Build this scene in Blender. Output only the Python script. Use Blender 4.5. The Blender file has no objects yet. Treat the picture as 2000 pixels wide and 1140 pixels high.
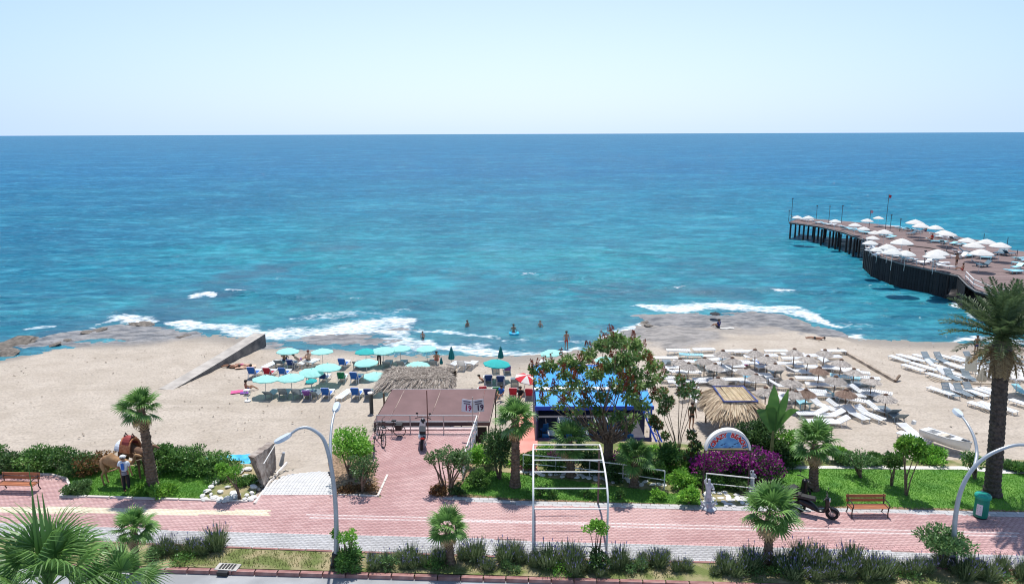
import bpy, math, random
import numpy as np
from mathutils import Vector, Matrix, Euler

# ------------------------------------------------------------------ camera, sky, sun, exposure
SC = bpy.context.scene
COL = SC.collection
rnd = random.Random(7)
FPX, CAM_H = 1400.0, 15.6
PITCH = math.atan((570 - 261.5) / FPX)
ROLL = math.atan(7 / 2000)
cp_, sp_, cr_, sr_ = math.cos(PITCH), math.sin(PITCH), math.cos(ROLL), math.sin(ROLL)

def ray(px, py):
    x = (px - 1000) / FPX
    y = -(py - 570) / FPX
    x, y = x * cr_ + y * sr_, -x * sr_ + y * cr_
    return Vector((x, cp_ + y * sp_, -sp_ + y * cp_))

cam = bpy.data.cameras.new('camera')
camo = bpy.data.objects.new('camera', cam)
COL.objects.link(camo)
cam.sensor_width = 36.0
cam.lens = FPX / 2000 * 36
cam.clip_start = 0.2
cam.clip_end = 90000
right = Vector((cr_, sr_ * sp_, sr_ * cp_))
right = (ray(1010, 570) - ray(990, 570)).normalized()
up = (ray(1000, 560) - ray(1000, 580)).normalized()
fw = ray(1000, 570).normalized()
mm = Matrix((right, up, -fw)).transposed().to_4x4()
mm.translation = Vector((0, 0, CAM_H))
camo.matrix_world = mm
SC.camera = camo

SUN_EL = 71.0
world = bpy.data.worlds.new('World')
SC.world = world
world.use_nodes = True
wn = world.node_tree
wn.nodes.clear()
sky = wn.nodes.new('ShaderNodeTexSky')
sky.sky_type = 'NISHITA'
sky.sun_disc = False
sky.sun_elevation = math.radians(SUN_EL)
sky.sun_rotation = math.radians(0)
sky.altitude = 0
sky.air_density = 1.0
sky.dust_density = 0.3
sky.ozone_density = 1.5
bgn = wn.nodes.new('ShaderNodeBackground')
bgn.inputs[1].default_value = 0.12
wo = wn.nodes.new('ShaderNodeOutputWorld')
# summer sea haze: the low sky pales to milky blue, a little brighter below the sun
stc = wn.nodes.new('ShaderNodeTexCoord'); ssp = wn.nodes.new('ShaderNodeSeparateXYZ')
wn.links.new(stc.outputs['Generated'], ssp.inputs[0])
def wmath(op, a, b):
    n = wn.nodes.new('ShaderNodeMath'); n.operation = op
    for i, v in enumerate((a, b)):
        if isinstance(v, (int, float)): n.inputs[i].default_value = v
        else: wn.links.new(v, n.inputs[i])
    return n.outputs[0]
def wmix(f, A, B):
    n = wn.nodes.new('ShaderNodeMix'); n.data_type = 'RGBA'
    wn.links.new(f, n.inputs['Factor'])
    for k, v in (('A', A), ('B', B)):
        if isinstance(v, tuple): n.inputs[k].default_value = (*v, 1)
        else: wn.links.new(v, n.inputs[k])
    return n.outputs['Result']
zz = wmath('MAXIMUM', ssp.outputs[2], 0.0)
hz = wmath('POWER', 2.718, wmath('MULTIPLY', zz, -4.2))
side = wmath('ABSOLUTE', ssp.outputs[0], 0.0)
glow = wmath('MAXIMUM', wmath('SUBTRACT', 1.0, wmath('MULTIPLY', wmath('MULTIPLY', side, side), 2.6)), 0.0)
glow = wmath('MULTIPLY', glow, wmath('GREATER_THAN', ssp.outputs[1], 0.0))
hazec = wmix(glow, (3.3, 4.75, 7.1), (5.15, 6.2, 7.25))
low = wmath('POWER', 2.718, wmath('MULTIPLY', zz, -26.0))
hazec = wmix(wmath('MULTIPLY', low, 0.55), hazec, (4.3, 5.3, 7.2))
skyc = wmix(hz, sky.outputs[0], hazec)
wn.links.new(skyc, bgn.inputs[0])
wn.links.new(bgn.outputs[0], wo.inputs[0])

sl = bpy.data.lights.new('sun', 'SUN')
sl.energy = 4.1
sl.angle = math.radians(0.5)
sl.color = (1.0, 0.965, 0.91)
so = bpy.data.objects.new('sun', sl)
COL.objects.link(so)
so.rotation_euler = (math.radians(-(90 - SUN_EL)), 0, math.radians(2))
SC.view_settings.view_transform = 'Standard'
SC.view_settings.look = 'None'
SC.view_settings.exposure = 0.36
SC.view_settings.gamma = 1.0
SC.view_settings.use_curve_mapping = False
SC.cycles.pixel_filter_type = 'BLACKMAN_HARRIS'
SC.cycles.filter_width = 1.1
SC.cycles.max_bounces = 6
SC.cycles.transparent_max_bounces = 8
SC.cycles.sample_clamp_indirect = 4.0
SC.cycles.caustics_reflective = False
SC.cycles.caustics_refractive = False

# ------------------------------------------------------------------ survey helpers
ZW = -3.1                     # sea level; the promenade is z = 0

def at(px, py, z=0.0):
    d = ray(px, py)
    t = (z - CAM_H) / d.z
    return Vector((d.x * t, d.y * t, z))

def atY(px, py, Y):
    d = ray(px, py)
    t = Y / d.y
    return Vector((d.x * t, Y, CAM_H + d.z * t))

_shore_px = [(-420, 760), (-150, 722), (0, 703), (60, 690), (110, 678), (165, 664), (250, 668), (330, 660), (375, 652), (450, 657), (520, 668),
             (590, 674), (690, 676), (760, 688), (850, 692), (1000, 698), (1085, 692), (1150, 676), (1205, 652), (1238, 640), (1256, 628), (1262, 613),
             (1330, 617), (1400, 611), (1480, 611), (1560, 624), (1602, 640), (1630, 650), (1645, 658), (1720, 664), (1800, 667),
             (1900, 671), (2000, 672), (2300, 676)]
SH = sorted([tuple(at(x, y, ZW)[:2]) for x, y in _shore_px])
SHX = np.array([q[0] for q in SH]); SHY = np.array([q[1] for q in SH])

def shore_y(X):
    return np.interp(X, SHX, SHY)

def sm(a, b, x):
    t = np.clip((x - a) / (b - a), 0, 1)
    return t * t * (3 - 2 * t)

def gz(X, Y):
    """height of the beach, dropping from the lawns to the water"""
    X = np.asarray(X, float); Y = np.asarray(Y, float)
    d = shore_y(X) - Y
    h = ZW + np.where(d > 0, 0.035 * d - 0.0002 * d * d, 0.10 * d)
    h = np.maximum(h, -6.5)
    ramp = sm(-13, -10.5, X) * (1 - sm(-7.8, -6.8, X))
    mid = sm(-7.2, -6.2, X) * (1 - sm(14.5, 16, X))
    yb = 32.2 - 2.6 * ramp + 2.5 * mid
    w = 3.4 + 5.6 * ramp - 1.4 * mid
    k = sm(0, 1, (Y - yb) / w)
    return -0.09 * (1 - k) + h * k

def ground(px, py):
    z = -2.2
    for _ in range(25):
        p = at(px, py, z)
        z = 0.5 * z + 0.5 * float(gz(p.x, p.y))
    p = at(px, py, z)
    return Vector((p.x, p.y, float(gz(p.x, p.y))))

# numpy value noise
_rs = np.random.RandomState(11)
_LAT = _rs.rand(256, 256)

def vnoise(x, y):
    x = np.asarray(x, float); y = np.asarray(y, float)
    xi = np.floor(x).astype(int); yi = np.floor(y).astype(int)
    fx = x - xi; fy = y - yi
    fx = fx * fx * (3 - 2 * fx); fy = fy * fy * (3 - 2 * fy)
    a = _LAT[xi % 256, yi % 256]; b = _LAT[(xi + 1) % 256, yi % 256]
    c = _LAT[xi % 256, (yi + 1) % 256]; d = _LAT[(xi + 1) % 256, (yi + 1) % 256]
    return (a * (1 - fx) + b * fx) * (1 - fy) + (c * (1 - fx) + d * fx) * fy

def fbm(x, y, o=4):
    s = 0; a = 0.5; n = 0
    for k in range(o):
        s = s + a * vnoise(x * 2 ** k + 17.3 * k, y * 2 ** k + 9.1 * k); n += a; a *= 0.5
    return s / n

# ------------------------------------------------------------------ materials
MATS = {}

def lin(c):
    return tuple((v / 12.92 if v <= 0.04045 else ((v + 0.055) / 1.055) ** 2.4) for v in c)

def mat(name, col, rough=0.7, var=0.15, scale=4.0, bump=0.0, bscale=40.0, metal=0.0, spec=0.4, col2=None, transl=0.0, tone=False,
        objrand=0.0, lo=0.35, hi=0.65, detail=4, coat=0.0, stretch=None):
    if name in MATS:
        return MATS[name]
    m = bpy.data.materials.new(name); m.use_nodes = True
    MATS[name] = m
    nt = m.node_tree; N = nt.nodes; L = nt.links
    b = N['Principled BSDF']; out = N['Material Output']
    b.inputs['Roughness'].default_value = rough
    b.inputs['Metallic'].default_value = metal
    b.inputs['Specular IOR Level'].default_value = spec
    if coat:
        b.inputs['Coat Weight'].default_value = coat
    tc = N.new('ShaderNodeTexCoord')
    src = tc.outputs['Object']
    if stretch:
        mp = N.new('ShaderNodeMapping'); mp.inputs['Scale'].default_value = stretch
        L.new(src, mp.inputs['Vector']); src = mp.outputs['Vector']
    if col2 is None:
        c1 = tuple(max(0, v * (1 - var)) for v in col); c2 = tuple(min(1, v * (1 + var)) for v in col)
    else:
        c1, c2 = col, col2
    mix = N.new('ShaderNodeMix'); mix.data_type = 'RGBA'
    mix.inputs['A'].default_value = (*c1, 1); mix.inputs['B'].default_value = (*c2, 1)
    if tone:
        at_ = N.new('ShaderNodeAttribute'); at_.attribute_name = 'tone'
        L.new(at_.outputs['Fac'], mix.inputs['Factor'])
    else:
        nz = N.new('ShaderNodeTexNoise'); nz.inputs['Scale'].default_value = scale; nz.inputs['Detail'].default_value = detail
        L.new(src, nz.inputs['Vector'])
        mr = N.new('ShaderNodeMapRange'); mr.inputs['From Min'].default_value = lo; mr.inputs['From Max'].default_value = hi
        L.new(nz.outputs['Fac'], mr.inputs['Value']); L.new(mr.outputs['Result'], mix.inputs['Factor'])
    cs = mix.outputs['Result']
    if objrand:
        oi = N.new('ShaderNodeObjectInfo')
        mr2 = N.new('ShaderNodeMapRange'); mr2.inputs['To Min'].default_value = 1 - objrand; mr2.inputs['To Max'].default_value = 1 + objrand
        L.new(oi.outputs['Random'], mr2.inputs['Value'])
        vm = N.new('ShaderNodeVectorMath'); vm.operation = 'SCALE'
        L.new(cs, vm.inputs[0]); L.new(mr2.outputs['Result'], vm.inputs['Scale'])
        cs = vm.outputs[0]
    L.new(cs, b.inputs['Base Color'])
    if bump:
        bn = N.new('ShaderNodeTexNoise'); bn.inputs['Scale'].default_value = bscale; bn.inputs['Detail'].default_value = 5
        L.new(src, bn.inputs['Vector'])
        bp = N.new('ShaderNodeBump'); bp.inputs['Strength'].default_value = 1.0; bp.inputs['Distance'].default_value = bump
        L.new(bn.outputs['Fac'], bp.inputs['Height']); L.new(bp.outputs[0], b.inputs['Normal'])
    if transl:
        tr = N.new('ShaderNodeBsdfTranslucent'); L.new(cs, tr.inputs['Color'])
        ms = N.new('ShaderNodeMixShader'); ms.inputs[0].default_value = transl
        L.new(b.outputs[0], ms.inputs[1]); L.new(tr.outputs[0], ms.inputs[2]); L.new(ms.outputs[0], out.inputs['Surface'])
    return m

def leafmat(name, dark, light, rough=0.45, transl=0.3, spec=0.35):
    return mat(name, dark, rough, col2=light, tone=True, transl=transl, objrand=0.15, spec=spec)

# ------------------------------------------------------------------ object helpers
def setp(o, label=None, cat=None, group=None, kind=None):
    if label: o['label'] = label
    if cat: o['category'] = cat
    if group: o['group'] = group
    if kind: o['kind'] = kind
    return o

def empty(name, loc, rz=0.0, label=None, cat=None, group=None):
    o = bpy.data.objects.new(name, None); COL.objects.link(o)
    o.location = loc; o.rotation_euler = (0, 0, rz); o.empty_display_size = 0.3
    return setp(o, label, cat, group)

def kids(o):
    return KIDS.get(o.name, [])

KIDS = {}

def link(name, me, parent=None):
    o = bpy.data.objects.new(name, me); COL.objects.link(o)
    if parent is not None:
        o.parent = parent
        KIDS.setdefault(parent.name, []).append(o)
    return o

def copy_tree(o, loc=None, rz=None, scale=None, label=None, group=None, parent=None):
    c = o.copy(); COL.objects.link(c)
    if parent is not None:
        c.parent = parent
        KIDS.setdefault(parent.name, []).append(c)
    if loc is not None: c.location = loc
    if rz is not None: c.rotation_euler = (c.rotation_euler[0], c.rotation_euler[1], rz)
    if scale is not None: c.scale = (scale,) * 3 if not hasattr(scale, '__len__') else scale
    if label: c['label'] = label
    if group: c['group'] = group
    for ch in list(kids(o)):
        copy_tree(ch, parent=c)
    return c

def np_mesh(name, V, F, mats, parent=None, smooth=False, attrs=None, mi=None):
    """V (n,3), F (m,4) or (m,3) arrays"""
    V = np.ascontiguousarray(V, dtype=np.float32); F = np.ascontiguousarray(F, dtype=np.int32)
    k = F.shape[1]
    me = bpy.data.meshes.new(name)
    me.vertices.add(len(V)); me.vertices.foreach_set('co', V.ravel())
    me.loops.add(F.size); me.loops.foreach_set('vertex_index', F.ravel())
    me.polygons.add(len(F)); me.polygons.foreach_set('loop_start', np.arange(0, F.size, k, dtype=np.int32))
    try:
        me.polygons.foreach_set('loop_total', np.full(len(F), k, dtype=np.int32))
    except Exception:
        pass
    if mi is not None:
        me.polygons.foreach_set('material_index', np.asarray(mi, dtype=np.int32))
    me.update(calc_edges=True)
    if smooth:
        me.polygons.foreach_set('use_smooth', np.ones(len(F), dtype=bool))
    for a, arr in (attrs or {}).items():
        at_ = me.attributes.new(a, 'FLOAT', 'POINT'); at_.data.foreach_set('value', np.asarray(arr, dtype=np.float32))
    for m in (mats if isinstance(mats, (list, tuple)) else [mats]):
        me.materials.append(m)
    me.validate()
    return link(name, me, parent)

class MB:
    def __init__(s): s.v = []; s.f = []; s.m = []
    def _add(s, vs, fs, mi=0):
        b = len(s.v); s.v += [tuple(q) for q in vs]; s.f += [tuple(b + i for i in f) for f in fs]; s.m += [mi] * len(fs); return s
    def box(s, c, size, rz=0.0, mi=0, M=None, taper=1.0):
        hx, hy, hz = size[0] / 2, size[1] / 2, size[2] / 2
        vs = []
        for z in (-hz, hz):
            t = 1.0 if z < 0 else taper
            for x, y in ((-hx, -hy), (hx, -hy), (hx, hy), (-hx, hy)):
                v = Vector((x * t, y * t, z))
                if M is not None: v = M @ v
                if rz: v = Vector((v.x * math.cos(rz) - v.y * math.sin(rz), v.x * math.sin(rz) + v.y * math.cos(rz), v.z))
                vs.append(v + Vector(c))
        return s._add(vs, [(3, 2, 1, 0), (4, 5, 6, 7), (0, 1, 5, 4), (1, 2, 6, 5), (2, 3, 7, 6), (3, 0, 4, 7)], mi)
    def tube(s, pts, r, n=8, mi=0, caps=True, flat=1.0):
        pts = [Vector(p) for p in pts]
        rs = r if hasattr(r, '__len__') else [r] * len(pts)
        rings = []
        prev = None
        for i, p in enumerate(pts):
            if i == 0: d = pts[1] - p
            elif i == len(pts) - 1: d = p - pts[i - 1]
            else: d = pts[i + 1] - pts[i - 1]
            d.normalize()
            if prev is None:
                a = Vector((0, 0, 1)) if abs(d.z) < 0.9 else Vector((1, 0, 0))
                x = d.cross(a).normalized()
            else:
                x = (prev - d * prev.dot(d)).normalized()
            prev = x
            y = d.cross(x)
            rings.append([p + x * math.cos(t) * rs[i] + y * math.sin(t) * rs[i] * flat for t in [2 * math.pi * k / n for k in range(n)]])
        vs = [q for rg in rings for q in rg]; fs = []
        for i in range(len(rings) - 1):
            for k in range(n):
                k2 = (k + 1) % n
                fs.append((i * n + k, i * n + k2, (i + 1) * n + k2, (i + 1) * n + k))
        if caps:
            fs.append(tuple(range(n))[::-1]); fs.append(tuple((len(rings) - 1) * n + k for k in range(n)))
        return s._add(vs, fs, mi)
    def lathe(s, prof, n=12, c=(0, 0, 0), mi=0, jit=None, caps=True, sx=1.0, sy=1.0):
        vs = []; fs = []
        for j, (r, z) in enumerate(prof):
            for k in range(n):
                a = 2 * math.pi * k / n
                rr = r * (1 + (jit(k, j) if jit else 0))
                vs.append((c[0] + rr * math.cos(a) * sx, c[1] + rr * math.sin(a) * sy, c[2] + z))
        for j in range(len(prof) - 1):
            for k in range(n):
                k2 = (k + 1) % n
                fs.append((j * n + k, j * n + k2, (j + 1) * n + k2, (j + 1) * n + k))
        if caps:
            fs.append(tuple(range(n))[::-1]); fs.append(tuple((len(prof) - 1) * n + k for k in range(n)))
        return s._add(vs, fs, mi)
    def poly(s, pts, mi=0): return s._add(pts, [tuple(range(len(pts)))], mi)
    def prism(s, pts, z0, z1, mi=0):
        n = len(pts)
        vs = [(p[0], p[1], z0) for p in pts] + [(p[0], p[1], z1) for p in pts]
        fs = [tuple(range(n))[::-1], tuple(range(n, 2 * n))] + [(i, (i + 1) % n, n + (i + 1) % n, n + i) for i in range(n)]
        return s._add(vs, fs, mi)
    def torus(s, c, R, r, axis='y', n=20, k=6, mi=0):
        pts = []
        for i in range(n + 1):
            a = 2 * math.pi * i / n
            if axis == 'y': pts.append((c[0] + R * math.cos(a), c[1], c[2] + R * math.sin(a)))
            elif axis == 'x': pts.append((c[0], c[1] + R * math.cos(a), c[2] + R * math.sin(a)))
            else: pts.append((c[0] + R * math.cos(a), c[1] + R * math.sin(a), c[2]))
        return s.tube(pts, r, k, mi, caps=False)
    def strip(s, pts, w, nrm, mi=0):
        """ribbon through pts with half widths w and side direction nrm"""
        vs = []
        for p, ww in zip(pts, w):
            p = Vector(p); vs += [p - nrm * ww, p + nrm * ww]
        fs = [(2 * i, 2 * i + 1, 2 * i + 3, 2 * i + 2) for i in range(len(pts) - 1)]
        return s._add(vs, fs, mi)
    def build(s, name, mats, parent=None, smooth=False, tone=None):
        me = bpy.data.meshes.new(name); me.from_pydata(s.v, [], s.f)
        ms = mats if isinstance(mats, (list, tuple)) else [mats]
        for m in ms: me.materials.append(m)
        if len(ms) > 1: me.polygons.foreach_set('material_index', s.m)
        if smooth: me.polygons.foreach_set('use_smooth', [True] * len(s.f))
        if tone is not None:
            a = me.attributes.new('tone', 'FLOAT', 'POINT')
            a.data.foreach_set('value', tone if hasattr(tone, '__len__') else [tone] * len(s.v))
        me.update()
        return link(name, me, parent)

def thing_mesh(o, label, cat, group=None):
    return setp(o, label, cat, group)

def in_poly(X, Y, poly):
    X = np.asarray(X); Y = np.asarray(Y); ins = np.zeros(X.shape, bool)
    n = len(poly)
    for i in range(n):
        x1, y1 = poly[i]; x2, y2 = poly[(i + 1) % n]
        if y1 == y2: continue
        c = ((Y > y1) != (Y > y2)) & (X < (x2 - x1) * (Y - y1) / (y2 - y1) + x1)
        ins ^= c
    return ins

def wpoly(pp, z=0.0): return [tuple(at(x, y, z)[:2]) for x, y in pp]

ORD = ['first', 'second', 'third', 'fourth', 'fifth', 'sixth', 'seventh', 'eighth', 'ninth', 'tenth', 'eleventh', 'twelfth', 'thirteenth', 'fourteenth', 'fifteenth', 'sixteenth', 'seventeenth', 'eighteenth', 'nineteenth', 'twentieth', 'twenty-first', 'twenty-second', 'twenty-third', 'twenty-fourth', 'twenty-fifth', 'twenty-sixth', 'twenty-seventh', 'twenty-eighth']
# ------------------------------------------------------------------ sky dome is the world; sea
def seg_dist(X, Y, pts, wid):
    """0..1 mask: 1 on the polyline, falling to 0 at the local width"""
    best = np.zeros(X.shape)
    for i in range(len(pts) - 1):
        (x1, y1), (x2, y2) = pts[i], pts[i + 1]
        w1, w2 = (wid[i], wid[i + 1]) if hasattr(wid, '__len__') else (wid, wid)
        dx, dy = x2 - x1, y2 - y1
        t = np.clip(((X - x1) * dx + (Y - y1) * dy) / (dx * dx + dy * dy + 1e-9), 0, 1)
        d = np.hypot(X - (x1 + t * dx), (Y - (y1 + t * dy)))
        best = np.maximum(best, np.clip(1 - d / (w1 + (w2 - w1) * t), 0, 1))
    return best

def wl(pp): return [tuple(at(x, y, ZW)[:2]) for x, y in pp]

def breakers(X, Y):
    """list of (mask, height) swell crests near the beach"""
    return None

SWELLS = [  # crest polylines in photo coordinates, half width (m), height (m)
    ([(640, 520), (800, 532), (900, 528), (1010, 538), (1100, 545), (1250, 556), (1360, 566), (1500, 568), (1640, 570)], 2.2, 0.42),
    ([(400, 566), (520, 578), (620, 584), (700, 592), (800, 596), (900, 606), (1000, 612)], 1.7, 0.34),
    ([(800, 596), (870, 600), (960, 610), (1060, 622), (1150, 630)], 1.2, 0.22),
    ([(880, 480), (1000, 492), (1120, 490), (1300, 500)], 2.4, 0.22),
    ([(200, 470), (420, 482), (600, 478)], 3.0, 0.22),
]
FOAM = [  # polylines, half width (m), strength
    ([(330, 630), (380, 634), (420, 641), (480, 646), (520, 653), (600, 652), (680, 645), (740, 636), (800, 628)], [0.5, 0.8, 1.6, 1.9, 2.0, 2.4, 3.4, 3.2, 2.0], .88),
    ([(560, 626), (640, 618), (720, 612), (790, 608)], [1.2, 2.2, 2.6, 1.0], 0.55),
    ([(700, 648), (760, 640), (800, 655), (770, 672), (820, 672)], [1.6, 2.4, 1.4, 2.4, 2.0], 0.85),
    ([(755, 668), (830, 672), (900, 680), (980, 687), (1060, 690), (1110, 687)], [1.8, 2.0, 1.7, 1.3, 1.1, 1.0], .85),
    ([(830, 645), (900, 650), (960, 658), (1000, 664)], [0.7, 0.9, 0.8, 0.3], 0.75),
    ([(1000, 664), (1080, 668), (1150, 668)], [0.7, 0.8, 0.7], 0.5),
    ([(1170, 660), (1215, 646), (1255, 634)], [0.6, 1.2, 0.9], 0.9),
    ([(1245, 598), (1300, 606), (1350, 601), (1400, 598), (1440, 600), (1500, 606), (1560, 610), (1600, 626), (1640, 636)], [0.9, 2.6, 1.8, 3.0, 2.8, 1.5, 2.4, 1.6, .8], .92),
    ([(1350, 590), (1420, 588), (1480, 594)], [1.0, 2.0, 1.2], 0.5),
    ([(1600, 628), (1660, 632), (1710, 640)], [1.6, 1.6, 0.6], 0.5),
    ([(1640, 656), (1720, 663), (1800, 666), (1880, 668), (1895, 668)], [0.7, 0.55, 0.4, 0.35, 1.4], 0.95),
    ([(1890, 667), (1935, 668), (2080, 671)], [1.3, 1.5, 0.6], 1.0),
    ([(200, 628), (240, 618), (270, 626), (300, 628)], [0.4, 1.6, 1.4, 0.6], 0.9),
    ([(175, 640), (205, 626), (225, 616)], [0.4, 0.7, 0.9], 0.55),
    ([(30, 642), (50, 640), (90, 636)], [0.2, 0.9, 0.6], 0.7),
    ([(0, 690), (60, 676), (120, 665), (180, 652)], [0.5, 0.7, 0.6, 0.5], 0.4),
    ([(366, 577), (385, 576), (400, 579)], [0.5, 1.2, 0.4], 1.0),
    ([(432, 572), (450, 572), (470, 573)], [0.4, 0.7, 0.3], 0.85),
    ([(1515, 569), (1530, 568), (1548, 569)], [0.9, 1.5, 0.8], 1.0),
    ([(1000, 538), (1060, 541), (1120, 545), (1180, 548)], 0.8, 0.36),  # sparkle along the wave crest, painted as white streaks
    ([(1280, 562), (1330, 563), (1400, 565), (1470, 567)], 0.9, 0.38),  # crest sparkle painted white, like the streak before it
    ([(640, 586), (670, 588), (700, 590)], 0.9, 0.42),
    ([(1868, 590), (1890, 604), (1925, 622), (1960, 634)], [0.4, 0.8, 0.7, 0.5], 0.85),
]
REEF = [
    ([(300, 620), (380, 585), (450, 550), (530, 520)], [7, 6, 8, 5], 0.85),
    ([(60, 660), (150, 640), (250, 640), (340, 650)], [6, 7, 5, 3], 0.8),
    ([(600, 480), (650, 482), (690, 488)], [5, 7, 3], 0.5),
    ([(820, 530), (960, 545), (1050, 560), (860, 590), (800, 620)], [5, 8, 6, 6, 3], 0.5),
    ([(1150, 560), (1300, 575), (1450, 570), (1560, 590)], [5, 7, 7, 5], 0.75),
    ([(1350, 520), (1480, 535)], [5, 7], 0.4),
    ([(520, 665), (620, 668), (720, 655), (800, 640)], [2, 3, 4, 2], 0.6),
]

def build_sea():
    rows = []
    y = 40.0
    while y < 60000:
        rows.append(y)
        y += 0.20 + max(0, (y - 75)) * 0.0085 + (0 if y < 400 else (y - 400) * 0.03)
    rows = np.array(rows)
    ncol = 520
    u = np.linspace(-1, 1, ncol)
    Yg, Ug = np.meshgrid(rows, u, indexing='ij')
    Xg = Ug * (Yg * 0.98 + 22)
    Z = np.full(Xg.shape, ZW)
    amp = 1.5 * np.clip(1 - Yg / 900, 0, 1)
    warp = 6 * fbm(Xg / 25, Yg / 25, 3)
    ch = (vnoise(Xg / 5.5 + warp * .2, (Yg + warp) / 1.9) - 0.5) * 0.16 + (vnoise(Xg / 2.4 + 5, (Yg + warp) / 0.85) - 0.5) * 0.075
    ch = ch + (vnoise(Xg / 18 + 3, (Yg + warp) / 6.5) - 0.5) * 0.26
    near = sm(0, 10, Yg - shore_y(Xg))
    Z = Z + ch * amp * (0.25 + 0.75 * near)
    for pp, w, h in SWELLS:
        pts = wl(pp)
        wob = (fbm(Xg / 7, Yg / 7, 2) - 0.5) * 2.0
        d = seg_dist(Xg, Yg + wob, pts, w)
        Z = Z + h * d ** 1.4 * (0.55 + 0.9 * fbm(Xg / 5, Yg / 9 + 3, 2))
    foam = np.zeros(Xg.shape)
    wob = (fbm(Xg / 3.0, Yg / 3.0, 4) - 0.5)
    for pp, w, s in FOAM:
        d = seg_dist(Xg + wob * 4.0, Yg + wob * 3.0, wl(pp), np.array(w) * 1.35 if hasattr(w, '__len__') else w)
        foam = np.maximum(foam, np.clip(d * 1.5, 0, 1) * s)
    reef = np.zeros(Xg.shape)
    for pp, w, s in REEF:
        d = seg_dist(Xg + wob * 16, Yg + wob * 9, wl(pp), w)
        reef = np.maximum(reef, sm(0, 0.8, d) * s)
    # dist from shore as a stand-in for depth
    dep = Yg - shore_y(Xg)
    near = np.exp(-np.clip(dep, 0, None) / 7.0)
    nv = Xg.size
    idx = np.arange(nv).reshape(Xg.shape)
    F = np.stack([idx[:-1, :-1], idx[:-1, 1:], idx[1:, 1:], idx[1:, :-1]], -1).reshape(-1, 4)
    V = np.stack([Xg, Yg, Z], -1).reshape(-1, 3)
    # drop faces well inside the beach
    fy = Yg[:-1, :-1].ravel(); fx = Xg[:-1, :-1].ravel()
    keep = fy > shore_y(fx) - 4.0
    F = F[keep]
    m = bpy.data.materials.new('sea_water'); m.use_nodes = True
    nt = m.node_tree; N = nt.nodes; L = nt.links; b = N['Principled BSDF']
    geo = N.new('ShaderNodeNewGeometry')
    sepx = N.new('ShaderNodeSeparateXYZ'); L.new(geo.outputs['Position'], sepx.inputs[0])
    def attr(n):
        a = N.new('ShaderNodeAttribute'); a.attribute_name = n; return a.outputs['Fac']
    def rng(src, a, b2, c, d):
        r = N.new('ShaderNodeMapRange'); r.inputs['From Min'].default_value = a; r.inputs['From Max'].default_value = b2
        r.inputs['To Min'].default_value = c; r.inputs['To Max'].default_value = d; L.new(src, r.inputs['Value']); return r.outputs['Result']
    def mixc(f, A, B):
        x = N.new('ShaderNodeMix'); x.data_type = 'RGBA'
        if isinstance(f, float): x.inputs['Factor'].default_value = f
        else: L.new(f, x.inputs['Factor'])
        for nme, v in (('A', A), ('B', B)):
            if isinstance(v, tuple): x.inputs[nme].default_value = (*v, 1)
            else: L.new(v, x.inputs[nme])
        return x.outputs['Result']
    def noise(sc, stx=1.0, sty=1.0, det=3):
        mp = N.new('ShaderNodeMapping'); mp.inputs['Scale'].default_value = (stx, sty, 1); L.new(geo.outputs['Position'], mp.inputs['Vector'])
        n = N.new('ShaderNodeTexNoise'); n.inputs['Scale'].default_value = sc; n.inputs['Detail'].default_value = det
        L.new(mp.outputs[0], n.inputs['Vector']); return n.outputs['Fac']
    def math_(op, a, b2):
        x = N.new('ShaderNodeMath'); x.operation = op
        for i, v in enumerate((a, b2)):
            if isinstance(v, (int, float)): x.inputs[i].default_value = v
            else: L.new(v, x.inputs[i])
        return x.outputs[0]
    # colour by distance from the shore: turquoise over sand, cerulean, then deep blue
    big = noise(0.012, 0.5, 1.6, 4)
    yy = math_('ADD', sepx.outputs[1], math_('MULTIPLY', math_('SUBTRACT', big, 0.5), 160.0))
    yy = math_('SUBTRACT', yy, math_('MULTIPLY', sepx.outputs[0], 0.10))
    cr = N.new('ShaderNodeValToRGB'); e = cr.color_ramp.elements
    e[0].position = 0.0; e[0].color = (*SEAC[0], 1); e[1].position = 1.0; e[1].color = (*SEAC[-1], 1)
    for p_, c_ in ((0.16, SEAC[1]), (0.30, SEAC[2]), (0.55, SEAC[3])):
        q = e.new(p_); q.color = (*c_, 1)
    lg = math_('LOGARITHM', math_('MAXIMUM', yy, 50.0), 10.0)
    L.new(rng(lg, math.log10(62), math.log10(1500), 0, 1), cr.inputs[0])
    c = cr.outputs[0]
    c = mixc(attr('near'), c, (0.10, 0.36, 0.38))
    c = mixc(math_('MULTIPLY', attr('left'), 0.55), c, (0.008, 0.10, 0.22))
    # wind ripples: short darker and paler streaks in the water colour (uneven wave reflections painted in)
    st = noise(0.55, 0.28, 1.0, 4)
    st2 = noise(0.07, 0.50, 1.2, 5)
    st3n = N.new('ShaderNodeTexNoise'); st3n.inputs['Scale'].default_value = 0.035; st3n.inputs['Detail'].default_value = 11; st3n.inputs['Roughness'].default_value = 0.78
    mp3 = N.new('ShaderNodeMapping'); mp3.inputs['Scale'].default_value = (0.42, 1.0, 1); L.new(geo.outputs['Position'], mp3.inputs['Vector']); L.new(mp3.outputs[0], st3n.inputs['Vector'])
    st3 = st3n.outputs['Fac']
    c = mixc(rng(st, 0.44, 0.60, 0.0, 0.80), c, mixc(0.45, c, (0.005, 0.09, 0.18)))
    c = mixc(rng(st2, 0.36, 0.62, 0.32, 0.0), c, mixc(0.35, c, (0.005, 0.10, 0.22)))
    c = mixc(rng(st3, 0.42, 0.56, 0.65, 0.0), c, mixc(0.55, c, (0.004, 0.09, 0.20)))
    c = mixc(rng(st3, 0.52, 0.66, 0.0, 0.42), c, (0.06, 0.34, 0.44))
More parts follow.
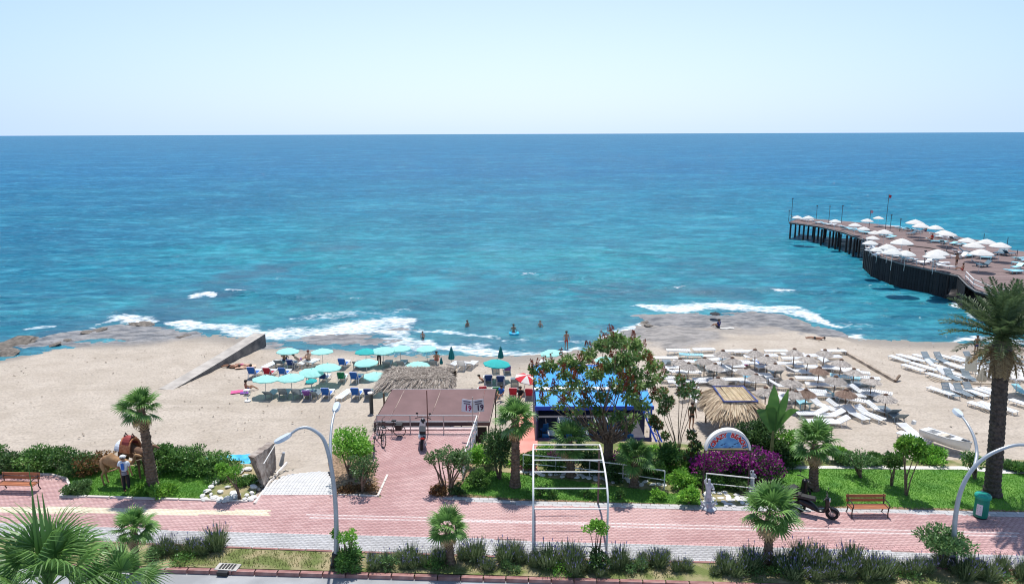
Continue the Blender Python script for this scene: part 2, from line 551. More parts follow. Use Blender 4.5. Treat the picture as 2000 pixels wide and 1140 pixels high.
    for sc_, sx_, lo_, hi_, am_ in ((1.5, 0.55, 0.45, 0.57, 0.62), (0.55, 0.50, 0.45, 0.57, 0.55), (0.18, 0.50, 0.46, 0.58, 0.30)):
        nz_ = noise(sc_, sx_, 1.0, 5)
        c = mixc(rng(nz_, lo_, hi_, am_, 0.0), c, mixc(0.42, c, (0.003, 0.06, 0.13)))
        c = mixc(rng(nz_, hi_ + 0.01, hi_ + 0.10, 0.0, 0.30), c, (0.07, 0.36, 0.46))
    rn = noise(0.35, 0.5, 1.0, 5)
    rf = math_('MULTIPLY', attr('reef'), rng(rn, 0.30, 0.60, 0.25, 1.0))
    c = mixc(math_('MULTIPLY', rf, 0.85), c, (0.035, 0.10, 0.165))
    # foam
    fn = noise(3.0, 0.5, 1.1, 10)
    fn2 = noise(0.5, 0.6, 1.2, 6)
    fa = attr('foam')
    fs = math_('ADD', math_('MULTIPLY', fn, 0.6), math_('MULTIPLY', fn2, 0.4))
    thr = rng(fa, 0.0, 1.0, 0.70, 0.30)
    fm = math_('MULTIPLY', math_('GREATER_THAN', fa, 0.02), rng(math_('SUBTRACT', fs, thr), 0.0, 0.20, 0, 1))
    fm = math_('MULTIPLY', fm, rng(noise(4.5, 0.35, 1.3, 6), 0.34, 0.52, 0.35, 1.0))
    c = mixc(fm, c, (0.80, 0.83, 0.84))
    L.new(c, b.inputs['Base Color'])
    L.new(rng(fm, 0, 1, 0.16, 0.75), b.inputs['Roughness'])
    b.inputs['IOR'].default_value = 1.33
    b.inputs['Specular IOR Level'].default_value = 0.25
    b1 = N.new('ShaderNodeBump'); b1.inputs['Distance'].default_value = 0.34; L.new(noise(2.2, 0.45, 1.0, 6), b1.inputs['Height'])
    b2_ = N.new('ShaderNodeBump'); b2_.inputs['Distance'].default_value = 1.3; L.new(noise(0.42, 0.4, 1.0, 6), b2_.inputs['Height']); L.new(b1.outputs[0], b2_.inputs['Normal'])
    b3 = N.new('ShaderNodeBump'); b3.inputs['Distance'].default_value = 0.05; L.new(fm, b3.inputs['Height']); L.new(b2_.outputs[0], b3.inputs['Normal'])
    L.new(b3.outputs[0], b.inputs['Normal'])
    b.inputs['Specular IOR Level'].default_value = 0.0
    fr = N.new('ShaderNodeFresnel'); fr.inputs['IOR'].default_value = 1.33; L.new(b3.outputs[0], fr.inputs['Normal'])
    gl = N.new('ShaderNodeBsdfGlossy'); gl.inputs['Roughness'].default_value = 0.11; L.new(b3.outputs[0], gl.inputs['Normal'])
    # a wind-roughened sea hides most of its grazing facets, so its mean reflectance levels off well below 1
    fac = math_('MULTIPLY', math_('MINIMUM', fr.outputs[0], 0.20), rng(fm, 0, 1, 1.0, 0.15))
    ms = N.new('ShaderNodeMixShader'); L.new(fac, ms.inputs[0]); L.new(b.outputs[0], ms.inputs[1]); L.new(gl.outputs[0], ms.inputs[2]); L.new(ms.outputs[0], N['Material Output'].inputs['Surface'])
    left = sm(0.0, 1.0, (-Xg - 25 - 0.1 * Yg) / 45) * np.clip(1 - (Yg - 110) / 260, 0, 1)
    o = np_mesh('sea', V, F, m, smooth=True, attrs={'foam': foam.ravel(), 'reef': reef.ravel(), 'near': (near * 0.75).ravel(), 'left': left.ravel()})
    setp(o, kind='structure')

SEAC = [(0.045, 0.250, 0.275), (0.018, 0.300, 0.360), (0.006, 0.245, 0.365), (0.008, 0.170, 0.365), (0.040, 0.200, 0.375)]
build_sea()

# ------------------------------------------------------------------ beach terrain
ROCKS = [
    ([(-60, 700), (20, 680), (60, 668)], [2.2, 2.2, 1.2], 1.0), 
    ([(60, 670), (140, 657), (230, 648), (320, 650), (378, 654)], [2.6, 4.2, 6.0, 4.6, 1.2], 1.0),
    ([(530, 672), (600, 668), (700, 664), (760, 655), (800, 640)], [2.6, 3.4, 3.8, 3.2, 1.6], 1.0),
    ([(1255, 622), (1330, 628), (1420, 624), (1500, 628), (1600, 650), (1632, 654)], [3.5, 5.0, 5.0, 5.0, 2.6, 1.2], 1.0),
    ([(1260, 655), (1330, 660), (1300, 676)], [4.5, 4.5, 3.0], .75),
    ([(1400, 648), (1500, 648)], [2.5, 2.5], .45),
]

def build_beach():
    xs = np.concatenate([np.arange(-90, -52, 1.0), np.arange(-52, 52, 0.22), np.arange(52, 110, 1.0)])
    ys = np.arange(27.4, 80, 0.22)
    Y, X = np.meshgrid(ys, xs, indexing='ij')
    Z = gz(X, Y)
    rock = np.zeros(X.shape)
    wob = (fbm(X / 2.5, Y / 2.5, 4) - 0.5)
    for pp, w, s in ROCKS:
        d = seg_dist(X + wob * 5, Y + wob * 4, [tuple(at(x, y, ZW + 0.1)[:2]) for x, y in pp], w)
        rock = np.maximum(rock, sm(0.05, 0.5, d) * s)
    beach = sm(34, 38, Y)
    # footprints and soft undulation
    Z = Z + beach * ((fbm(X / 1.1, Y / 1.1, 3) - 0.5) * 0.07 + (fbm(X / 6, Y / 6, 2) - 0.5) * 0.10 + (vnoise(X / 0.36, Y / 0.36) - 0.5) * 0.075)
    lay = np.floor(fbm(X / 5.5, Y / 2.3, 4) * 9) / 9.0
    Z = np.where(Y > shore_y(X) - 3, Z * (1 - rock) + np.maximum(Z, ZW - .02) * rock, Z)
    Z = Z + rock * ((lay - 0.47) * .55 + (fbm(X / 0.8, Y / 0.5, 3) - 0.5) * 0.10 + 0.06)
    d = shore_y(X) - Y
    wet = 1 - sm(0.5, 4.2, d + (fbm(X / 4, Y / 4, 3) - .5) * 2.0)
    idx = np.arange(X.size).reshape(X.shape)
    F = np.stack([idx[:-1, :-1], idx[:-1, 1:], idx[1:, 1:], idx[1:, :-1]], -1).reshape(-1, 4)
    V = np.stack([X, Y, Z], -1).reshape(-1, 3)
    m = bpy.data.materials.new('sand'); m.use_nodes = True
    nt = m.node_tree; N = nt.nodes; L = nt.links; b = N['Principled BSDF']
    geo = N.new('ShaderNodeNewGeometry')
    def attr(n):
        a = N.new('ShaderNodeAttribute'); a.attribute_name = n; return a.outputs['Fac']
    def noise(sc, st=(1, 1, 1), det=5):
        mp = N.new('ShaderNodeMapping'); mp.inputs['Scale'].default_value = st; L.new(geo.outputs['Position'], mp.inputs['Vector'])
        n = N.new('ShaderNodeTexNoise'); n.inputs['Scale'].default_value = sc; n.inputs['Detail'].default_value = det
        L.new(mp.outputs[0], n.inputs['Vector']); return n.outputs['Fac']
    def rng(src, a, b2, c, d):
        r = N.new('ShaderNodeMapRange'); r.inputs['From Min'].default_value = a; r.inputs['From Max'].default_value = b2
        r.inputs['To Min'].default_value = c; r.inputs['To Max'].default_value = d; L.new(src, r.inputs['Value']); return r.outputs['Result']
    def mixc(f, A, B):
        x = N.new('ShaderNodeMix'); x.data_type = 'RGBA'
        if isinstance(f, float): x.inputs['Factor'].default_value = f
        else: L.new(f, x.inputs['Factor'])
        for nme, v in (('A', A), ('B', B)):
            if isinstance(v, tuple): x.inputs[nme].default_value = (*v, 1)
            else: L.new(v, x.inputs[nme])
        return x.outputs['Result']
    c = mixc(rng(noise(0.35), .35, .65, 0, 1), (0.395, 0.335, 0.27), (0.475, 0.41, 0.34))
    c = mixc(rng(noise(7.0, det=4), .40, .68, 0, .6), c, (0.27, 0.23, 0.195))
    c = mixc(rng(noise(0.9, (.35, 1.6, 1)), .60, .72, 0, .35), c, (0.34, 0.29, 0.23))
    vo = N.new('ShaderNodeTexVoronoi'); vo.inputs['Scale'].default_value = 2.1; vo.inputs['Randomness'].default_value = 1.0; L.new(geo.outputs['Position'], vo.inputs['Vector'])
    c = mixc(rng(vo.outputs['Distance'], .10, .26, .38, 0), c, (0.25, 0.21, 0.17))
    c = mixc(rng(noise(0.45, (.15, 1.8, 1), 6), .58, .66, 0, .30), c, (0.27, 0.23, 0.18))
    wf = N.new('ShaderNodeMath'); wf.operation = 'MULTIPLY'; L.new(attr('wet'), wf.inputs[0]); wf.inputs[1].default_value = .80
    c = mixc(wf.outputs[0], c, (0.21, 0.18, 0.15))
    rc = mixc(rng(noise(1.3, (.5, 1.2, 1)), .38, .6, 0, 1), (0.11, 0.115, 0.125), (0.26, 0.25, 0.245))
    rc = mixc(rng(noise(6, (.3, 1.4, 1)), .55, .7, 0, .7), rc, (0.06, 0.055, 0.05))
    c = mixc(attr('rock'), c, rc)
    sh = N.new('ShaderNodeMath'); sh.operation = 'MULTIPLY'; L.new(attr('weed'), sh.inputs[0]); sh.inputs[1].default_value = 0.8
    c = mixc(sh.outputs[0], c, (0.16, 0.16, 0.07))
    L.new(c, b.inputs['Base Color'])
    L.new(rng(attr('wet'), 0, 1, 0.9, 0.55), b.inputs['Roughness'])
    b.inputs['Specular IOR Level'].default_value = 0.3
    bp = N.new('ShaderNodeBump'); bp.inputs['Distance'].default_value = 0.14; L.new(noise(2.6, det=7), bp.inputs['Height'])
    L.new(bp.outputs[0], b.inputs['Normal'])
    bank = np.exp(-((Y - 34.6) / 1.3) ** 2) * sm(.35, .6, fbm(X / 2, Y / 2, 3)) * (1 - sm(-13, -11, X) * (1 - sm(-8, -7, X)))
    o = np_mesh('beach_sand', V, F, m, smooth=True, attrs={'rock': rock.ravel(), 'wet': wet.ravel(), 'weed': bank.ravel()})
    setp(o, kind='structure')

build_beach()

def debris():
    rs = np.random.RandomState(9); n = 1500
    X = rs.uniform(-42, 42, n); Y = rs.uniform(37, 62, n); k = (Y < shore_y(X) - 1.0) & (fbm(X / 3, Y / 1.5, 3) > .42); X = X[k]; Y = Y[k]; n = len(X)
    Z = gz(X, Y) + .05; a = rs.rand(n) * 6.28; s = .03 + .09 * rs.rand(n) ** 2; V = np.zeros((n, 4, 3))
    for j, (u, v, w) in enumerate(((-1, 0, 0), (0, -.45, .25), (1, 0, .05), (0, .5, .3))):
        V[:, j] = np.stack([X + (u * np.cos(a) - v * np.sin(a)) * s, Y + (u * np.sin(a) + v * np.cos(a)) * s, Z + w * s], -1)
    o = np_mesh('beach_debris', V.reshape(-1, 3), np.arange(4 * n).reshape(n, 4), mat('dry_seaweed', (0.06, 0.045, 0.03), .9, col2=(0.26, 0.20, 0.14), tone=True), attrs={'tone': np.repeat(rs.rand(n), 4)}); setp(o, kind='stuff')
debris()
# loose rocks at the waterline and pier root
M_ROCK = mat('dark_rock', (0.07, 0.06, 0.05), .8, col2=(0.20, 0.17, 0.14), scale=3, bump=.05, bscale=6)
M_STONE = mat('pale_stone', (0.36, 0.30, 0.23), .85, col2=(0.62, 0.56, 0.47), scale=5, bump=.02, bscale=20, objrand=.2)
M_WSTONE = mat('white_stone', (0.55, 0.53, 0.50), .8, col2=(0.78, 0.76, 0.72), scale=5, bump=.01, bscale=20, objrand=.12)

def rock_mesh(name, r, seed, flat=0.6, n=9, m=6):
    rg = random.Random(seed); mb = MB()
    prof = [(math.sin(math.pi * (j + .35) / (m - .3)) * r, -math.cos(math.pi * (j + .35) / (m - .3)) * r * flat) for j in range(m)]
    off = [[rg.uniform(-.22, .22) for _ in range(n)] for _ in range(m)]
    mb.lathe(prof, n, jit=lambda k, j: off[j][k])
    return mb
ROCKM = []
for i in range(5):
    o = rock_mesh('rock', 1.0, i).build('rock_shape', M_ROCK); ROCKM.append(o.data); bpy.data.objects.remove(o)
def rocks(lst, name, mats, label, cat, group):
    for i, (p, r) in enumerate(lst):
        me = ROCKM[i % 5]
        key = (i % 5, mats.name)
        if key not in _rk:
            q = me.copy(); q.materials.clear(); q.materials.append(mats); _rk[key] = q
        o = link(name, _rk[key]); o.location = p; o.scale = (r * rnd.uniform(.8, 1.3), r * rnd.uniform(.7, 1.1), r * rnd.uniform(.6, .9)); o.rotation_euler = (rnd.uniform(-.3, .3), rnd.uniform(-.3, .3), rnd.uniform(0, 6.28))
        setp(o, label[i] if isinstance(label, list) else label, cat, group)
_rk = {}
# ------------------------------------------------------------------ promenade, lawns, road
ANG = -0.052
CA, SA = math.cos(ANG), math.sin(ANG)
M_BRK = mat('pink_paver', (0.44, 0.255, 0.245), .8, col2=(0.57, 0.375, 0.355), tone=True)
M_BRKO = mat('pink_paver_single', (0.45, 0.265, 0.255), .8, col2=(0.54, 0.345, 0.33), scale=3, objrand=.12)
M_JOINT = mat('joint_sand', (0.34, 0.225, 0.21), .9, scale=6)
M_GRY = mat('grey_paver', (0.38, 0.37, 0.37), .8, col2=(0.52, 0.51, 0.51), tone=True)
M_GRYO = mat('grey_paver_single', (0.40, 0.39, 0.39), .8, col2=(0.50, 0.49, 0.49), scale=3, objrand=.10)
M_GJOINT = mat('grey_joint', (0.27, 0.26, 0.25), .9, scale=6)
M_PALE = mat('pale_paver', (0.60, 0.46, 0.44), .8, col2=(0.70, 0.57, 0.55), tone=True)
M_YEL = mat('cream_tactile_paver', (0.66, 0.57, 0.42), .8, col2=(0.76, 0.68, 0.52), tone=True)
M_CONC = mat('concrete', (0.36, 0.34, 0.31), .85, col2=(0.50, 0.48, 0.45), scale=1.5, bump=.01, bscale=30)
M_KRED = mat('red_kerb_stone', (0.22, 0.09, 0.08), .8, col2=(0.40, 0.24, 0.22), scale=2, bump=.005, objrand=.12)
M_KPALE = mat('pale_kerb_stone', (0.58, 0.52, 0.47), .8, col2=(0.70, 0.64, 0.60), scale=2, bump=.005, objrand=.08)
M_ROAD = mat('asphalt', (0.26, 0.265, 0.275), .85, col2=(0.36, 0.365, 0.375), scale=.8, bump=.006, bscale=120, detail=7)
M_LAWN = mat('lawn_soil', (0.07, 0.19, 0.03), .9, col2=(0.15, 0.30, 0.05), scale=1.2, bump=.05, bscale=25)
M_SOIL = mat('planting_soil', (0.13, 0.16, 0.045), .95, col2=(0.34, 0.28, 0.16), scale=1.1, bump=.04, bscale=18, lo=.42, hi=.60)
M_BED = mat('bark_bed', (0.13, 0.085, 0.05), .95, col2=(0.38, 0.25, 0.16), scale=9, bump=.06, bscale=20)
M_CORAL = mat('coral_ramp_paint', (0.56, 0.20, 0.16), .75, col2=(0.64, 0.27, 0.21), scale=1.3, bump=.004)
M_WPATH = mat('pale_concrete_path', (0.52, 0.49, 0.45), .85, col2=(0.64, 0.61, 0.57), scale=1.2, bump=.006)

TERRACE = [(745, 972), (726, 902), (722, 858), (737, 838.5), (928, 838.5), (914, 905), (884, 972)]
PINK = wpoly([(-500, 958), (-500, 925), (0, 929), (60, 927.5), (100, 929), (128, 936), (134, 948), (124, 962), (116, 970), (170, 971), (395, 978), (488, 980), (505, 966),
              (655, 967), (745, 972)] + TERRACE[1:5] + [(914, 905), (884, 972), (850, 974), (1000, 985), (1400, 997), (1750, 1003), (2000, 1010), (2500, 1024),
              (2500, 1100), (1990, 1085), (1650, 1074), (1200, 1061), (700, 1046), (400, 1038), (0, 1021), (-500, 1000)])
EDGE = wpoly([(850, 966), (1000, 977), (1400, 989), (1750, 995), (2000, 1001), (2500, 1015), (2500, 1024), (2000, 1010), (1750, 1003), (1400, 997), (1000, 985), (850, 974)])
GREY = wpoly([(-500, 1000), (0, 1021), (400, 1038), (700, 1046), (1200, 1061), (1650, 1074), (1990, 1085), (2500, 1100), (2500, 1128), (1990, 1113), (1400, 1098), (1200, 1094),
              (650, 1076), (440, 1068), (0, 1050), (-500, 1028)])
RAMP = wpoly([(505, 966), (655, 967), (640, 905), (622, 904), (560, 918), (536, 938)])
LINES = [wpoly([(600, 1004.6), (1000, 1015.6), (1500, 1027.6), (1990, 1039), (1990, 1042), (1500, 1030.6), (1000, 1018.4), (600, 1007.4)]),
         wpoly([(600, 1009), (1000, 1020.5), (1500, 1034), (1990, 1046.5), (1990, 1049.5), (1500, 1037), (1000, 1023.5), (600, 1012)])]
YEL = wpoly([(-500, 975), (0, 989), (525, 997.5), (525, 1008), (0, 1001), (-500, 987)])
GRID_LINES = None

def flat(name, poly, z, m, kind='structure'):
    mb = MB(); mb.poly([(x, y, z) for x, y in poly]); o = mb.build(name, m); setp(o, kind=kind); return o

def paving(name, poly, z, bl, bw, mobj, mone, mjoint, piece, extra=(), zfun=None, nparts=300, ang=ANG):
    base = flat(name, poly, z + .012, mjoint)
    ca, sa = math.cos(ang), math.sin(ang)
    P = np.array(poly)
    un = P[:, 0] * ca + P[:, 1] * sa; vn = -P[:, 0] * sa + P[:, 1] * ca
    us = np.arange(un.min(), un.max(), bl); vs = np.arange(vn.min(), vn.max(), bw)
    U, Vv = np.meshgrid(us, vs)
    U = U + (np.arange(len(vs)) % 2)[:, None] * bl / 2
    X = (U * ca - Vv * sa).ravel(); Y = (U * sa + Vv * ca).ravel()
    k = in_poly(X, Y, poly) & (np.abs(X) < 30)
    X = X[k]; Y = Y[k]
    rs = np.random.RandomState(5)
    tone = np.clip(rs.rand(len(X)) * .62 + (fbm(X / 1.5, Y / 1.5, 3) - .5) * 1.3 + (fbm(X / 5 + 9, Y / 3, 3) - .5) * 1.3 + .19, 0, 1)
    h = .030 + rs.rand(len(X)) * .004
    grp = np.zeros(len(X), int)
    for i, (pl, mt, nm) in enumerate(extra): 
        q = in_poly(X, Y, pl); grp[q] = i + 1
    gap = .010
    hx, hy = (bl - gap) / 2, (bw - gap) / 2
    def boxes(sel):
        n = sel.sum(); x = X[sel]; y = Y[sel]; hh = h[sel] + z; V = np.zeros((n, 8, 3))
        cs = [(-hx, -hy), (hx, -hy), (hx, hy), (-hx, hy)]
        for i, (a, b) in enumerate(cs):
            dx, dy = a * ca - b * sa, a * sa + b * ca
            V[:, i] = np.stack([x + dx, y + dy, np.full(n, z)], -1)
            V[:, i + 4] = np.stack([x + dx * .97, y + dy * .97, hh + (rs.rand(n) - .5) * .0015], -1)
        f = np.array([(4, 5, 6, 7), (0, 1, 5, 4), (1, 2, 6, 5), (2, 3, 7, 6), (3, 0, 4, 7)])
        F = (np.arange(n)[:, None, None] * 8 + f[None]).reshape(-1, 4)
        return V.reshape(-1, 3), F, np.repeat(tone[sel], 8)
    single = np.zeros(len(X), bool)
    if nparts:
        zc = Y * cp_ + CAM_H * sp_
        vis = (np.abs(X) * FPX / zc < 1000)
        cand = np.where((grp == 0) & vis)[0]
        cand = cand[np.argsort(Y[cand] + .052 * X[cand])][:nparts]
        single[cand] = True
        mb = MB(); mb.box((0, 0, .016), (bl - gap, bw - gap, .032), mi=0, taper=.97)
        o = mb.build(piece, mone, base); me = o.data
        first = True
        for i in cand:
            if not first: o = link(piece, me, base)
            first = False
            o.location = (X[i], Y[i], z + (h[i] - .032)); o.rotation_euler = (0, 0, ang)
    for g in range(len(extra) + 1):
        sel = (grp == g) & ~single
        if not sel.any(): continue
        V, F, T = boxes(sel)
        o = np_mesh(piece + '_field' if g == 0 else extra[g - 1][2], V, F, mobj if g == 0 else extra[g - 1][1], base, attrs={'tone': T}); setp(o, kind='stuff')
    return base

paving('promenade_paving', PINK, 0.0, .225, .118, M_BRK, M_BRKO, M_JOINT, 'brick', [(LINES[0], M_PALE, 'pale_line_bricks'), (LINES[1], M_PALE, 'pale_line_bricks'), (YEL, M_YEL, 'cream_guide_tiles')])
paving('grey_pavement', GREY, 0.0, .225, .118, M_GRY, M_GRYO, M_GJOINT, 'paver')
paving('grey_pavement', EDGE, 0.0, .40, .20, M_GRY, M_GRYO, M_GJOINT, 'edge_paver', nparts=120)

# sloping grey ramp down to the sand
def ramp_z(x, y): return -0.5 * max(0.0, (y - 29.6)) * .55
def sheet_drape(name, poly, m, zf, step=.3):
    P = np.array(poly); xs = np.arange(P[:, 0].min(), P[:, 0].max() + step, step); ys = np.arange(P[:, 1].min(), P[:, 1].max() + step, step)
    mb = MB()
    for x in xs:
        for y in ys:
            if in_poly([x], [y], poly)[0]:
                h = step / 2 + .003
                mb.poly([(x + a, y + b, zf(x + a, y + b)) for a, b in ((-h, -h), (h, -h), (h, h), (-h, h))])
    o = mb.build(name, m); return o
_rp = RAMP
def build_ramp():
    mb = MB(); base = MB()
    rows = 34
    rg = random.Random(3)
    ys = [28.85 + i * .155 for i in range(rows)]
    for j, y in enumerate(ys):
        for i in range(48):
            x = -11.6 + i * .155 + .0 * y
            if not in_poly([x], [y], _rp)[0]: continue
            zz = float(gz(x, y)) + .10
            c = rg.random()
            sl = math.atan2(float(gz(x, y + .1)) - float(gz(x, y - .1)), .2)
            mb.box((x, y, zz), (.145, .143, .06), M=Matrix.Rotation(sl, 3, 'X'))
    ramp = sheet_drape('ramp_paving', _rp, M_GJOINT, lambda x, y: float(gz(x, y)) + .085, .25)
    setp(ramp, kind='structure')
    t = []
    n = len(mb.f) // 6
    for i in range(n): t += [random.Random(i).random() * .6 + .35] * 8
    o = mb.build('paver_field', mat('pale_ramp_paver', (0.48, 0.47, 0.46), .8, col2=(0.60, 0.59, 0.58), tone=True), ramp, tone=t); setp(o, kind='stuff')
build_ramp()

# road, planting strip, kerbs
flat('road', wpoly([(-700, 1060), (0, 1100), (280, 1111), (900, 1127), (1300, 1138), (2500, 1172)]) + [(60, 2), (-60, 2)], -.10, M_ROAD)
flat('base_ground', [(-75, 27.6), (-10, 27.6), (60, 24), (75, 19), (75, 14), (-75, 14)], -.16, M_SOIL)
flat('planting_strip', wpoly([(-500, 1030), (0, 1051), (440, 1069), (650, 1077), (1200, 1095), (1400, 1099), (1990, 1114), (2500, 1129), (2500, 1165), (1330, 1134), (900, 1121), (280, 1105), (0, 1098), (-500, 1080)]), .02, M_SOIL)
def kerb_line(name, pts, w, h, m, L=.8, z0=-.14, piece='kerb_stone'):
    root = None
    mb = MB(); mb.box((0, 0, (h + z0) / 2), (L - .015, w, h - z0), taper=.96); tmp = None
    P = [at(x, y) for x, y in pts]
    base = MB(); 
    first = None
    for a, b in zip(P[:-1], P[1:]):
        d = (b - a); n = max(1, int(d.length / L)); ang = math.atan2(d.y, d.x)
        for i in range(n):
            c = a + d * ((i + .5) / n)
            if first is None:
                first = mb.build(piece, m); me = first.data; root = empty(name, (0, 0, 0)); root['kind'] = 'structure'; first.parent = root; o = first
            else: o = link(piece, me, root)
            o.location = (c.x, c.y, 0); o.rotation_euler = (0, 0, ang); o.scale = (d.length / n / L, 1, 1)
kerb_line('road_kerb', [(-60, 1098), (280, 1110), (900, 1127), (1300, 1137), (2060, 1160)], .17, .05, M_KRED)
kerb_line('strip_edge_kerb', [(-60, 1049), (0, 1051), (440, 1069), (650, 1077), (1200, 1095), (1400, 1099), (1990, 1114), (2060, 1116)], .10, .05, M_KRED, .9)
kerb_line('lawn_edge_kerb', [(118, 971), (170, 971), (395, 978), (485, 980.5)], .12, .09, M_KPALE, .9)
kerb_line('bay_edge_kerb', [(55, 926), (100, 928), (129, 935), (136, 948), (126, 962), (118, 971)], .10, .09, M_KPALE, .45)
kerb_line('bed_edge_kerb', [(655, 967), (700, 968), (738, 970), (757, 928)], .10, .07, M_KPALE, .6)

LAWN_L = wpoly([(-300, 918), (-100, 911), (0, 909), (150, 909), (300, 911), (440, 915), (415, 945), (390, 976), (170, 969), (120, 968), (136, 950), (132, 935), (100, 926.5), (60, 925), (0, 926), (-300, 921)])
LAWN_M = wpoly([(905, 938), (960, 920), (1010, 926), (1200, 950), (1300, 962), (1368, 975), (1372, 988), (1000, 976), (870, 965), (890, 945)])
LAWN_R = wpoly([(1500, 918), (1600, 916), (1880, 918), (1960, 926), (2400, 932), (2400, 1008), (2000, 1000), (1750, 993), (1480, 989), (1490, 950)])
flat('lawn', LAWN_L, .024, M_LAWN); flat('lawn', LAWN_M, .024, M_LAWN); flat('lawn', LAWN_R, .024, M_LAWN)
flat('planting_bed', wpoly([(655, 966), (757, 966), (745, 926), (730, 900), (725, 880), (650, 880), (640, 905)]), .028, M_BED)
flat('planting_bed', wpoly([(843, 971), (884, 971), (915, 930), (925, 905), (905, 905), (895, 930), (862, 934), (850, 950)]), .032, M_BED)
flat('planting_bed', wpoly([(884, 962), (1000, 973), (1372, 986), (1372, 989.5), (1000, 977), (850, 966.5)]), .028, M_BED)
flat('planting_bed', wpoly([(1480, 986), (1750, 990), (2000, 997), (2400, 1004), (2400, 1012), (2000, 1001), (1750, 995), (1480, 991)]), .028, M_BED)
flat('planting_bed', wpoly([(390, 976), (400, 950), (440, 915), (470, 908), (520, 905), (505, 940), (495, 978)]), .020, M_SOIL)
flat('planting_bed', wpoly([(900, 940), (925, 880), (945, 862), (1040, 862), (1260, 862), (1520, 880), (1530, 914), (1500, 925), (1470, 960), (1368, 974), (1200, 949), (1010, 925), (960, 919)]), .016, M_SOIL)
flat('beach_path', wpoly([(1480, 913), (1600, 910), (1880, 911), (1960, 917), (2400, 922), (2400, 929), (1960, 925), (1880, 917.5), (1600, 915.5), (1490, 918)]), .03, M_WPATH)
flat('bank_ground', wpoly([(1480, 913), (1600, 910), (1880, 911), (2300, 915), (2300, 898), (1480, 898)]), .012, M_SOIL)
flat('bank_ground', wpoly([(-300, 918), (-100, 911), (0, 909), (300, 911), (470, 915), (470, 899), (-300, 899)]), .012, M_SOIL)
flat('base_ground', [(-75, 28.5), (-10, 23.6), (30, 21.4), (75, 19), (75, 31.0), (-6.5, 31.0), (-6.5, 27.8), (-11.5, 27.8), (-11.5, 31.0), (-75, 31.0)], -.02, M_SOIL)

# coral painted ramp beside the bar
def coral():
    mb = MB()
    a = at(1000, 962, .03); b = at(1048, 930, .03)
    L = [(-.10, 31.2, .035), (.15, 34.75, .035), (.25, 37.2, -2.2), (.35, 44.5, -2.33)]
    R = [(1.15, 31.2, .035), (1.30, 34.75, .035), (1.33, 37.2, -2.2), (1.36, 44.5, -2.33)]
    for i in range(3):
        mb.poly([L[i], R[i], R[i + 1], L[i + 1]])
        for s in (L, R):
            mb.poly([s[i], s[i + 1], (s[i + 1][0], s[i + 1][1], -3), (s[i][0], s[i][1], -3)])
    o = mb.build('coral_ramp', M_CORAL); setp(o, kind='structure')
coral()

# terrace block under the pink square
def terrace():
    mb = MB()
    P = wpoly(TERRACE)
    P = [P[0], P[1], P[2], P[3], P[4], P[5], P[6]]
    mb.prism(P, -3.0, .004)
    o = mb.build('terrace', M_CONC); setp(o, kind='structure')
    mb = MB()
    x0, x1 = P[3][0], P[4][0]
    mb.box(((x0 + x1) / 2, P[3][1] - .05, .055), (x1 - x0, .32, .10)); mb.box(((x0 + x1) / 2, P[3][1] - .72, .045), (x1 - x0 - .1, .05, .04))
    o = mb.build('terrace_edge_step', mat('pink_step', (0.55, 0.42, 0.40), .8)); setp(o, kind='structure')
terrace()

# grass blades
def blades(name, poly, n, h, cdark, clight, seed, w=.012, z0=.02, dens=None):
    rs = np.random.RandomState(seed); P = np.array(poly)
    X = rs.uniform(max(-30, P[:, 0].min()), min(34, P[:, 0].max()), n * 3); Y = rs.uniform(P[:, 1].min(), P[:, 1].max(), n * 3)
    k = in_poly(X, Y, poly)
    if dens is not None: k &= (rs.rand(len(X)) < dens(X, Y))
    X = X[k][:n]; Y = Y[k][:n]; n = len(X)
    a = rs.rand(n) * 6.283; hh = h * (.5 + rs.rand(n)); lx = (rs.rand(n) - .5) * h * 1.2; ly = (rs.rand(n) - .5) * h * 1.2
    ww = w * (.7 + .6 * rs.rand(n))
    V = np.zeros((n, 3, 3)); V[:, 0] = np.stack([X - np.cos(a) * ww, Y - np.sin(a) * ww, np.full(n, z0)], -1)
    V[:, 1] = np.stack([X + np.cos(a) * ww, Y + np.sin(a) * ww, np.full(n, z0)], -1); V[:, 2] = np.stack([X + lx, Y + ly, z0 + hh], -1)
    F = np.arange(3 * n).reshape(n, 3)
    t = np.clip(rs.rand(n) * .6 + (fbm(X / .9, Y / .9, 3) - .5) * 1.6 + .2, 0, 1)
    o = np_mesh(name, V.reshape(-1, 3), F, leafmat('blade_' + str(seed), cdark, clight, transl=.25, spec=.15), attrs={'tone': np.repeat(t, 3)}); setp(o, kind='stuff')
blades('grass', LAWN_L, 26000, .055, (0.09, 0.25, 0.03), (0.26, 0.50, 0.09), 1, w=.016)
blades('grass', LAWN_M, 16000, .055, (0.08, 0.22, 0.03), (0.24, 0.46, 0.09), 2, w=.016)
blades('grass', LAWN_R, 42000, .055, (0.10, 0.28, 0.035), (0.28, 0.54, 0.09), 3, w=.016)
STRIP = wpoly([(-400, 1037), (0, 1054), (440, 1072), (650, 1080), (1200, 1098), (1400, 1102), (1990, 1117), (2300, 1126), (2300, 1156), (1330, 1131), (900, 1118), (280, 1102), (0, 1094), (-400, 1080)])
blades('strip_grass', STRIP, 16000, .09, (0.09, 0.14, 0.03), (0.40, 0.36, 0.16), 4, w=.013, dens=lambda X, Y: sm(.38, .6, fbm(X / 1.3, Y / 1.3, 3)))
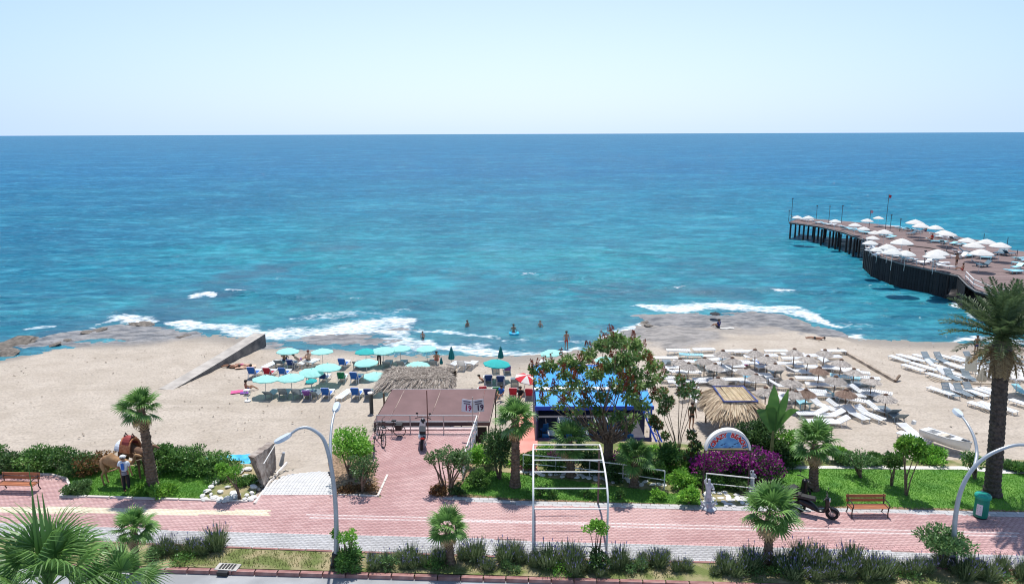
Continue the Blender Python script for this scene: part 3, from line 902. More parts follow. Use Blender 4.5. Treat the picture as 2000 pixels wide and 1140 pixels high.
# ------------------------------------------------------------------ plants
def leaf_cloud(blobs, n, L, W, seed, up=.35, shell=.55, hang=0.0):
    """diamond leaves through ellipsoid clumps; returns V,F,tone"""
    rs = np.random.RandomState(seed)
    vol = np.array([b[3] * b[4] * b[5] for b in blobs]) ** .67; pr = vol / vol.sum()
    bi = rs.choice(len(blobs), n, p=pr); B = np.array(blobs)[bi]
    d = rs.normal(size=(n, 3)); d /= np.linalg.norm(d, axis=1)[:, None]
    r = shell + (1 - shell) * rs.rand(n) ** .6
    r *= 1 + .22 * (rs.rand(n) - .3)
    C = B[:, :3] + d * r[:, None] * B[:, 3:6]
    ax = d * .8 + rs.normal(size=(n, 3)) * .6 + np.array([0, 0, up]); ax[:, 2] -= hang; ax /= np.linalg.norm(ax, axis=1)[:, None]
    q = rs.normal(size=(n, 3)); sd = np.cross(ax, q); sd /= np.linalg.norm(sd, axis=1)[:, None]
    nm = np.cross(ax, sd)
    l = L * (.6 + .7 * rs.rand(n)); w = W * (.6 + .7 * rs.rand(n))
    V = np.zeros((n, 4, 3))
    V[:, 0] = C; V[:, 1] = C + ax * (l * .5)[:, None] + sd * w[:, None] + nm * (w * .3)[:, None]
    V[:, 2] = C + ax * l[:, None]; V[:, 3] = C + ax * (l * .5)[:, None] - sd * w[:, None] + nm * (w * .3)[:, None]
    F = np.arange(4 * n).reshape(n, 4)
    t = np.clip(rs.rand(n) * .8 + (rs.rand(len(blobs))[bi] - .5) * .5 + .1, 0, 1)
    return V.reshape(-1, 3), F, np.repeat(t, 4)

def blobset(c, R, n, seed, rz=None, sub=.5, flat=.8):
    rg = random.Random(seed); out = []
    rz = rz or R
    for i in range(n):
        a = rg.uniform(0, 6.28); e = math.acos(rg.uniform(-.85, 1)); q = rg.uniform(.45, .8)
        out.append((c[0] + R * q * math.sin(e) * math.cos(a), c[1] + R * q * math.sin(e) * math.sin(a), c[2] + rz * q * math.cos(e), R * sub * rg.uniform(.7, 1.2), R * sub * rg.uniform(.7, 1.2), rz * sub * flat * rg.uniform(.7, 1.2)))
    return out

G_OLE = leafmat('oleander_leaf', (0.05, 0.12, 0.04), (0.19, 0.32, 0.11))
G_BUSH = leafmat('bush_leaf', (0.03, 0.10, 0.025), (0.19, 0.36, 0.08))
G_BRIGHT = leafmat('bright_leaf', (0.09, 0.26, 0.03), (0.30, 0.56, 0.08))
G_DARK = leafmat('dark_leaf', (0.025, 0.075, 0.022), (0.13, 0.23, 0.07))
G_PALM = leafmat('fan_palm_leaf', (0.035, 0.105, 0.025), (0.19, 0.35, 0.085), rough=.4)
G_DATE = leafmat('date_palm_leaf', (0.045, 0.085, 0.03), (0.13, 0.19, 0.075), rough=.45)
G_DRY = leafmat('dry_frond', (0.30, 0.19, 0.09), (0.48, 0.35, 0.18), transl=.15)
G_LAV = leafmat('lavender_leaf', (0.07, 0.12, 0.045), (0.26, 0.32, 0.15), transl=.15)
G_LAVF = leafmat('lavender_flower', (0.16, 0.14, 0.32), (0.36, 0.34, 0.55), transl=.2)
G_BOUG = leafmat('bougainvillea_flower', (0.17, 0.012, 0.14), (0.42, 0.04, 0.34), transl=.3)
G_TREE = leafmat('tree_leaf', (0.055, 0.14, 0.035), (0.32, 0.46, 0.14), transl=.42)
G_RED = leafmat('rusty_seed_spike', (0.16, 0.025, 0.015), (0.36, 0.075, 0.03), transl=.15)
G_REDBR = leafmat('russet_leaf', (0.10, 0.04, 0.02), (0.30, 0.17, 0.06))
M_BARK = mat('bark', (0.11, 0.075, 0.05), .9, col2=(0.24, 0.17, 0.12), scale=8, bump=.02, bscale=25)
M_PBARK = mat('palm_bark', (0.10, 0.065, 0.045), .95, col2=(0.21, 0.145, 0.10), scale=9, bump=.03, bscale=30)
M_DBARK = mat('date_palm_bark', (0.045, 0.035, 0.03), .95, col2=(0.11, 0.085, 0.07), scale=9, bump=.04, bscale=22)

def crown(parent, blobs, n, L, W, seed, m, name='crown', **kw):
    V, F, t = leaf_cloud(blobs, n, L, W, seed, **kw)
    return np_mesh(name, V, F, m, parent, attrs={'tone': t})

def bush(p, R, h, seed, m, label, cat='bush', group=None, n=900, L=.13, W=.035, name='bush', stems=4, sub=.5, nb=9, rx=1.0, flowers=None, nf=0, fl=(.08, .04)):
    r = empty(name, p, 0, label, cat, group)
    bl = [(b[0] * rx, b[1], b[2], b[3] * rx, b[4], b[5]) for b in blobset((0, 0, h * .52), R, nb, seed, rz=h * .5, sub=sub)]
    crown(r, bl, n, L, W, seed, m, 'foliage', shell=.35)
    if flowers is not None:
        fo = crown(r, [(b[0], b[1], b[2] + .05 * h, b[3] * 1.03, b[4] * 1.03, b[5] * 1.05) for b in bl], nf, fl[0], fl[1], seed + 5, flowers, 'flowers', shell=.8); fo['kind'] = 'stuff'
    mb = MB(); rg = random.Random(seed)
    for i in range(stems):
        a = rg.uniform(0, 6.28); q = rg.uniform(.2, .6) * R
        mb.tube([(0, 0, -.03), (q * .4 * math.cos(a), q * .4 * math.sin(a), h * .3), (q * math.cos(a) * rx, q * math.sin(a), h * .6)], [.025, .018, .01], 5)
    mb.build('stem', M_BARK, r)
    return r

# ---- fan palms: a crown of separate fronds that share two frond meshes
def fan_frond(seed, nseg=22, pet=.62, bl=.75, droop=.25, wf=.31):
    rg = random.Random(seed); mb = MB(); tone = []
    # petiole along +x curving down slightly
    pts = [(pet * t, 0, -.10 * t * t * pet) for t in (0, .5, 1)]
    mb.tube(pts, [.022, .016, .012], 5); tone += [.9] * (len(mb.v))
    o = Vector(pts[-1])
    for i in range(nseg):
        a = math.radians(-118 + 236 * i / (nseg - 1)) + rg.uniform(-.02, .02)
        l = bl * (1 - .30 * abs(a) / 2.1) * rg.uniform(.92, 1.05)
        w = l * math.sin(math.radians(236 / nseg)) * wf
        d = Vector((math.cos(a), math.sin(a), .12)); s = Vector((-math.sin(a), math.cos(a), 0)); zt = (1 if i % 2 else -1) * .012
        p0 = o; p1 = o + d * l * .5 + Vector((0, 0, -.02)); p2 = o + d * l * .8 + Vector((0, 0, -.06 - droop * .25 * l)); p3 = o + d * l * .98 + Vector((0, 0, -.10 - droop * l * rg.uniform(.5, 1.1)))
        b = len(mb.v)
        mb.v += [tuple(p0 - s * .006), tuple(p0 + s * .006), tuple(p1 - s * w + Vector((0, 0, zt))), tuple(p1 + s * w - Vector((0, 0, zt))), tuple(p2 - s * w * .55), tuple(p2 + s * w * .55), tuple(p3)]
        mb.f += [(b, b + 1, b + 3, b + 2), (b + 2, b + 3, b + 5, b + 4), (b + 4, b + 5, b + 6)]; mb.m += [0, 0, 0]
        t = rg.uniform(.25, .95); tone += [t * .7, t * .7, t, t, t, t, min(1, t + .2)]
    return mb, tone
def _proto(build, name, m):
    mb, t = build; o = mb.build(name, m, None, tone=t); me = o.data; bpy.data.objects.remove(o); return me
FRONDS = [_proto(fan_frond(1), 'frond', G_PALM), _proto(fan_frond(2, droop=.5), 'frond', G_PALM), _proto(fan_frond(3, nseg=18, droop=.1), 'frond', G_PALM)]
FRONDS_BIG = [_proto(fan_frond(4, nseg=36, droop=.6, wf=.24, pet=.75, bl=.82), 'frond', G_PALM), _proto(fan_frond(5, nseg=32, droop=1.05, wf=.22, pet=.8, bl=.85), 'frond', G_PALM)]
FROND_DRY = _proto(fan_frond(6, nseg=16, droop=.9), 'dry_frond', G_DRY)
FROND_SPEAR = None

def palm_trunk(base, top, r0, r1, seed, m, ring=.07, rough=.16, n=12, boot=0.0):
    rg = random.Random(seed); mb = MB()
    d = top - base; L = d.length; k = max(4, int(L / ring)); pts = []; rr = []
    for i in range(k + 1):
        t = i / k; b = math.sin(t * math.pi) * .04 * L * rg.uniform(.95, 1.05) * .5
        pts.append(d * t + Vector((b * .3, 0, 0)))
        flare = .35 * math.exp(-t * L / .25)
        q = r0 + (r1 - r0) * t
        if boot: q = q * (1 + boot * math.exp(-((t - .90) / .10) ** 2))
        rr.append(q * (1 + flare) * (1 + (rough if i % 2 else -rough * .4) * rg.uniform(.4, 1)))
    mb.tube(pts, rr, n)
    # leaf-base stubs
    for i in range(int(L * (14 if rough > .1 else 6))):
        t = rg.uniform(.35 if rough > .1 else .6, 1.0); a = rg.uniform(0, 6.28); q = (r0 + (r1 - r0) * t) * .95
        p = d * t + Vector((math.cos(a) * q, math.sin(a) * q, 0))
        mb.tube([p, p + Vector((math.cos(a) * .07, math.sin(a) * .07, .08))], [.035, .008], 4)
    return mb

def fan_palm(base, cpx, cpy, R, label, seed, nf=26, r0=.17, r1=.12, big=False, group='fan palms along the promenade', dry=4, updense=1.0, crown_at=None, trunk_mat=None):
    base = Vector(base)
    top = crown_at if crown_at is not None else atY(cpx, cpy, base.y)
    root = empty('fan_palm', base, 0, label, 'palm tree', group)
    palm_trunk(Vector((0, 0, -.05)), top - base, r0, r1, seed, trunk_mat or M_PBARK).build('trunk', trunk_mat or M_PBARK, root, smooth=False)
    rg = random.Random(seed * 7); sc = R / 1.25
    fr = FRONDS_BIG if big else FRONDS
    for i in range(nf):
        t = (i + .5) / nf
        el = math.radians(82 - 112 * t ** 1.0 + rg.uniform(-7, 7)); az = i * 2.39996 + rg.uniform(-.25, .25)
        o = link('frond', fr[i % len(fr)], root); o.location = top - base + Vector((0, 0, rg.uniform(-.05, .08)))
        s = sc * rg.uniform(.82, 1.08); o.scale = (s, s, s)
        o.rotation_euler = (Euler((rg.uniform(-.5, .5), -el, az), 'XYZ')).to_matrix().to_euler()
    for i in range(dry):
        o = link('dry_frond', FROND_DRY, root); o.location = top - base + Vector((0, 0, -.12)); o.scale = (sc * .75,) * 3
        o.rotation_euler = (0, math.radians(rg.uniform(45, 75)), i * 6.28 / dry + rg.uniform(-.4, .4))
    return root

fan_palm(at(300, 957), 275, 798, 1.06, 'curved-trunk fan palm on the left lawn beside the two camels', 11, r0=.24, r1=.16, nf=22)
fan_palm(at(1006, 950), 1006, 818, 1.12, 'fan palm on the middle lawn, left of the white arched frame', 12, r0=.21, r1=.15, nf=24, dry=8)
fan_palm(at(1115, 930), 1112, 862, 1.05, 'short fan palm seen through the top of the white arched frame', 13, r0=.19, r1=.14, nf=24)
fan_palm(at(1238, 950), 1242, 893, 1.0, 'short bushy fan palm beside the white railing, right of the arched frame', 14, r0=.17, r1=.13, nf=22, dry=3)
fan_palm(at(1588, 956), 1590, 868, 1.2, 'fan palm on the right lawn next to the parked motor scooters', 15, r0=.21, r1=.15, nf=25)
fan_palm(at(1499, 1098), 1503, 1000, 1.22, 'spreading fan palm in the kerb strip in front of the arched blue sign', 16, r0=.16, r1=.13, nf=25, dry=8)
fan_palm(at(880, 1100), 874, 1030, .85, 'small bright fan palm in the kerb strip left of the arched frame', 17, r0=.15, r1=.11, nf=22, dry=5)
fan_palm(at(262, 1115), 262, 1032, .85, 'small fan palm behind the big foreground palm at the kerb', 18, r0=.14, r1=.11, nf=22, dry=3)
_f = atY(95, 1150, 17.5)
fan_palm((_f.x, 17.5, -.12), 0, 0, 1.75, 'large foreground fan palm with drooping leaf tips, bottom left corner', 19, nf=24, r0=.26, r1=.2, big=True, dry=0, crown_at=_f)
_f = atY(235, 1150, 18.0)
fan_palm((_f.x, 18.0, -.12), 0, 0, 1.15, 'lower fan palm crown tucked against the right side of the foreground palm', 20, nf=15, r0=.2, r1=.16, big=True, dry=0, crown_at=_f)

# furled spear leaves of the foreground palm
_pl = [o for o in COL.objects if o.get('label', '').startswith('large foreground')][0]
for i, (x, y, dx) in enumerate([(55, 905, -.05), (72, 962, .05), (82, 960, .12), (62, 970, -.12), (92, 990, .2)]):
    e = atY(x, y, 17.5) - Vector(_pl.location); b0 = atY(95, 1150, 17.5) - Vector(_pl.location); mb = MB(); d = e - b0
    mb.strip([b0, b0 + d * .3 + Vector((dx, 0, 0)), b0 + d * .7 + Vector((dx * .5, 0, 0)), e], [.05, .075 if i else .05, .045 if i else .02, .006], Vector((1, .3, 0)).normalized())
    mb.build('spear_leaf', G_PALM, _pl, tone=.35)
# ---- tall date palm
def date_frond(seed, L=3.1, n=46, droop=1.0):
    rg = random.Random(seed); mb = MB(); tone = []
    def P(t): return Vector((L * t * (1 - .08 * t * t), 0, L * (.12 * t - .30 * droop * t * t)))
    pts = [P(i / 8) for i in range(9)]
    mb.tube(pts, [.03, .026, .022, .018, .015, .012, .009, .006, .003], 4); tone += [.95] * len(mb.v)
    for i in range(n):
        t = .12 + .88 * i / n; p = P(t); d = (P(min(1, t + .02)) - P(t - .02)).normalized()
        for s in (-1, 1):
            l = .46 * math.sin(math.pi * (.18 + .78 * t)) ** .6 * rg.uniform(.85, 1.1)
            dir = (d * .55 + Vector((0, s, 0)) * .8 + Vector((0, 0, rg.uniform(-.15, .45)))).normalized()
            sd = dir.cross(Vector((0, 0, 1))).normalized() * .026
            e = p + dir * l + Vector((0, 0, -.10 * l)); m_ = p + dir * l * .45
            b = len(mb.v); mb.v += [tuple(p), tuple(m_ - sd), tuple(e), tuple(m_ + sd)]; mb.f += [(b, b + 1, b + 2, b + 3)]; mb.m += [0]
            q = rg.random(); tone += [q] * 4
    return mb, tone
DF = [_proto(date_frond(1), 'frond', G_DATE), _proto(date_frond(2, droop=1.35), 'frond', G_DATE), _proto(date_frond(3, droop=.6), 'frond', G_DATE)]
DFD = _proto(date_frond(4, L=1.7, droop=1.6), 'dry_frond', G_DRY)
def date_palm(base, top, label):
    root = empty('date_palm', base, 0, label, 'palm tree')
    palm_trunk(Vector((0, 0, -.05)), top - base, .31, .28, 5, M_DBARK, ring=.11, rough=.10, n=16, boot=.35).build('trunk', M_DBARK, root)
    rg = random.Random(3)
    for i in range(60):
        t = (i + .5) / 60; el = math.radians(88 - 92 * t + rg.uniform(-6, 6)); az = i * 2.39996 + rg.uniform(-.2, .2)
        o = link('frond', DF[i % 3], root); o.location = top - base + Vector((0, 0, .1)); s = rg.uniform(.76, .93); o.scale = (s, s, s)
        o.rotation_euler = (rg.uniform(-.4, .4), -el, az)
    for i in range(16):
        o = link('dry_frond', DFD, root); o.location = top - base + Vector((0, 0, -.25)); o.scale = (.85,) * 3
        o.rotation_euler = (rg.uniform(-.4, .4), math.radians(rg.uniform(5, 55)), i * .39 + rg.uniform(-.2, .2))
    return root
_b = at(1937, 966)
date_palm(_b, atY(1957, 664, _b.y), 'tall dark date palm with orange fruit stalks at the right edge of the lawn')

# ---- lavender clumps in the kerb strip
def lavender(seed, R=.45, h=.62, n=240):
    rs = np.random.RandomState(seed)
    a = rs.rand(n) * 6.283; r = R * rs.rand(n) ** .6; q = rs.rand(n)
    bx = r * np.cos(a) * .5; by = r * np.sin(a) * .5; tx = r * np.cos(a) * 1.15 + rs.normal(size=n) * .05; ty = r * np.sin(a) * 1.15 + rs.normal(size=n) * .05
    hh = h * (.55 + .5 * q)
    P0 = np.stack([bx, by, np.zeros(n)], -1); P1 = np.stack([tx, ty, hh], -1)
    sd = np.stack([-np.sin(a), np.cos(a), np.zeros(n)], -1) * .011
    V = np.zeros((n, 4, 3)); V[:, 0] = P0 - sd; V[:, 1] = P0 + sd; V[:, 2] = P1 + sd * .5; V[:, 3] = P1 - sd * .5
    F = np.arange(4 * n).reshape(n, 4); T = np.repeat(rs.rand(n), 4)
    b = leaf_cloud([(0, 0, h * .33, R * .75, R * .75, h * .33)], 420, .13, .02, seed, shell=.2, up=.9)
    V = np.concatenate([V.reshape(-1, 3), b[0]]); F = np.concatenate([F, b[1] + 4 * n]); T = np.concatenate([T, b[2]])
    # flower heads
    k = rs.rand(n) < .15; P = P1[k]; m = k.sum(); d = (P1 - P0)[k]; d /= np.linalg.norm(d, axis=1)[:, None]
    FV = np.zeros((m, 4, 3)); s2 = np.cross(d, rs.normal(size=(m, 3))); s2 /= np.linalg.norm(s2, axis=1)[:, None]; s2 *= .018
    FV[:, 0] = P - d * .03; FV[:, 1] = P + d * .04 + s2; FV[:, 2] = P + d * .11; FV[:, 3] = P + d * .04 - s2
    return (V, F, T), (FV.reshape(-1, 3), np.arange(4 * m).reshape(m, 4), np.repeat(rs.rand(m), 4))
LV = []
for i in range(4):
    a, b = lavender(50 + i)
    o = np_mesh('foliage', a[0], a[1], G_LAV, attrs={'tone': a[2]}); p = np_mesh('flowers', b[0], b[1], G_LAVF, attrs={'tone': b[2]})
    LV.append((o.data, p.data)); bpy.data.objects.remove(o); bpy.data.objects.remove(p)
LAVX = [(300, 1084), (330, 1080), (352, 1082), (378, 1078), (405, 1080), (428, 1074), (722, 1094), (745, 1101), (776, 1095), (800, 1100), (838, 1100), (858, 1096), (905, 1092), (926, 1092), (952, 1104),
        (990, 1098), (1012, 1096), (1040, 1106), (1065, 1105), (1092, 1102), (1118, 1106), (1150, 1112), (1196, 1108), (1226, 1104), (1262, 1100), (1288, 1098), (1312, 1112), (1405, 1108), (1432, 1112), (1460, 1108), (1530, 1112),
        (1556, 1106), (1585, 1116), (1612, 1110), (1640, 1118), (1668, 1108), (1697, 1118), (1724, 1112), (1752, 1110), (1790, 1122), (1815, 1112), (1868, 1120), (1900, 1118), (1930, 1126), (1960, 1118), (1990, 1128), (205, 1072), (230, 1078)]
LAVX += [(x_ + rnd.uniform(8, 22), y_ + rnd.uniform(-7, 9)) for x_, y_ in LAVX if x_ > 960] + [(x_, 1098 + (x_ - 700) * .02 + rnd.uniform(0, 12)) for x_ in (735, 790, 815, 945, 1125, 1400, 1420, 1545, 1570, 1600, 1625, 1655, 1685, 1710, 1740)]
for i, (x, y) in enumerate(LAVX):
    r = empty('lavender_bush', at(x + rnd.uniform(-9, 9), y + rnd.uniform(-4, 5), .02), rnd.uniform(0, 6.28), 'clump of grey-green lavender with small purple flowers in the kerbside strip', 'lavender', 'lavender clumps in the kerbside strip')
    link('foliage', LV[i % 4][0], r); link('flowers', LV[i % 4][1], r)['kind'] = 'stuff'; s = rnd.choice((.45, .6, .75, .9, 1.15)) * rnd.uniform(.9, 1.1); r.scale = (s, s, s * rnd.uniform(.8, 1.3))

for i, (x, y, m, lb) in enumerate([(755, 1108, G_OLE, 'small grey-green weed clump in the strip left of the small bright palm'), (850, 1106, G_BUSH, 'green weed clump at the foot of the small bright palm'), (1000, 1112, G_OLE, 'spreading grey-green weed left of the white arch post'), (1100, 1116, G_BRIGHT, 'yellow-green weed clump between the white arch posts'), (1245, 1116, G_OLE, 'pale weed clump right of the white arch'),
        (1475, 1120, G_DARK, 'dark weed clump at the foot of the spreading kerbside palm'), (1525, 1122, G_BUSH, 'green weed clump right of the spreading kerbside palm'), (1640, 1124, G_OLE, 'grey-green weed clump in the strip below the bench'), (1765, 1124, G_BUSH, 'green weed clump in the strip left of the wide-headed small tree'), (1945, 1128, G_OLE, 'weed clump in the strip near the right edge'), (300, 1092, G_OLE, 'weed clump at the left end of the strip'), (360, 1092, G_BUSH, 'low green weed clump at the left of the drain')]):
    bush(at(x, y, .02), rnd.uniform(.28, .48), rnd.uniform(.25, .55), 400 + i, m, lb, 'plant', 'weed clumps in the kerbside strip', n=420, L=.11, W=.02, nb=7, stems=1, name='weed_clump', rx=1.3)
# ---- multi-stem trees and shrubs
def tree(p, stems, blobs, n, L, W, seed, m, label, cat='tree', name='tree', group=None, r0=.06, shell=.35, hang=0, up=.3, extra=None, bark=None):
    root = empty(name, p, 0, label, cat, group)
    mb = MB()
    for s in stems:
        k = len(s); mb.tube(s, [r0 * (1 - .75 * i / (k - 1)) for i in range(k)], 6)
    mb.build('trunk', bark or M_BARK, root)
    crown(root, blobs, n, L, W, seed, m, shell=shell, hang=hang, up=up)
    if extra: extra(root)
    return root

def stems_to(blobs, seed, p0=(0, 0, -.05), fork=.35, lean=.1):
    rg = random.Random(seed); out = []
    for b in blobs:
        f = Vector((b[0] * .25 + rg.uniform(-lean, lean), b[1] * .25 + rg.uniform(-lean, lean), b[2] * fork))
        out.append([Vector(p0) + Vector((rg.uniform(-.05, .05), rg.uniform(-.05, .05), 0)), f, Vector((b[0] * .7, b[1] * .7, b[2] * .72)), Vector(b[:3])])
    return out

def tree_at(bx, by, cx, cy, R, rz, seed, m, label, n=1400, L=.12, W=.03, nb=9, z=0, **kw):
    p = at(bx, by, z); c = atY(cx, cy, p.y) - p
    bl = blobset(c, R, nb, seed, rz=rz)
    return tree(p, stems_to(bl[:6], seed), bl, n, L, W, seed, m, label, **kw)

# oleander by the bicycles (big bush), tree on the terrace corner, round-pruned ones
tree_at(685, 935, 688, 872, .95, .95, 31, G_BRIGHT, 'dense bright green bush left of the terrace, below the leaning bicycles', n=3600, L=.15, W=.035, nb=16, cat='bush')
tree_at(708, 960, 706, 912, .62, .75, 32, G_OLE, 'grey-green multi-stem shrub standing in the bark bed left of the terrace', n=1500, cat='shrub')
tree_at(878, 962, 893, 890, .62, .80, 33, G_OLE, 'round-headed multi-stem oleander at the right corner of the terrace', n=2200, nb=10)
tree_at(868, 960, 853, 893, .42, .40, 34, G_OLE, 'small thin leaning oleander beside the terrace corner oleander', n=480, nb=6, r0=.04)
tree_at(470, 975, 447, 918, .46, .40, 35, G_BRIGHT, 'clipped lollipop tree on a thin bent stem in the rock garden', n=1700, L=.09, W=.035, nb=10, r0=.035)
tree_at(1166, 1100, 1166, 1032, .42, .22, 36, G_BRIGHT, 'clipped shrub with a flat-topped green head right of the arched frame', n=1000, L=.09, W=.035, nb=8, r0=.03)
bush(at(1168, 1112), .42, .95, 37, G_DARK, 'dark upright shrub base below the flat-topped clipped head at the kerb', n=900)
tree_at(1838, 1104, 1842, 1050, .88, .48, 38, G_OLE, 'wide-headed small tree at the kerb beside the curved lamp post at right', n=3000, L=.13, W=.03, nb=14, r0=.05)
tree_at(680, 1108, 682, 1048, .34, .45, 39, G_BRIGHT, 'sparse tall oleander with white flowers beside the left lamp post', n=420, nb=6, r0=.03)
bush(at(682, 1112), .45, .85, 40, G_BUSH, 'dense low bush around the foot of the left lamp post', n=1500, L=.16, W=.03)
tree_at(662, 1100, 658, 1040, .16, .32, 41, G_BRIGHT, 'leafy shoot climbing the left lamp post', n=220, nb=4, cat='shrub')
tree_at(1740, 948, 1740, 893, .55, .42, 42, G_BUSH, 'darker two-stemmed tree in the small group on the right lawn', n=2000, nb=10, r0=.04)
tree_at(1770, 968, 1778, 872, .62, .52, 43, G_BRIGHT, 'bright green staked young tree in the small group on the right lawn', n=1700, L=.15, W=.05, nb=10, r0=.035)
tree_at(1680, 932, 1682, 895, .72, .50, 44, G_OLE, 'low spreading oleander alone on the right lawn by the pale path', n=900, nb=9, cat='shrub')
tree_at(1905, 935, 1900, 902, .55, .45, 45, G_BUSH, 'shrub behind the second lamp arm beside the tall date palm', n=800, nb=8, cat='shrub')
# clumps by the terrace railing
bush(at(935, 950), .5, .85, 46, G_BUSH, 'dark low bush at the foot of the terrace railing', n=1500)
bush(at(945, 915), .6, 1.3, 47, G_BRIGHT, 'light green bush against the sloping white railing', n=1800)
tree_at(975, 935, 975, 868, .70, 1.05, 48, G_DARK, 'dense dark oleander between the white railing and the fan palm', n=4200, nb=16)
bush(at(1345, 985), .40, .75, 49, G_BRIGHT, 'leafy green bush just left of the statue by the arched sign', n=1100, L=.16, W=.05)
bush(at(1285, 975), .3, .45, 51, G_BRIGHT, 'small bright seedling bush in the edge bed near the white railing', n=380)
for i, (x, y) in enumerate([(1054, 968), (1080, 971), (1143, 972), (1210, 976)]):
    bush(at(x, y), .20, .42, 60 + i, G_BUSH, 'little bush planted in the bark edge behind the promenade', n=240, nb=4, group='little bushes in the bark edge')
bush(at(150, 962), .62, .55, 52, G_OLE, 'grey-green rounded bush at the edge of the paved bay', n=2400, L=.09, W=.03)
bush(at(320, 965), .60, .45, 53, G_BRIGHT, 'low bright plants round the foot of the curved-trunk fan palm', n=1300, rx=1.4)
bush(at(276, 962), .45, .42, 54, G_BRIGHT, 'low pale-green plants in front of the camel handler', n=800)
bush(at(430, 940), .5, .32, 55, G_BUSH, 'low trailing green plants between rocks, left part of the rock garden', n=1100, rx=1.3)
bush(at(480, 945), .5, .30, 56, G_BUSH, 'low trailing green plants between rocks beside the concrete slab', n=900)
bush(at(700, 958), .6, .22, 57, G_REDBR, 'low russet ground plants in the bark bed left of the terrace', n=900, rx=1.4, L=.08)
bush(at(858, 964), .4, .40, 58, G_REDBR, 'russet orange low plants at the right corner of the terrace', n=900, L=.08)
bush(at(893, 962), .4, .35, 59, G_DARK, 'dark maroon low plants at the right terrace corner', n=700, L=.08)
# hedge behind the left lawn
HED = [(-30, 905, G_BUSH), (20, 908, G_DARK), (70, 905, G_BUSH), (112, 905, G_BUSH), (160, 909, G_DARK), (188, 908, G_REDBR), (325, 905, G_BUSH), (360, 908, G_BUSH), (395, 909, G_BUSH), (300, 900, G_BUSH), (425, 912, G_BUSH)]
HL = ['leftmost bush of the hedge behind the left lawn', 'dark second bush of the hedge behind the left lawn', 'tall green bush of the hedge above the paved bay', 'pointed green bush of the hedge right of the paved bay', 'dark low bush of the hedge left of the camels',
      'russet-tinted bush of the hedge just left of the camels', 'large bush of the hedge right of the curved palm trunk', 'reddish-tipped wide bush of the hedge behind the left lawn', 'bush of the hedge in front of the blue tarpaulin', 'bush of the hedge directly behind the curved palm trunk', 'last bush of the hedge by the clipped lollipop tree']
for i, (x, y, m) in enumerate(HED):
    bush(at(x, y + 12), .85, rnd.uniform(.9, 1.25) if i not in (4, 5, 8) else .85, 70 + i, m, HL[i], n=2300, L=.12, W=.035, nb=12, rx=1.2, group='bushes of the hedge behind the left lawn')
# vegetation between bar and lawn, right
SH = [(1085, 918, .5, .6, G_BUSH, 'small bush behind the white railing near the bar'), (1030, 915, .4, .7, G_BUSH, 'bush at the top end of the coral ramp'),
      (1308, 918, .55, 1.25, G_BUSH, 'bright oleander left of the arched sign behind the railing'), (1332, 950, .55, .7, G_BRIGHT, 'yellow-green bush under the white railing near the sign post'), (1390, 950, .5, .6, G_BUSH, 'spiky green plant below the arched sign, left side'),
      (1440, 952, .5, .6, G_DARK, 'spiky dark plant below the arched sign, right side'), (1530, 905, .8, 1.1, G_DARK, 'dark shrub right of the bougainvillea'), (1545, 898, .8, 1.5, G_BRIGHT, 'bright shrub behind the fan palm on the right lawn'),
      (1500, 885, .9, 1.9, G_DARK, 'tall dark shrub behind the bougainvillea'), (1470, 880, .8, 1.6, G_DARK, 'dark shrub between thatched hut and arched sign'), (1630, 898, .7, .6, G_BRIGHT, 'low bright bush behind the pale path, left'),
      (1820, 898, .8, .5, G_BRIGHT, 'low grass-green bush in front of the white boat'), (1655, 905, .5, .5, G_OLE, 'low grey-green bush behind the pale path'), (1150, 925, .5, .9, G_DARK, 'dark bush behind the arched frame by the bar'),
      (1195, 935, .6, .7, G_DARK, 'dark bush in the railing shade left of the short bushy palm'), (1275, 930, .5, .9, G_BUSH, 'green bush behind the railing by the bar column'), (1990, 920, .5, .4, G_BUSH, 'small bush on the path edge at far right'),
      (1968, 914, .3, .3, G_OLE, 'tiny bush right of the date palm trunk'), (1700, 903, .5, .4, G_BUSH, 'low bush behind the lone oleander on the lawn')]
for i, (x, y, R, h, m, lb) in enumerate(SH):
    bush(at(x, y), R, h, 90 + i, m, lb, n=int(1500 * R / .5), L=.15, W=.04)
bush(at(1415, 938), 1.05, 1.5, 120, G_BUSH, 'purple bougainvillea mound behind the arched sign, left half', n=2200, nb=18, rx=1.25, flowers=G_BOUG, nf=3700, fl=(.10, .055), name='bougainvillea', cat='bougainvillea')
bush(at(1478, 935), .95, 1.35, 121, G_DARK, 'darker purple bougainvillea mound behind the arched sign, right half', n=2200, nb=14, rx=1.1, flowers=G_BOUG, nf=2000, fl=(.10, .05), name='bougainvillea', cat='bougainvillea')
bush(at(1084, 902), .35, .5, 122, G_BUSH, 'small purple bougainvillea seen through the arched frame', n=300, flowers=G_BOUG, nf=500, name='bougainvillea', cat='bougainvillea')
bush(at(1195, 912), .42, .75, 123, G_BUSH, 'small purple bougainvillea beside the large tree trunk', n=300, flowers=G_BOUG, nf=600, name='bougainvillea', cat='bougainvillea')

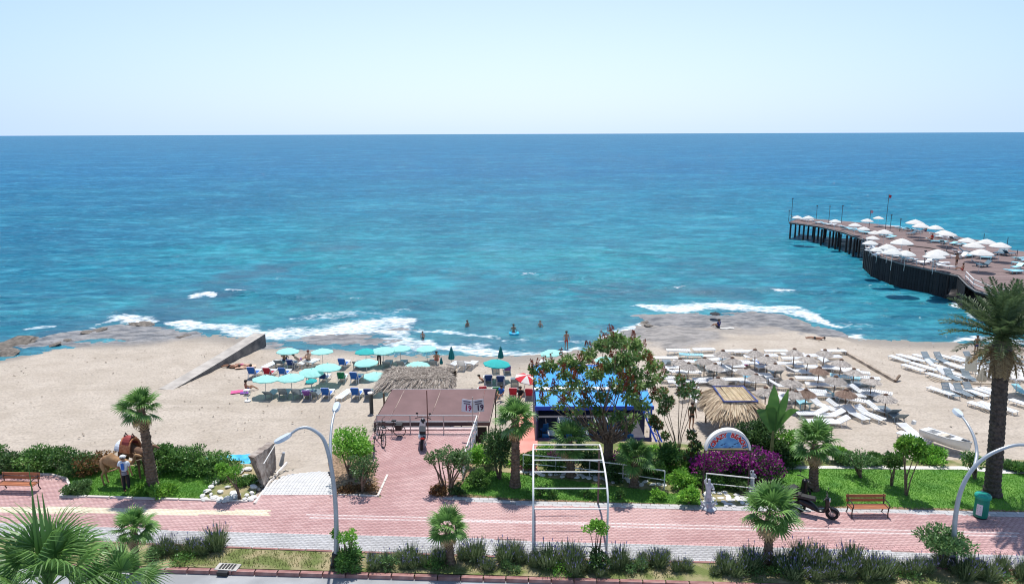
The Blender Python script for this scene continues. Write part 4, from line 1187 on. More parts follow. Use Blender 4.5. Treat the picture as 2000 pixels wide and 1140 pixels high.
# castor/sumac tree with rusty spikes in front of the bar
def big_tree():
    p = at(1187, 915, 0); root = empty('spiked_tree', p, 0, 'large open tree with rusty red seed spikes in front of the blue-roofed bar', 'tree')
    rg = random.Random(77)
    heads = [(1075, 715, .55), (1045, 722, .4), (1105, 705, .5), (1130, 715, .6), (1150, 690, .5), (1175, 672, .6), (1205, 665, .65), (1235, 672, .65), (1255, 690, .6), (1275, 715, .5), (1220, 700, .7), (1190, 710, .7), (1160, 730, .6),
             (1240, 730, .6), (1265, 745, .5), (1120, 745, .45), (1085, 760, .35), (1205, 750, .6), (1180, 775, .5), (1230, 775, .55), (1255, 790, .45), (1145, 785, .4), (1205, 810, .45), (1160, 830, .35), (1225, 830, .4), (1095, 790, .3), (1290, 735, .35), (1278, 775, .3), (1062, 745, .3), (1060, 780, .25), (1140, 760, .4), (1110, 775, .35), (1170, 800, .4), (1100, 730, .4), (1235, 755, .5), (1215, 725, .5), (1128, 800, .3), (1240, 815, .35)]
    bl = []; mb = MB(); sp = []
    for i, (x, y, r) in enumerate(heads):
        Y = p.y + rg.uniform(-1.3, 1.5); c = atY(x, y, Y) - p
        bl.append((c.x, c.y, c.z, r * .62, r * .62, r * .42))
        for q in range(2):
            bl.append((c.x + rg.uniform(-.4, .4), c.y + rg.uniform(-.4, .4), c.z + rg.uniform(-.3, .25), r * .3, r * .3, r * .25))
        lim = (i % 5 - 2) * .16; k = .42 + .10 * rg.random()
        fk = Vector((lim * .5, 0, 1.3)); mid = Vector((lim * 2 + c.x * .22, c.y * .25, max(1.7, c.z * k))); m2 = Vector((c.x * .72, c.y * .7, c.z * .78))
        mb.tube([(lim * .35, 0, -.05), fk, mid, m2, c], [.09, .07, .034, .018, .008], 6)
        if y < 800:
            for q in range(rg.choice((2, 3, 3))):
                t = c + Vector((rg.uniform(-r, r) * .55, rg.uniform(-r, r) * .5, r * .42)); sp.append((t.x, t.y, t.z + .16, .06, .06, .24))
    mb.build('trunk', M_BARK, root)
    crown(root, bl, 8800, .21, .048, 77, G_TREE, shell=.2, hang=.5, up=0)
    crown(root, bl, 500, .20, .045, 78, G_REDBR, name='russet_leaves', shell=.8, hang=.4, up=0)
    crown(root, sp, len(sp) * 42, .08, .03, 79, G_RED, name='seed_spikes', shell=.4, up=.8)
big_tree()

def sapling(bx, by, heads, seed, label, m=G_OLE):
    p = at(bx, by, 0); root = empty('spiked_sapling', p, 0, label, 'sapling', 'thin saplings between bar and thatched hut'); rg = random.Random(seed); mb = MB(); bl = []
    for x, y, r in heads:
        c = atY(x, y, p.y + rg.uniform(-.3, .3)) - p; bl.append((c.x, c.y, c.z, r, r, r * .8))
        mb.tube([(rg.uniform(-.1, .1), 0, -.05), Vector((c.x * .25, c.y * .3, c.z * .4)), Vector((c.x * .85, c.y, c.z * .8)), c], [.025, .02, .014, .008], 5)
    mb.build('trunk', M_BARK, root)
    crown(root, bl, 130 * len(bl), .19, .045, seed, m, shell=.2, hang=.3); crown(root, bl, 45 * len(bl), .17, .04, seed + 1, G_REDBR, name='russet_leaves', shell=.8)
sapling(1322, 905, [(1293, 765, .22), (1305, 785, .25), (1328, 740, .20), (1350, 755, .22), (1335, 765, .26), (1360, 770, .18), (1295, 800, .22)], 131, 'thin-stemmed sapling with russet leaves right of the bar')
sapling(1352, 920, [(1350, 850, .18), (1358, 870, .22), (1345, 890, .22), (1362, 895, .2)], 132, 'short leafy sapling just left of the arched sign', G_DARK)
sapling(1292, 900, [(1285, 830, .2), (1298, 850, .15), (1276, 820, .2)], 133, 'low sapling beside the blue stair rail of the bar', G_DARK)

# low ground plants under the railing and round the sign
_bed = wpoly([(905, 938), (950, 900), (1040, 880), (1280, 885), (1500, 905), (1500, 930), (1470, 955), (1368, 958), (1200, 928), (1010, 908), (960, 915)])
_g0 = None; _rg = random.Random(41); _k = 0
while _k < 70:
    x = _rg.uniform(905, 1500); y = _rg.uniform(882, 958); q = at(x, y)
    if not in_poly([q.x], [q.y], _bed)[0] or in_poly([q.x], [q.y], wpoly([(1376, 960), (1470, 970), (1470, 990), (1374, 988)]))[0]: continue
    _k += 1; s_ = _rg.uniform(.7, 1.3)
    lb = 'low leafy ground plant in the bed between the railing and the bar'
    if _k <= 3: o = bush(q, .42, .32, 300 + _k, (G_BUSH, G_DARK, G_BRIGHT)[_k - 1], lb, 'plant', 'ground plants in the bed by the bar', n=330, nb=5, stems=1, name='ground_plant'); _g0 = (_g0 or []) + [o]
    else: o = copy_tree(_g0[_k % 3], q, _rg.uniform(0, 6.28), s_, lb)
# banana plant
def banana():
    p = at(1505, 905, 0); root = empty('banana_plant', p, 0, 'banana plant with broad upright leaves beside the golden thatched hut', 'banana plant'); rg = random.Random(9)
    for i, (x, y, w) in enumerate([(1512, 752, .30), (1540, 760, .22), (1478, 800, .25), (1498, 790, .25), (1560, 800, .22), (1530, 800, .25)]):
        tip = atY(x, y, p.y + rg.uniform(-.3, .5)) - p; b0 = Vector((rg.uniform(-.1, .1), 0, 1.6)); mb = MB(); tone = []
        pts = [b0 + (tip - b0) * t + Vector((0, 0, .35 * math.sin(t * math.pi))) * (1 if i > 1 else .2) for t in [k / 7 for k in range(8)]]
        ws = [.03, .12, .2, .24, .24, .2, .12, .02]; d = (tip - b0).normalized(); s = d.cross(Vector((0, 1, .3))).normalized()
        mb.strip(pts, [q * w / .25 for q in ws], s); mb.build('leaf', G_BUSH, root, tone=[rg.random() * .6 + .2 for _ in mb.v])
    mb = MB(); mb.tube([(0, 0, -.05), (0, 0, 1.0), (0, 0, 1.7)], [.12, .09, .05], 8); mb.build('stem', mat('banana_stem', (0.16, 0.14, 0.05), .7, col2=(0.30, 0.28, 0.10), scale=5), root)
banana()

# rock garden stones, white stones and path cobbles
st = [(at(x, y, .08), r) for x, y, r in [(395, 968, .16), (405, 958, .2), (412, 950, .14), (400, 974, .14), (418, 972, .2), (430, 975, .16), (445, 974, .22), (460, 968, .25), (455, 962, .16), (478, 974, .14), (490, 974, .16), (492, 962, .14), (420, 942, .16), (428, 934, .18),
      (436, 928, .14), (455, 922, .2), (470, 918, .24), (485, 915, .2), (495, 950, .2), (500, 940, .16), (478, 930, .16), (488, 938, .14), (430, 960, .12), (495, 970, .12), (412, 965, .1), (445, 950, .12), (482, 966, .12)]]
rocks(st, 'rock', M_WSTONE, 'pale garden rock among the low plants of the rock garden', 'rock', 'pale rocks of the rock garden')
st = [(at(x, y, .0), r) for x, y, r in [(505, 955, .09), (512, 948, .1), (520, 940, .1), (528, 932, .12), (537, 925, .1), (548, 922, .12), (560, 918, .1), (572, 916, .08), (545, 930, .08), (532, 940, .07)]]
rocks(st, 'rock', M_STONE, 'brown edging rock along the grey ramp to the sand', 'rock', 'brown rocks edging the ramp')

def cobbles(name, poly, z, s, m, joint):
    base = flat(name, poly, z, joint); P = np.array(poly); rg = random.Random(4)
    x = P[:, 0].min(); cnt = 0
    while x < P[:, 0].max():
        y = P[:, 1].min()
        while y < P[:, 1].max():
            xx, yy = x + rg.uniform(-.3, .3) * s, y + rg.uniform(-.3, .3) * s
            if in_poly([xx], [yy], poly)[0] and cnt < 300 and rg.random() < .88:
                key = (cnt % 5, m.name)
                if key not in _rk:
                    q = ROCKM[cnt % 5].copy(); q.materials.clear(); q.materials.append(m); _rk[key] = q
                o = link('cobble', _rk[key], base); o.location = (xx, yy, z + .005); o.scale = (s * rg.uniform(.50, .70), s * rg.uniform(.40, .56), .06); o.rotation_euler = (0, 0, rg.uniform(0, 6.28)); cnt += 1
            y += s
        x += s
cobbles('cobble_path', wpoly([(1010, 918), (1120, 923), (1210, 932), (1305, 946), (1302, 953), (1200, 942), (1110, 933), (1008, 926)]), .036, .26, M_WSTONE, M_SOIL)
cobbles('cobble_patch', wpoly([(1376, 962), (1410, 961), (1465, 972), (1470, 988), (1400, 990), (1374, 986)]), .040, .24, M_WSTONE, M_SOIL)
# ------------------------------------------------------------------ street furniture
M_GALV = mat('lamp_grey_paint', (0.36, 0.39, 0.42), .4, var=.06, metal=.3)
M_GALVH = mat('lamp_head_grey', (0.50, 0.55, 0.60), .35, var=.05)
M_LENS = mat('lamp_lens', (0.22, 0.30, 0.36), .15, var=.05)
M_WHT = mat('white_paint', (0.74, 0.73, 0.70), .5, var=.05, scale=2)
M_WOOD = mat('bench_wood', (0.30, 0.10, 0.045), .55, col2=(0.42, 0.16, 0.075), scale=2, stretch=(1, 14, 14), objrand=.15)
M_IRON = mat('dark_iron', (0.025, 0.023, 0.022), .5, var=.2)
M_BLK = mat('black_plastic', (0.018, 0.018, 0.02), .45, var=.2)
M_RUB = mat('tyre_rubber', (0.02, 0.02, 0.02), .8, var=.2)
M_CHR = mat('chrome', (0.6, 0.6, 0.62), .25, metal=1.0, var=.05)
M_STEEL = mat('railing_steel', (0.50, 0.47, 0.46), .4, metal=.4, var=.1)
M_GREEN = mat('bin_green', (0.005, 0.22, 0.15), .45, var=.12, scale=3)
M_SIGNW = mat('printed_white', (0.72, 0.68, 0.72), .6, var=.03)
M_PURP = mat('print_purple', (0.07, 0.01, 0.06), .6, var=.05)
M_MAG = mat('print_magenta', (0.35, 0.02, 0.10), .6, var=.05)
M_RUST = mat('rusty_pole', (0.16, 0.06, 0.045), .7, var=.2)

def smooth_pts(pts, n=6):
    out = []
    P = [Vector(p) for p in pts]
    for i in range(len(P) - 1):
        p0 = P[max(0, i - 1)]; p1 = P[i]; p2 = P[i + 1]; p3 = P[min(len(P) - 1, i + 2)]
        for k in range(n):
            t = k / n
            out.append(.5 * ((2 * p1) + (p2 - p0) * t + (2 * p0 - 5 * p1 + 4 * p2 - p3) * t * t + (3 * p1 - p0 - 3 * p2 + p3) * t ** 3))
    out.append(P[-1]); return out

def lamp(base, arms, label):
    r = empty('street_lamp', base, 0, label, 'street lamp', 'curved two-armed street lamps')
    for j, (pts, rs, hd) in enumerate(arms):
        pp = smooth_pts([p - base for p in pts]); n = len(pp)
        rr = [rs[0] + (rs[1] - rs[0]) * (i / (n - 1)) for i in range(n)]
        mb = MB(); mb.tube(pp, rr, 10)
        mb.build('pole' if j == 0 else 'arm', M_GALV, r, smooth=True)
        if hd:
            e = pp[-1]; d = (pp[-1] - pp[-3]).normalized(); d = Vector((d.x, d.y, d.z * .6)).normalized(); s = d.cross(Vector((0, 0, 1))).normalized(); u = s.cross(d)
            h = MB(); a = [(-.05, .05, .05), (.10, .13, .06), (.30, .15, .06), (.50, .13, .05), (.58, .05, .03)]
            vs = []
            for x, w, t in a:
                for q in ((-w, -t), (w, -t), (w * .7, t), (-w * .7, t)): vs.append(e + d * x + s * q[0] + u * q[1])
            fs = [(0, 1, 2, 3), (19, 18, 17, 16)]
            for i in range(4):
                for k in range(4): fs.append((i * 4 + k, i * 4 + 4 + k, i * 4 + 4 + (k + 1) % 4, i * 4 + (k + 1) % 4))
            h._add(vs, fs); hh = h.build('lamp_head', M_GALVH, r)
            l = MB(); l.poly([e + d * .12 - s * .10 - u * .065, e + d * .48 - s * .10 - u * .06, e + d * .48 + s * .10 - u * .06, e + d * .12 + s * .10 - u * .065]); l.build('lens', M_LENS, hh)
    mb = MB(); mb.box((0, 0, .06), (.34, .34, .12)); mb.lathe([(.13, .1), (.13, .5), (.09, .55)], 10); mb.build('base_plate', M_IRON, r)
    return r
b = at(656, 1104, .02); Y = b.y
lamp(b, [([b, atY(657, 1040, Y), atY(655, 980, Y), atY(649, 925, Y), atY(640, 880, Y), atY(628, 852, Y), atY(605, 836, Y), atY(585, 836, Y - .1), atY(566, 848, Y - .3)], (.095, .045), True),
         ([atY(647, 912, Y), atY(645, 870, Y + .6), atY(648, 830, Y + 1.3), atY(654, 802, Y + 2.0)], (.06, .04), True)], 'curved grey street lamp with two arms at the left, one bending left')
b = at(1860, 1110, .02); Y = b.y
lamp(b, [([b, atY(1863, 1060, Y), atY(1866, 1010, Y), atY(1876, 960, Y), atY(1896, 920, Y), atY(1925, 892, Y), atY(1960, 875, Y), atY(1992, 868, Y), atY(2030, 872, Y)], (.095, .05), True),
         ([atY(1903, 912, Y), atY(1908, 885, Y + .5), atY(1903, 855, Y + .9), atY(1890, 828, Y + 1.4), atY(1878, 812, Y + 1.9)], (.06, .04), True)], 'curved grey street lamp with two arms at the right, one bending out of view')

# arched frame over the promenade
def arbor():
    bl = at(1041, 1088); br = at(1184, 1092)
    r = empty('garden_arch', (0, 0, 0), 0, 'tall white tubular arched frame spanning the promenade', 'arch')
    Y0 = bl.y; prof = [(1088, 0), (993, .10), (953, .45), (921, 1.05), (898, 1.75), (877, 2.8), (868, 3.9)]
    def side(xs, y0):
        return [atY(x, y, y0 + dy) if i else at(x, y) for i, ((y, dy), x) in enumerate(zip(prof, xs))]
    L = side([1041, 1041.5, 1041.5, 1041.5, 1041.5, 1041.5, 1042], Y0); R = side([1184, 1187.5, 1186, 1182, 1178, 1174, 1171], Y0)
    for s in (L, R):
        mb = MB(); mb.tube([s[0] - Vector((0, 0, .05))] + smooth_pts(s, 4), .038, 8); mb.build('side_tube', M_WHT, r, smooth=True)
        e = s[-1]; mb = MB(); mb.tube([e, e + Vector((0, .04, -.3)), (e.x, e.y + .05, -.02)], .04, 8); mb.build('rear_post', mat('brown_post', (0.12, 0.08, 0.07), .6), r)
    for i in range(1, 7):
        mb = MB(); mb.tube([L[i], R[i]], .024, 8); mb.build('cross_bar', M_WHT, r)
    # lower, worn part of the front posts
    for s in (L, R):
        mb = MB(); mb.tube([s[0], s[0] + (s[1] - s[0]) * .93], .041, 8, caps=False); mb.build('post_sleeve', mat('brown_post', (0.12, 0.08, 0.07), .6), r)
arbor()

def bench(p, rz, label, L=1.65):
    r = empty('park_bench', p, rz, label, 'bench', 'wooden park benches with iron arms')
    for i in range(3):
        mb = MB(); mb.box((0, -.17 + .14 * i, .43), (L, .12, .035)); mb.build('seat_board', M_WOOD, r)
    for i in range(2):
        mb = MB(); mb.box((0, .22 + .03 * i, .60 + .16 * i), (L, .03, .13), M=None); mb.build('back_board', M_WOOD, r)
    for s in (-1, 1):
        mb = MB(); x = s * (L / 2 - .08)
        mb.tube(smooth_pts([(x, -.28, 0), (x, -.22, .2), (x, -.24, .42)], 3), .025, 5); mb.tube(smooth_pts([(x, .30, 0), (x, .18, .22), (x, .20, .45), (x, .27, .85)], 3), .025, 5)
        mb.tube([(x, -.24, .42), (x, .20, .41)], .025, 5); mb.tube(smooth_pts([(x, -.24, .42), (x, -.30, .60), (x, -.1, .66), (x, .23, .64)], 4), .022, 5)
        mb.build('iron_end', M_IRON, r)
    return r
p1 = at(1693, 1006); bench(p1, math.pi + ANG * 0 + math.pi, 'brown wooden bench on the promenade in front of the right lawn')
p2 = at(38, 960); bench(p2, ANG, 'wooden bench with curled iron arms in the paved bay at far left', L=1.75)

def bin_():
    p = at(1914, 1009, .02); r = empty('litter_bin', p, .3, 'green cylindrical litter bin with a printed panel at the foot of the date palm', 'litter bin')
    MB().lathe([(.26, .07), (.265, .12), (.265, .86), (.25, .90)], 24).build('body', M_GREEN, r, smooth=False)
    MB().lathe([(.30, .88), (.31, .92), (.31, .99), (.27, 1.04), (.17, 1.05)], 24).build('lid', mat('bin_lid_green', (0.01, 0.30, 0.22), .4, var=.1), r)
    MB().lathe([(.25, 0), (.25, .07)], 20).build('base', M_BLK, r)
    mb = MB(); n = 7; a0 = math.radians(180); 
    for i in range(n):
        a = a0 + i * .12; b = a + .12; R = .268
        mb.poly([(R * math.cos(a), R * math.sin(a), .18), (R * math.cos(b), R * math.sin(b), .18), (R * math.cos(b), R * math.sin(b), .66), (R * math.cos(a), R * math.sin(a), .66)])
    pn = mb.build('panel', M_SIGNW, r)
    mb = MB()
    for i in range(4):
        a = a0 + .15; b = a + .5 - .08 * (i % 2); R = .271; z = .26 + i * .09
        mb.poly([(R * math.cos(a), R * math.sin(a), z), (R * math.cos(b), R * math.sin(b), z), (R * math.cos(b), R * math.sin(b), z + .025), (R * math.cos(a), R * math.sin(a), z + .025)])
    mb.build('print_lines', M_BLK, pn)
bin_()

# street drain in the kerb
def drain():
    p = at(445, 1107, .05); r = empty('storm_drain', p, -.1, 'square concrete storm drain with slotted grate set in the kerb', 'drain')
    MB().box((0, 0, 0), (.85, .42, .06)).build('frame', M_CONC, r)
    for i in range(5): MB().box((-.24 + i * .12, 0, .038), (.07, .30, .02)).build('grate_bar', M_IRON, r)
    MB().box((-.05, -.30, -.05), (.4, .14, .14)).build('inlet', M_BLK, r)
drain()

# leaning broken concrete slab and groin wall
def slab():
    r = empty('concrete_slab', (0, 0, 0), 0, 'weathered concrete slab standing on edge beside the grey ramp', 'concrete slab')
    a = at(517, 951, .02); b = at(540, 915, -.25); Y1, Y2 = a.y, b.y
    ta = atY(496, 893, Y1); tb = atY(537, 864, Y2)
    ta2 = atY(498, 893, Y1 + .0); 
    d = Vector((-.42, -.05, 0))
    vs = [a, b, tb, ta]; k = .45; rg = random.Random(2)
    lo = [a + d * .55, b + d * .3, tb + d, ta + d * 1.0]
    lo = [a + Vector((-.30, .10, 0)), b + Vector((-.25, .10, 0)), tb + Vector((-.55, .25, .02)), ta + Vector((-.05, .06, .0))]
    mb = MB(); n = 8; V = []
    for i in range(n + 1):
        for j in range(n + 1):
            u, v = i / n, j / n
            q = (a * (1 - u) + b * u) * (1 - v) + (ta * (1 - u) + tb * u) * v
            jig = 0 if v < .8 else rg.uniform(-.05, .03)
            V.append(q + Vector((rg.uniform(-.015, .015), rg.uniform(-.015, .015), jig)))
    W = []
    for i in range(n + 1):
        for j in range(n + 1):
            u, v = i / n, j / n
            W.append(V[i * (n + 1) + j] + Vector((-.34 + .1 * (1 - v), .18, 0)) * (1 if True else 0))
    m1 = n + 1; N0 = len(V); fs = []
    for i in range(n):
        for j in range(n):
            q = i * m1 + j
            fs.append((q, q + m1, q + m1 + 1, q + 1)); fs.append((N0 + q, N0 + q + 1, N0 + q + m1 + 1, N0 + q + m1))
    for i in range(n):
        for e in ((i * m1, (i + 1) * m1), (i * m1 + n, (i + 1) * m1 + n)):
            fs.append((e[0], e[1], N0 + e[1], N0 + e[0]))
        for e in ((i, i + 1), (n * m1 + i, n * m1 + i + 1)):
            fs.append((e[0], e[1], N0 + e[1], N0 + e[0]))
    mb._add(V + W, fs)
    mb.build('slab', mat('weathered_concrete', (0.15, 0.11, 0.09), .9, col2=(0.36, 0.31, 0.27), scale=3, bump=.02, bscale=12), r)
    mb = MB(); mb.tube([atY(515, 905, Y1 + .1), atY(537, 868, Y2)], .02, 5); mb.build('rusty_rod', M_WHT, r)
    # white kerb strip beside it
    s = MB(); c = [at(497, 985, .0), at(560, 905, -.45)]
    dd = c[1] - c[0]; s.tube([c[0] + Vector((0, 0, .04)), c[0] + dd * .5 + Vector((0, 0, .14)), c[1] + Vector((0, 0, .04))], .07, 6); o = s.build('ramp_edge_kerb', M_KPALE); setp(o, kind='structure')
    q = ground(549, 908); m = MB(); m.box((0, 0, .35), (.25, .25, .9), taper=.5); o = m.build('concrete_stub', mat('bluish_concrete', (0.30, 0.33, 0.38), .9, var=.2), None); o.location = q; o.rotation_euler = (.1, .25, .3); setp(o, 'small leaning concrete stub just behind the big standing slab', 'concrete stub')
slab()

def groin():
    mb = MB()
    e0 = ground(520, 676); e1 = ground(336, 762)
    Y0 = e0.y; top = atY(521, 652, Y0); h = top.z - e0.z
    d = Vector((e1.x - e0.x, e1.y - e0.y, 0)); L = d.length; d.normalize(); s = Vector((-d.y, d.x, 0))
    if s.x > 0: s = -s
    w = 1.1; n = 14; V = []
    for i in range(n + 1):
        t = i / n; p = e0 + d * L * t; hh = h * (1 - t) ** 1.15 + .02
        gzv = e0.z + (e1.z - e0.z) * t
        z = gzv + hh
        V += [(p.x, p.y, gzv - .6), (p.x, p.y, z), (p.x + s.x * w, p.y + s.y * w, z + .03), (p.x + s.x * w, p.y + s.y * w, gzv - .6)]
    fs = []
    for i in range(n):
        for k in range(3): fs.append((i * 4 + k, i * 4 + 4 + k, i * 4 + 5 + k, i * 4 + 1 + k))
    fs += [(0, 1, 2, 3), (n * 4 + 3, n * 4 + 2, n * 4 + 1, n * 4)]
    mb._add(V, fs); mb.m = [1 if i < 3 * n and i % 3 == 1 else 0 for i in range(len(fs))]  # shade painted into the side faces; top coloured paler as if sunlit
    o = mb.build('concrete_groin', [mat('groin_concrete_shaded', (0.08, 0.08, 0.085), .9, col2=(0.22, 0.205, 0.19), scale=1.2, bump=.03, bscale=9, detail=7), mat('groin_concrete_sunlit', (0.33, 0.30, 0.27), .9, col2=(0.46, 0.42, 0.375), scale=1.5, bump=.02, bscale=9, detail=7)])
    setp(o, 'sloping concrete groin wall running down the beach to the surf', 'groin wall')
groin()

# blue tarpaulin strip behind the hedge
def tarp():
    mb = MB(); rg = random.Random(1); a = ground(395, 905); b = ground(500, 897); n = 16
    m = 5; V = []
    for i in range(n + 1):
        for j in range(m + 1):
            t = i / n; q = a + (b - a) * t; y = q.y - 1.0 + 1.5 * j / m; zz = max(float(gz(q.x, y)), 0)
            V.append((q.x, y, float(gz(q.x, y)) + .18 + rg.uniform(-.03, .05)))
    fs = [(i * (m + 1) + j, (i + 1) * (m + 1) + j, (i + 1) * (m + 1) + j + 1, i * (m + 1) + j + 1) for i in range(n) for j in range(m)]
    mb._add(V, fs); o = mb.build('tarpaulin', mat('cyan_tarp', (0.02, 0.30, 0.55), .5, col2=(0.08, 0.52, 0.75), scale=2)); setp(o, 'bright blue tarpaulin strip lying behind the hedge', 'tarpaulin')
tarp()

# ------------------------------------------------------------------ railings
def rail(name, pts, h, bars, m, label, r=.025, step=1.6, pr=None, zoff=0.0):
    root = empty(name, pts[0], 0, label, 'railing'); o0 = Vector(pts[0])
    P = [Vector(p) for p in pts]
    for k, f in enumerate(bars):
        mb = MB(); mb.tube([p - o0 + Vector((0, 0, h * f)) for p in P], r if k == 0 else r * .75, 6); mb.build('top_rail' if k == 0 else 'mid_rail', m, root)
    for a, b in zip(P[:-1], P[1:]):
        n = max(1, round((b - a).length / step))
        for i in range(n + 1):
            q = a + (b - a) * (i / n) - o0
            mb = MB(); mb.tube([q + Vector((0, 0, -.12)), q + Vector((0, 0, h))], pr or r, 6); mb.build('post', m, root)
    return root
A = at(737, 845.5); B = at(932, 846.5)
rail('railing', [A, B], 1.02, [1.0, .68, .36], M_STEEL, 'steel railing along the seaward edge of the pink terrace', r=.032, step=1.95)
C = at(904, 935)
rail('railing', [B, B + (C - B) * .5, C], 1.02, [1.0, .72, .45, .2], M_WHT, 'white railing down the right side of the pink terrace', r=.032, step=1.0)
Wp = [(1022, 906), (1085, 911), (1151, 918), (1215, 929), (1297, 940), (1370, 952)]
rail('railing', [at(x, y, .0) for x, y in [(1022, 922), (1085, 927), (1151, 934), (1216, 942), (1297, 955)]], .90, [1.0, .5], M_WHT, 'white two-bar railing along the cobble path', r=.028, step=1.8)
rail('railing', [at(1378, 958), at(1470, 968)], .85, [1.0, .45], M_WHT, 'short white railing below the arched sign', r=.028, step=1.8)
rail('railing', [ground(1560, 868) + Vector((0, 0, .2)), ground(1622, 868) + Vector((0, 0, .2))], .85, [1.0, .6], M_IRON, 'thin dark railing behind the right fan palm near the loungers', r=.022, step=.8)

# price sign on pole in front of the roof
def text_mesh(s, size, m, parent, name='lettering', extrude=.004, bold=.0):
    cu = bpy.data.curves.new('txt', 'FONT'); cu.body = s; cu.size = size; cu.extrude = extrude; cu.align_x = 'CENTER'; cu.align_y = 'CENTER'; cu.offset = bold; cu.resolution_u = 2
    ob = bpy.data.objects.new('txt', cu); COL.objects.link(ob)
    dg = bpy.context.evaluated_depsgraph_get(); me = bpy.data.meshes.new_from_object(ob.evaluated_get(dg)); bpy.data.objects.remove(ob); me.materials.clear(); me.materials.append(m)
    return link(name, me, parent)
def price_sign():
    p = at(924, 858, .0); r = empty('price_sign', p, 0, 'two white price boards reading 19 on a thin pole by the terrace', 'sign')
    top = atY(924, 775, p.y).z; MB().tube([(0, 0, -.05), (0, 0, top)], .022, 6).build('pole', M_STEEL, r)
    zb = atY(924, 793, p.y).z
    for s in (-1, 1):
        g = bpy.data.objects.new('board', None)
        bd = MB(); bd.box((0, 0, 0), (.58, .02, .66)); o = bd.build('board', M_SIGNW, r); o.location = (s * .30, -.02 + .10, zb); o.rotation_euler = (0, 0, s * .35); o.rotation_euler = (math.radians(-8), 0, s * .35)
        t = text_mesh('19', .40, M_MAG if s < 0 else M_PURP, o, 'digits', bold=.012); t.location = (.08, -.014, -.12); t.rotation_euler = (math.pi / 2, 0, 0)
        for k in range(2):
            l = MB(); l.box((0, 0, 0), (.40 - .06 * k, .006, .05)); q = l.build('small_print', M_PURP, o); q.location = (0, -.014, .22 - k * .11)
price_sign()
def pole_():
    a = at(836, 848); o = MB().tube([(0, 0, -.1), (0, 0, atY(836, 762, a.y).z)], .028, 6).build('thin_pole', M_RUST); o.location = a; setp(o, 'thin rusty pole rising behind the parked white scooter', 'pole')
    a = ground(726, 806); h = atY(724, 766, a.y).z - a.z; r = empty('shower_post', a, 0, 'dark round post with a white cap at the left edge of the brown roof', 'post')
    MB().lathe([(.13, -.1), (.13, h - .1)], 12).build('post', mat('dark_grey_post', (0.07, 0.08, 0.08), .6), r); MB().lathe([(.18, h - .1), (.22, h), (.12, h + .04)], 14).build('cap', M_WHT, r)
pole_()

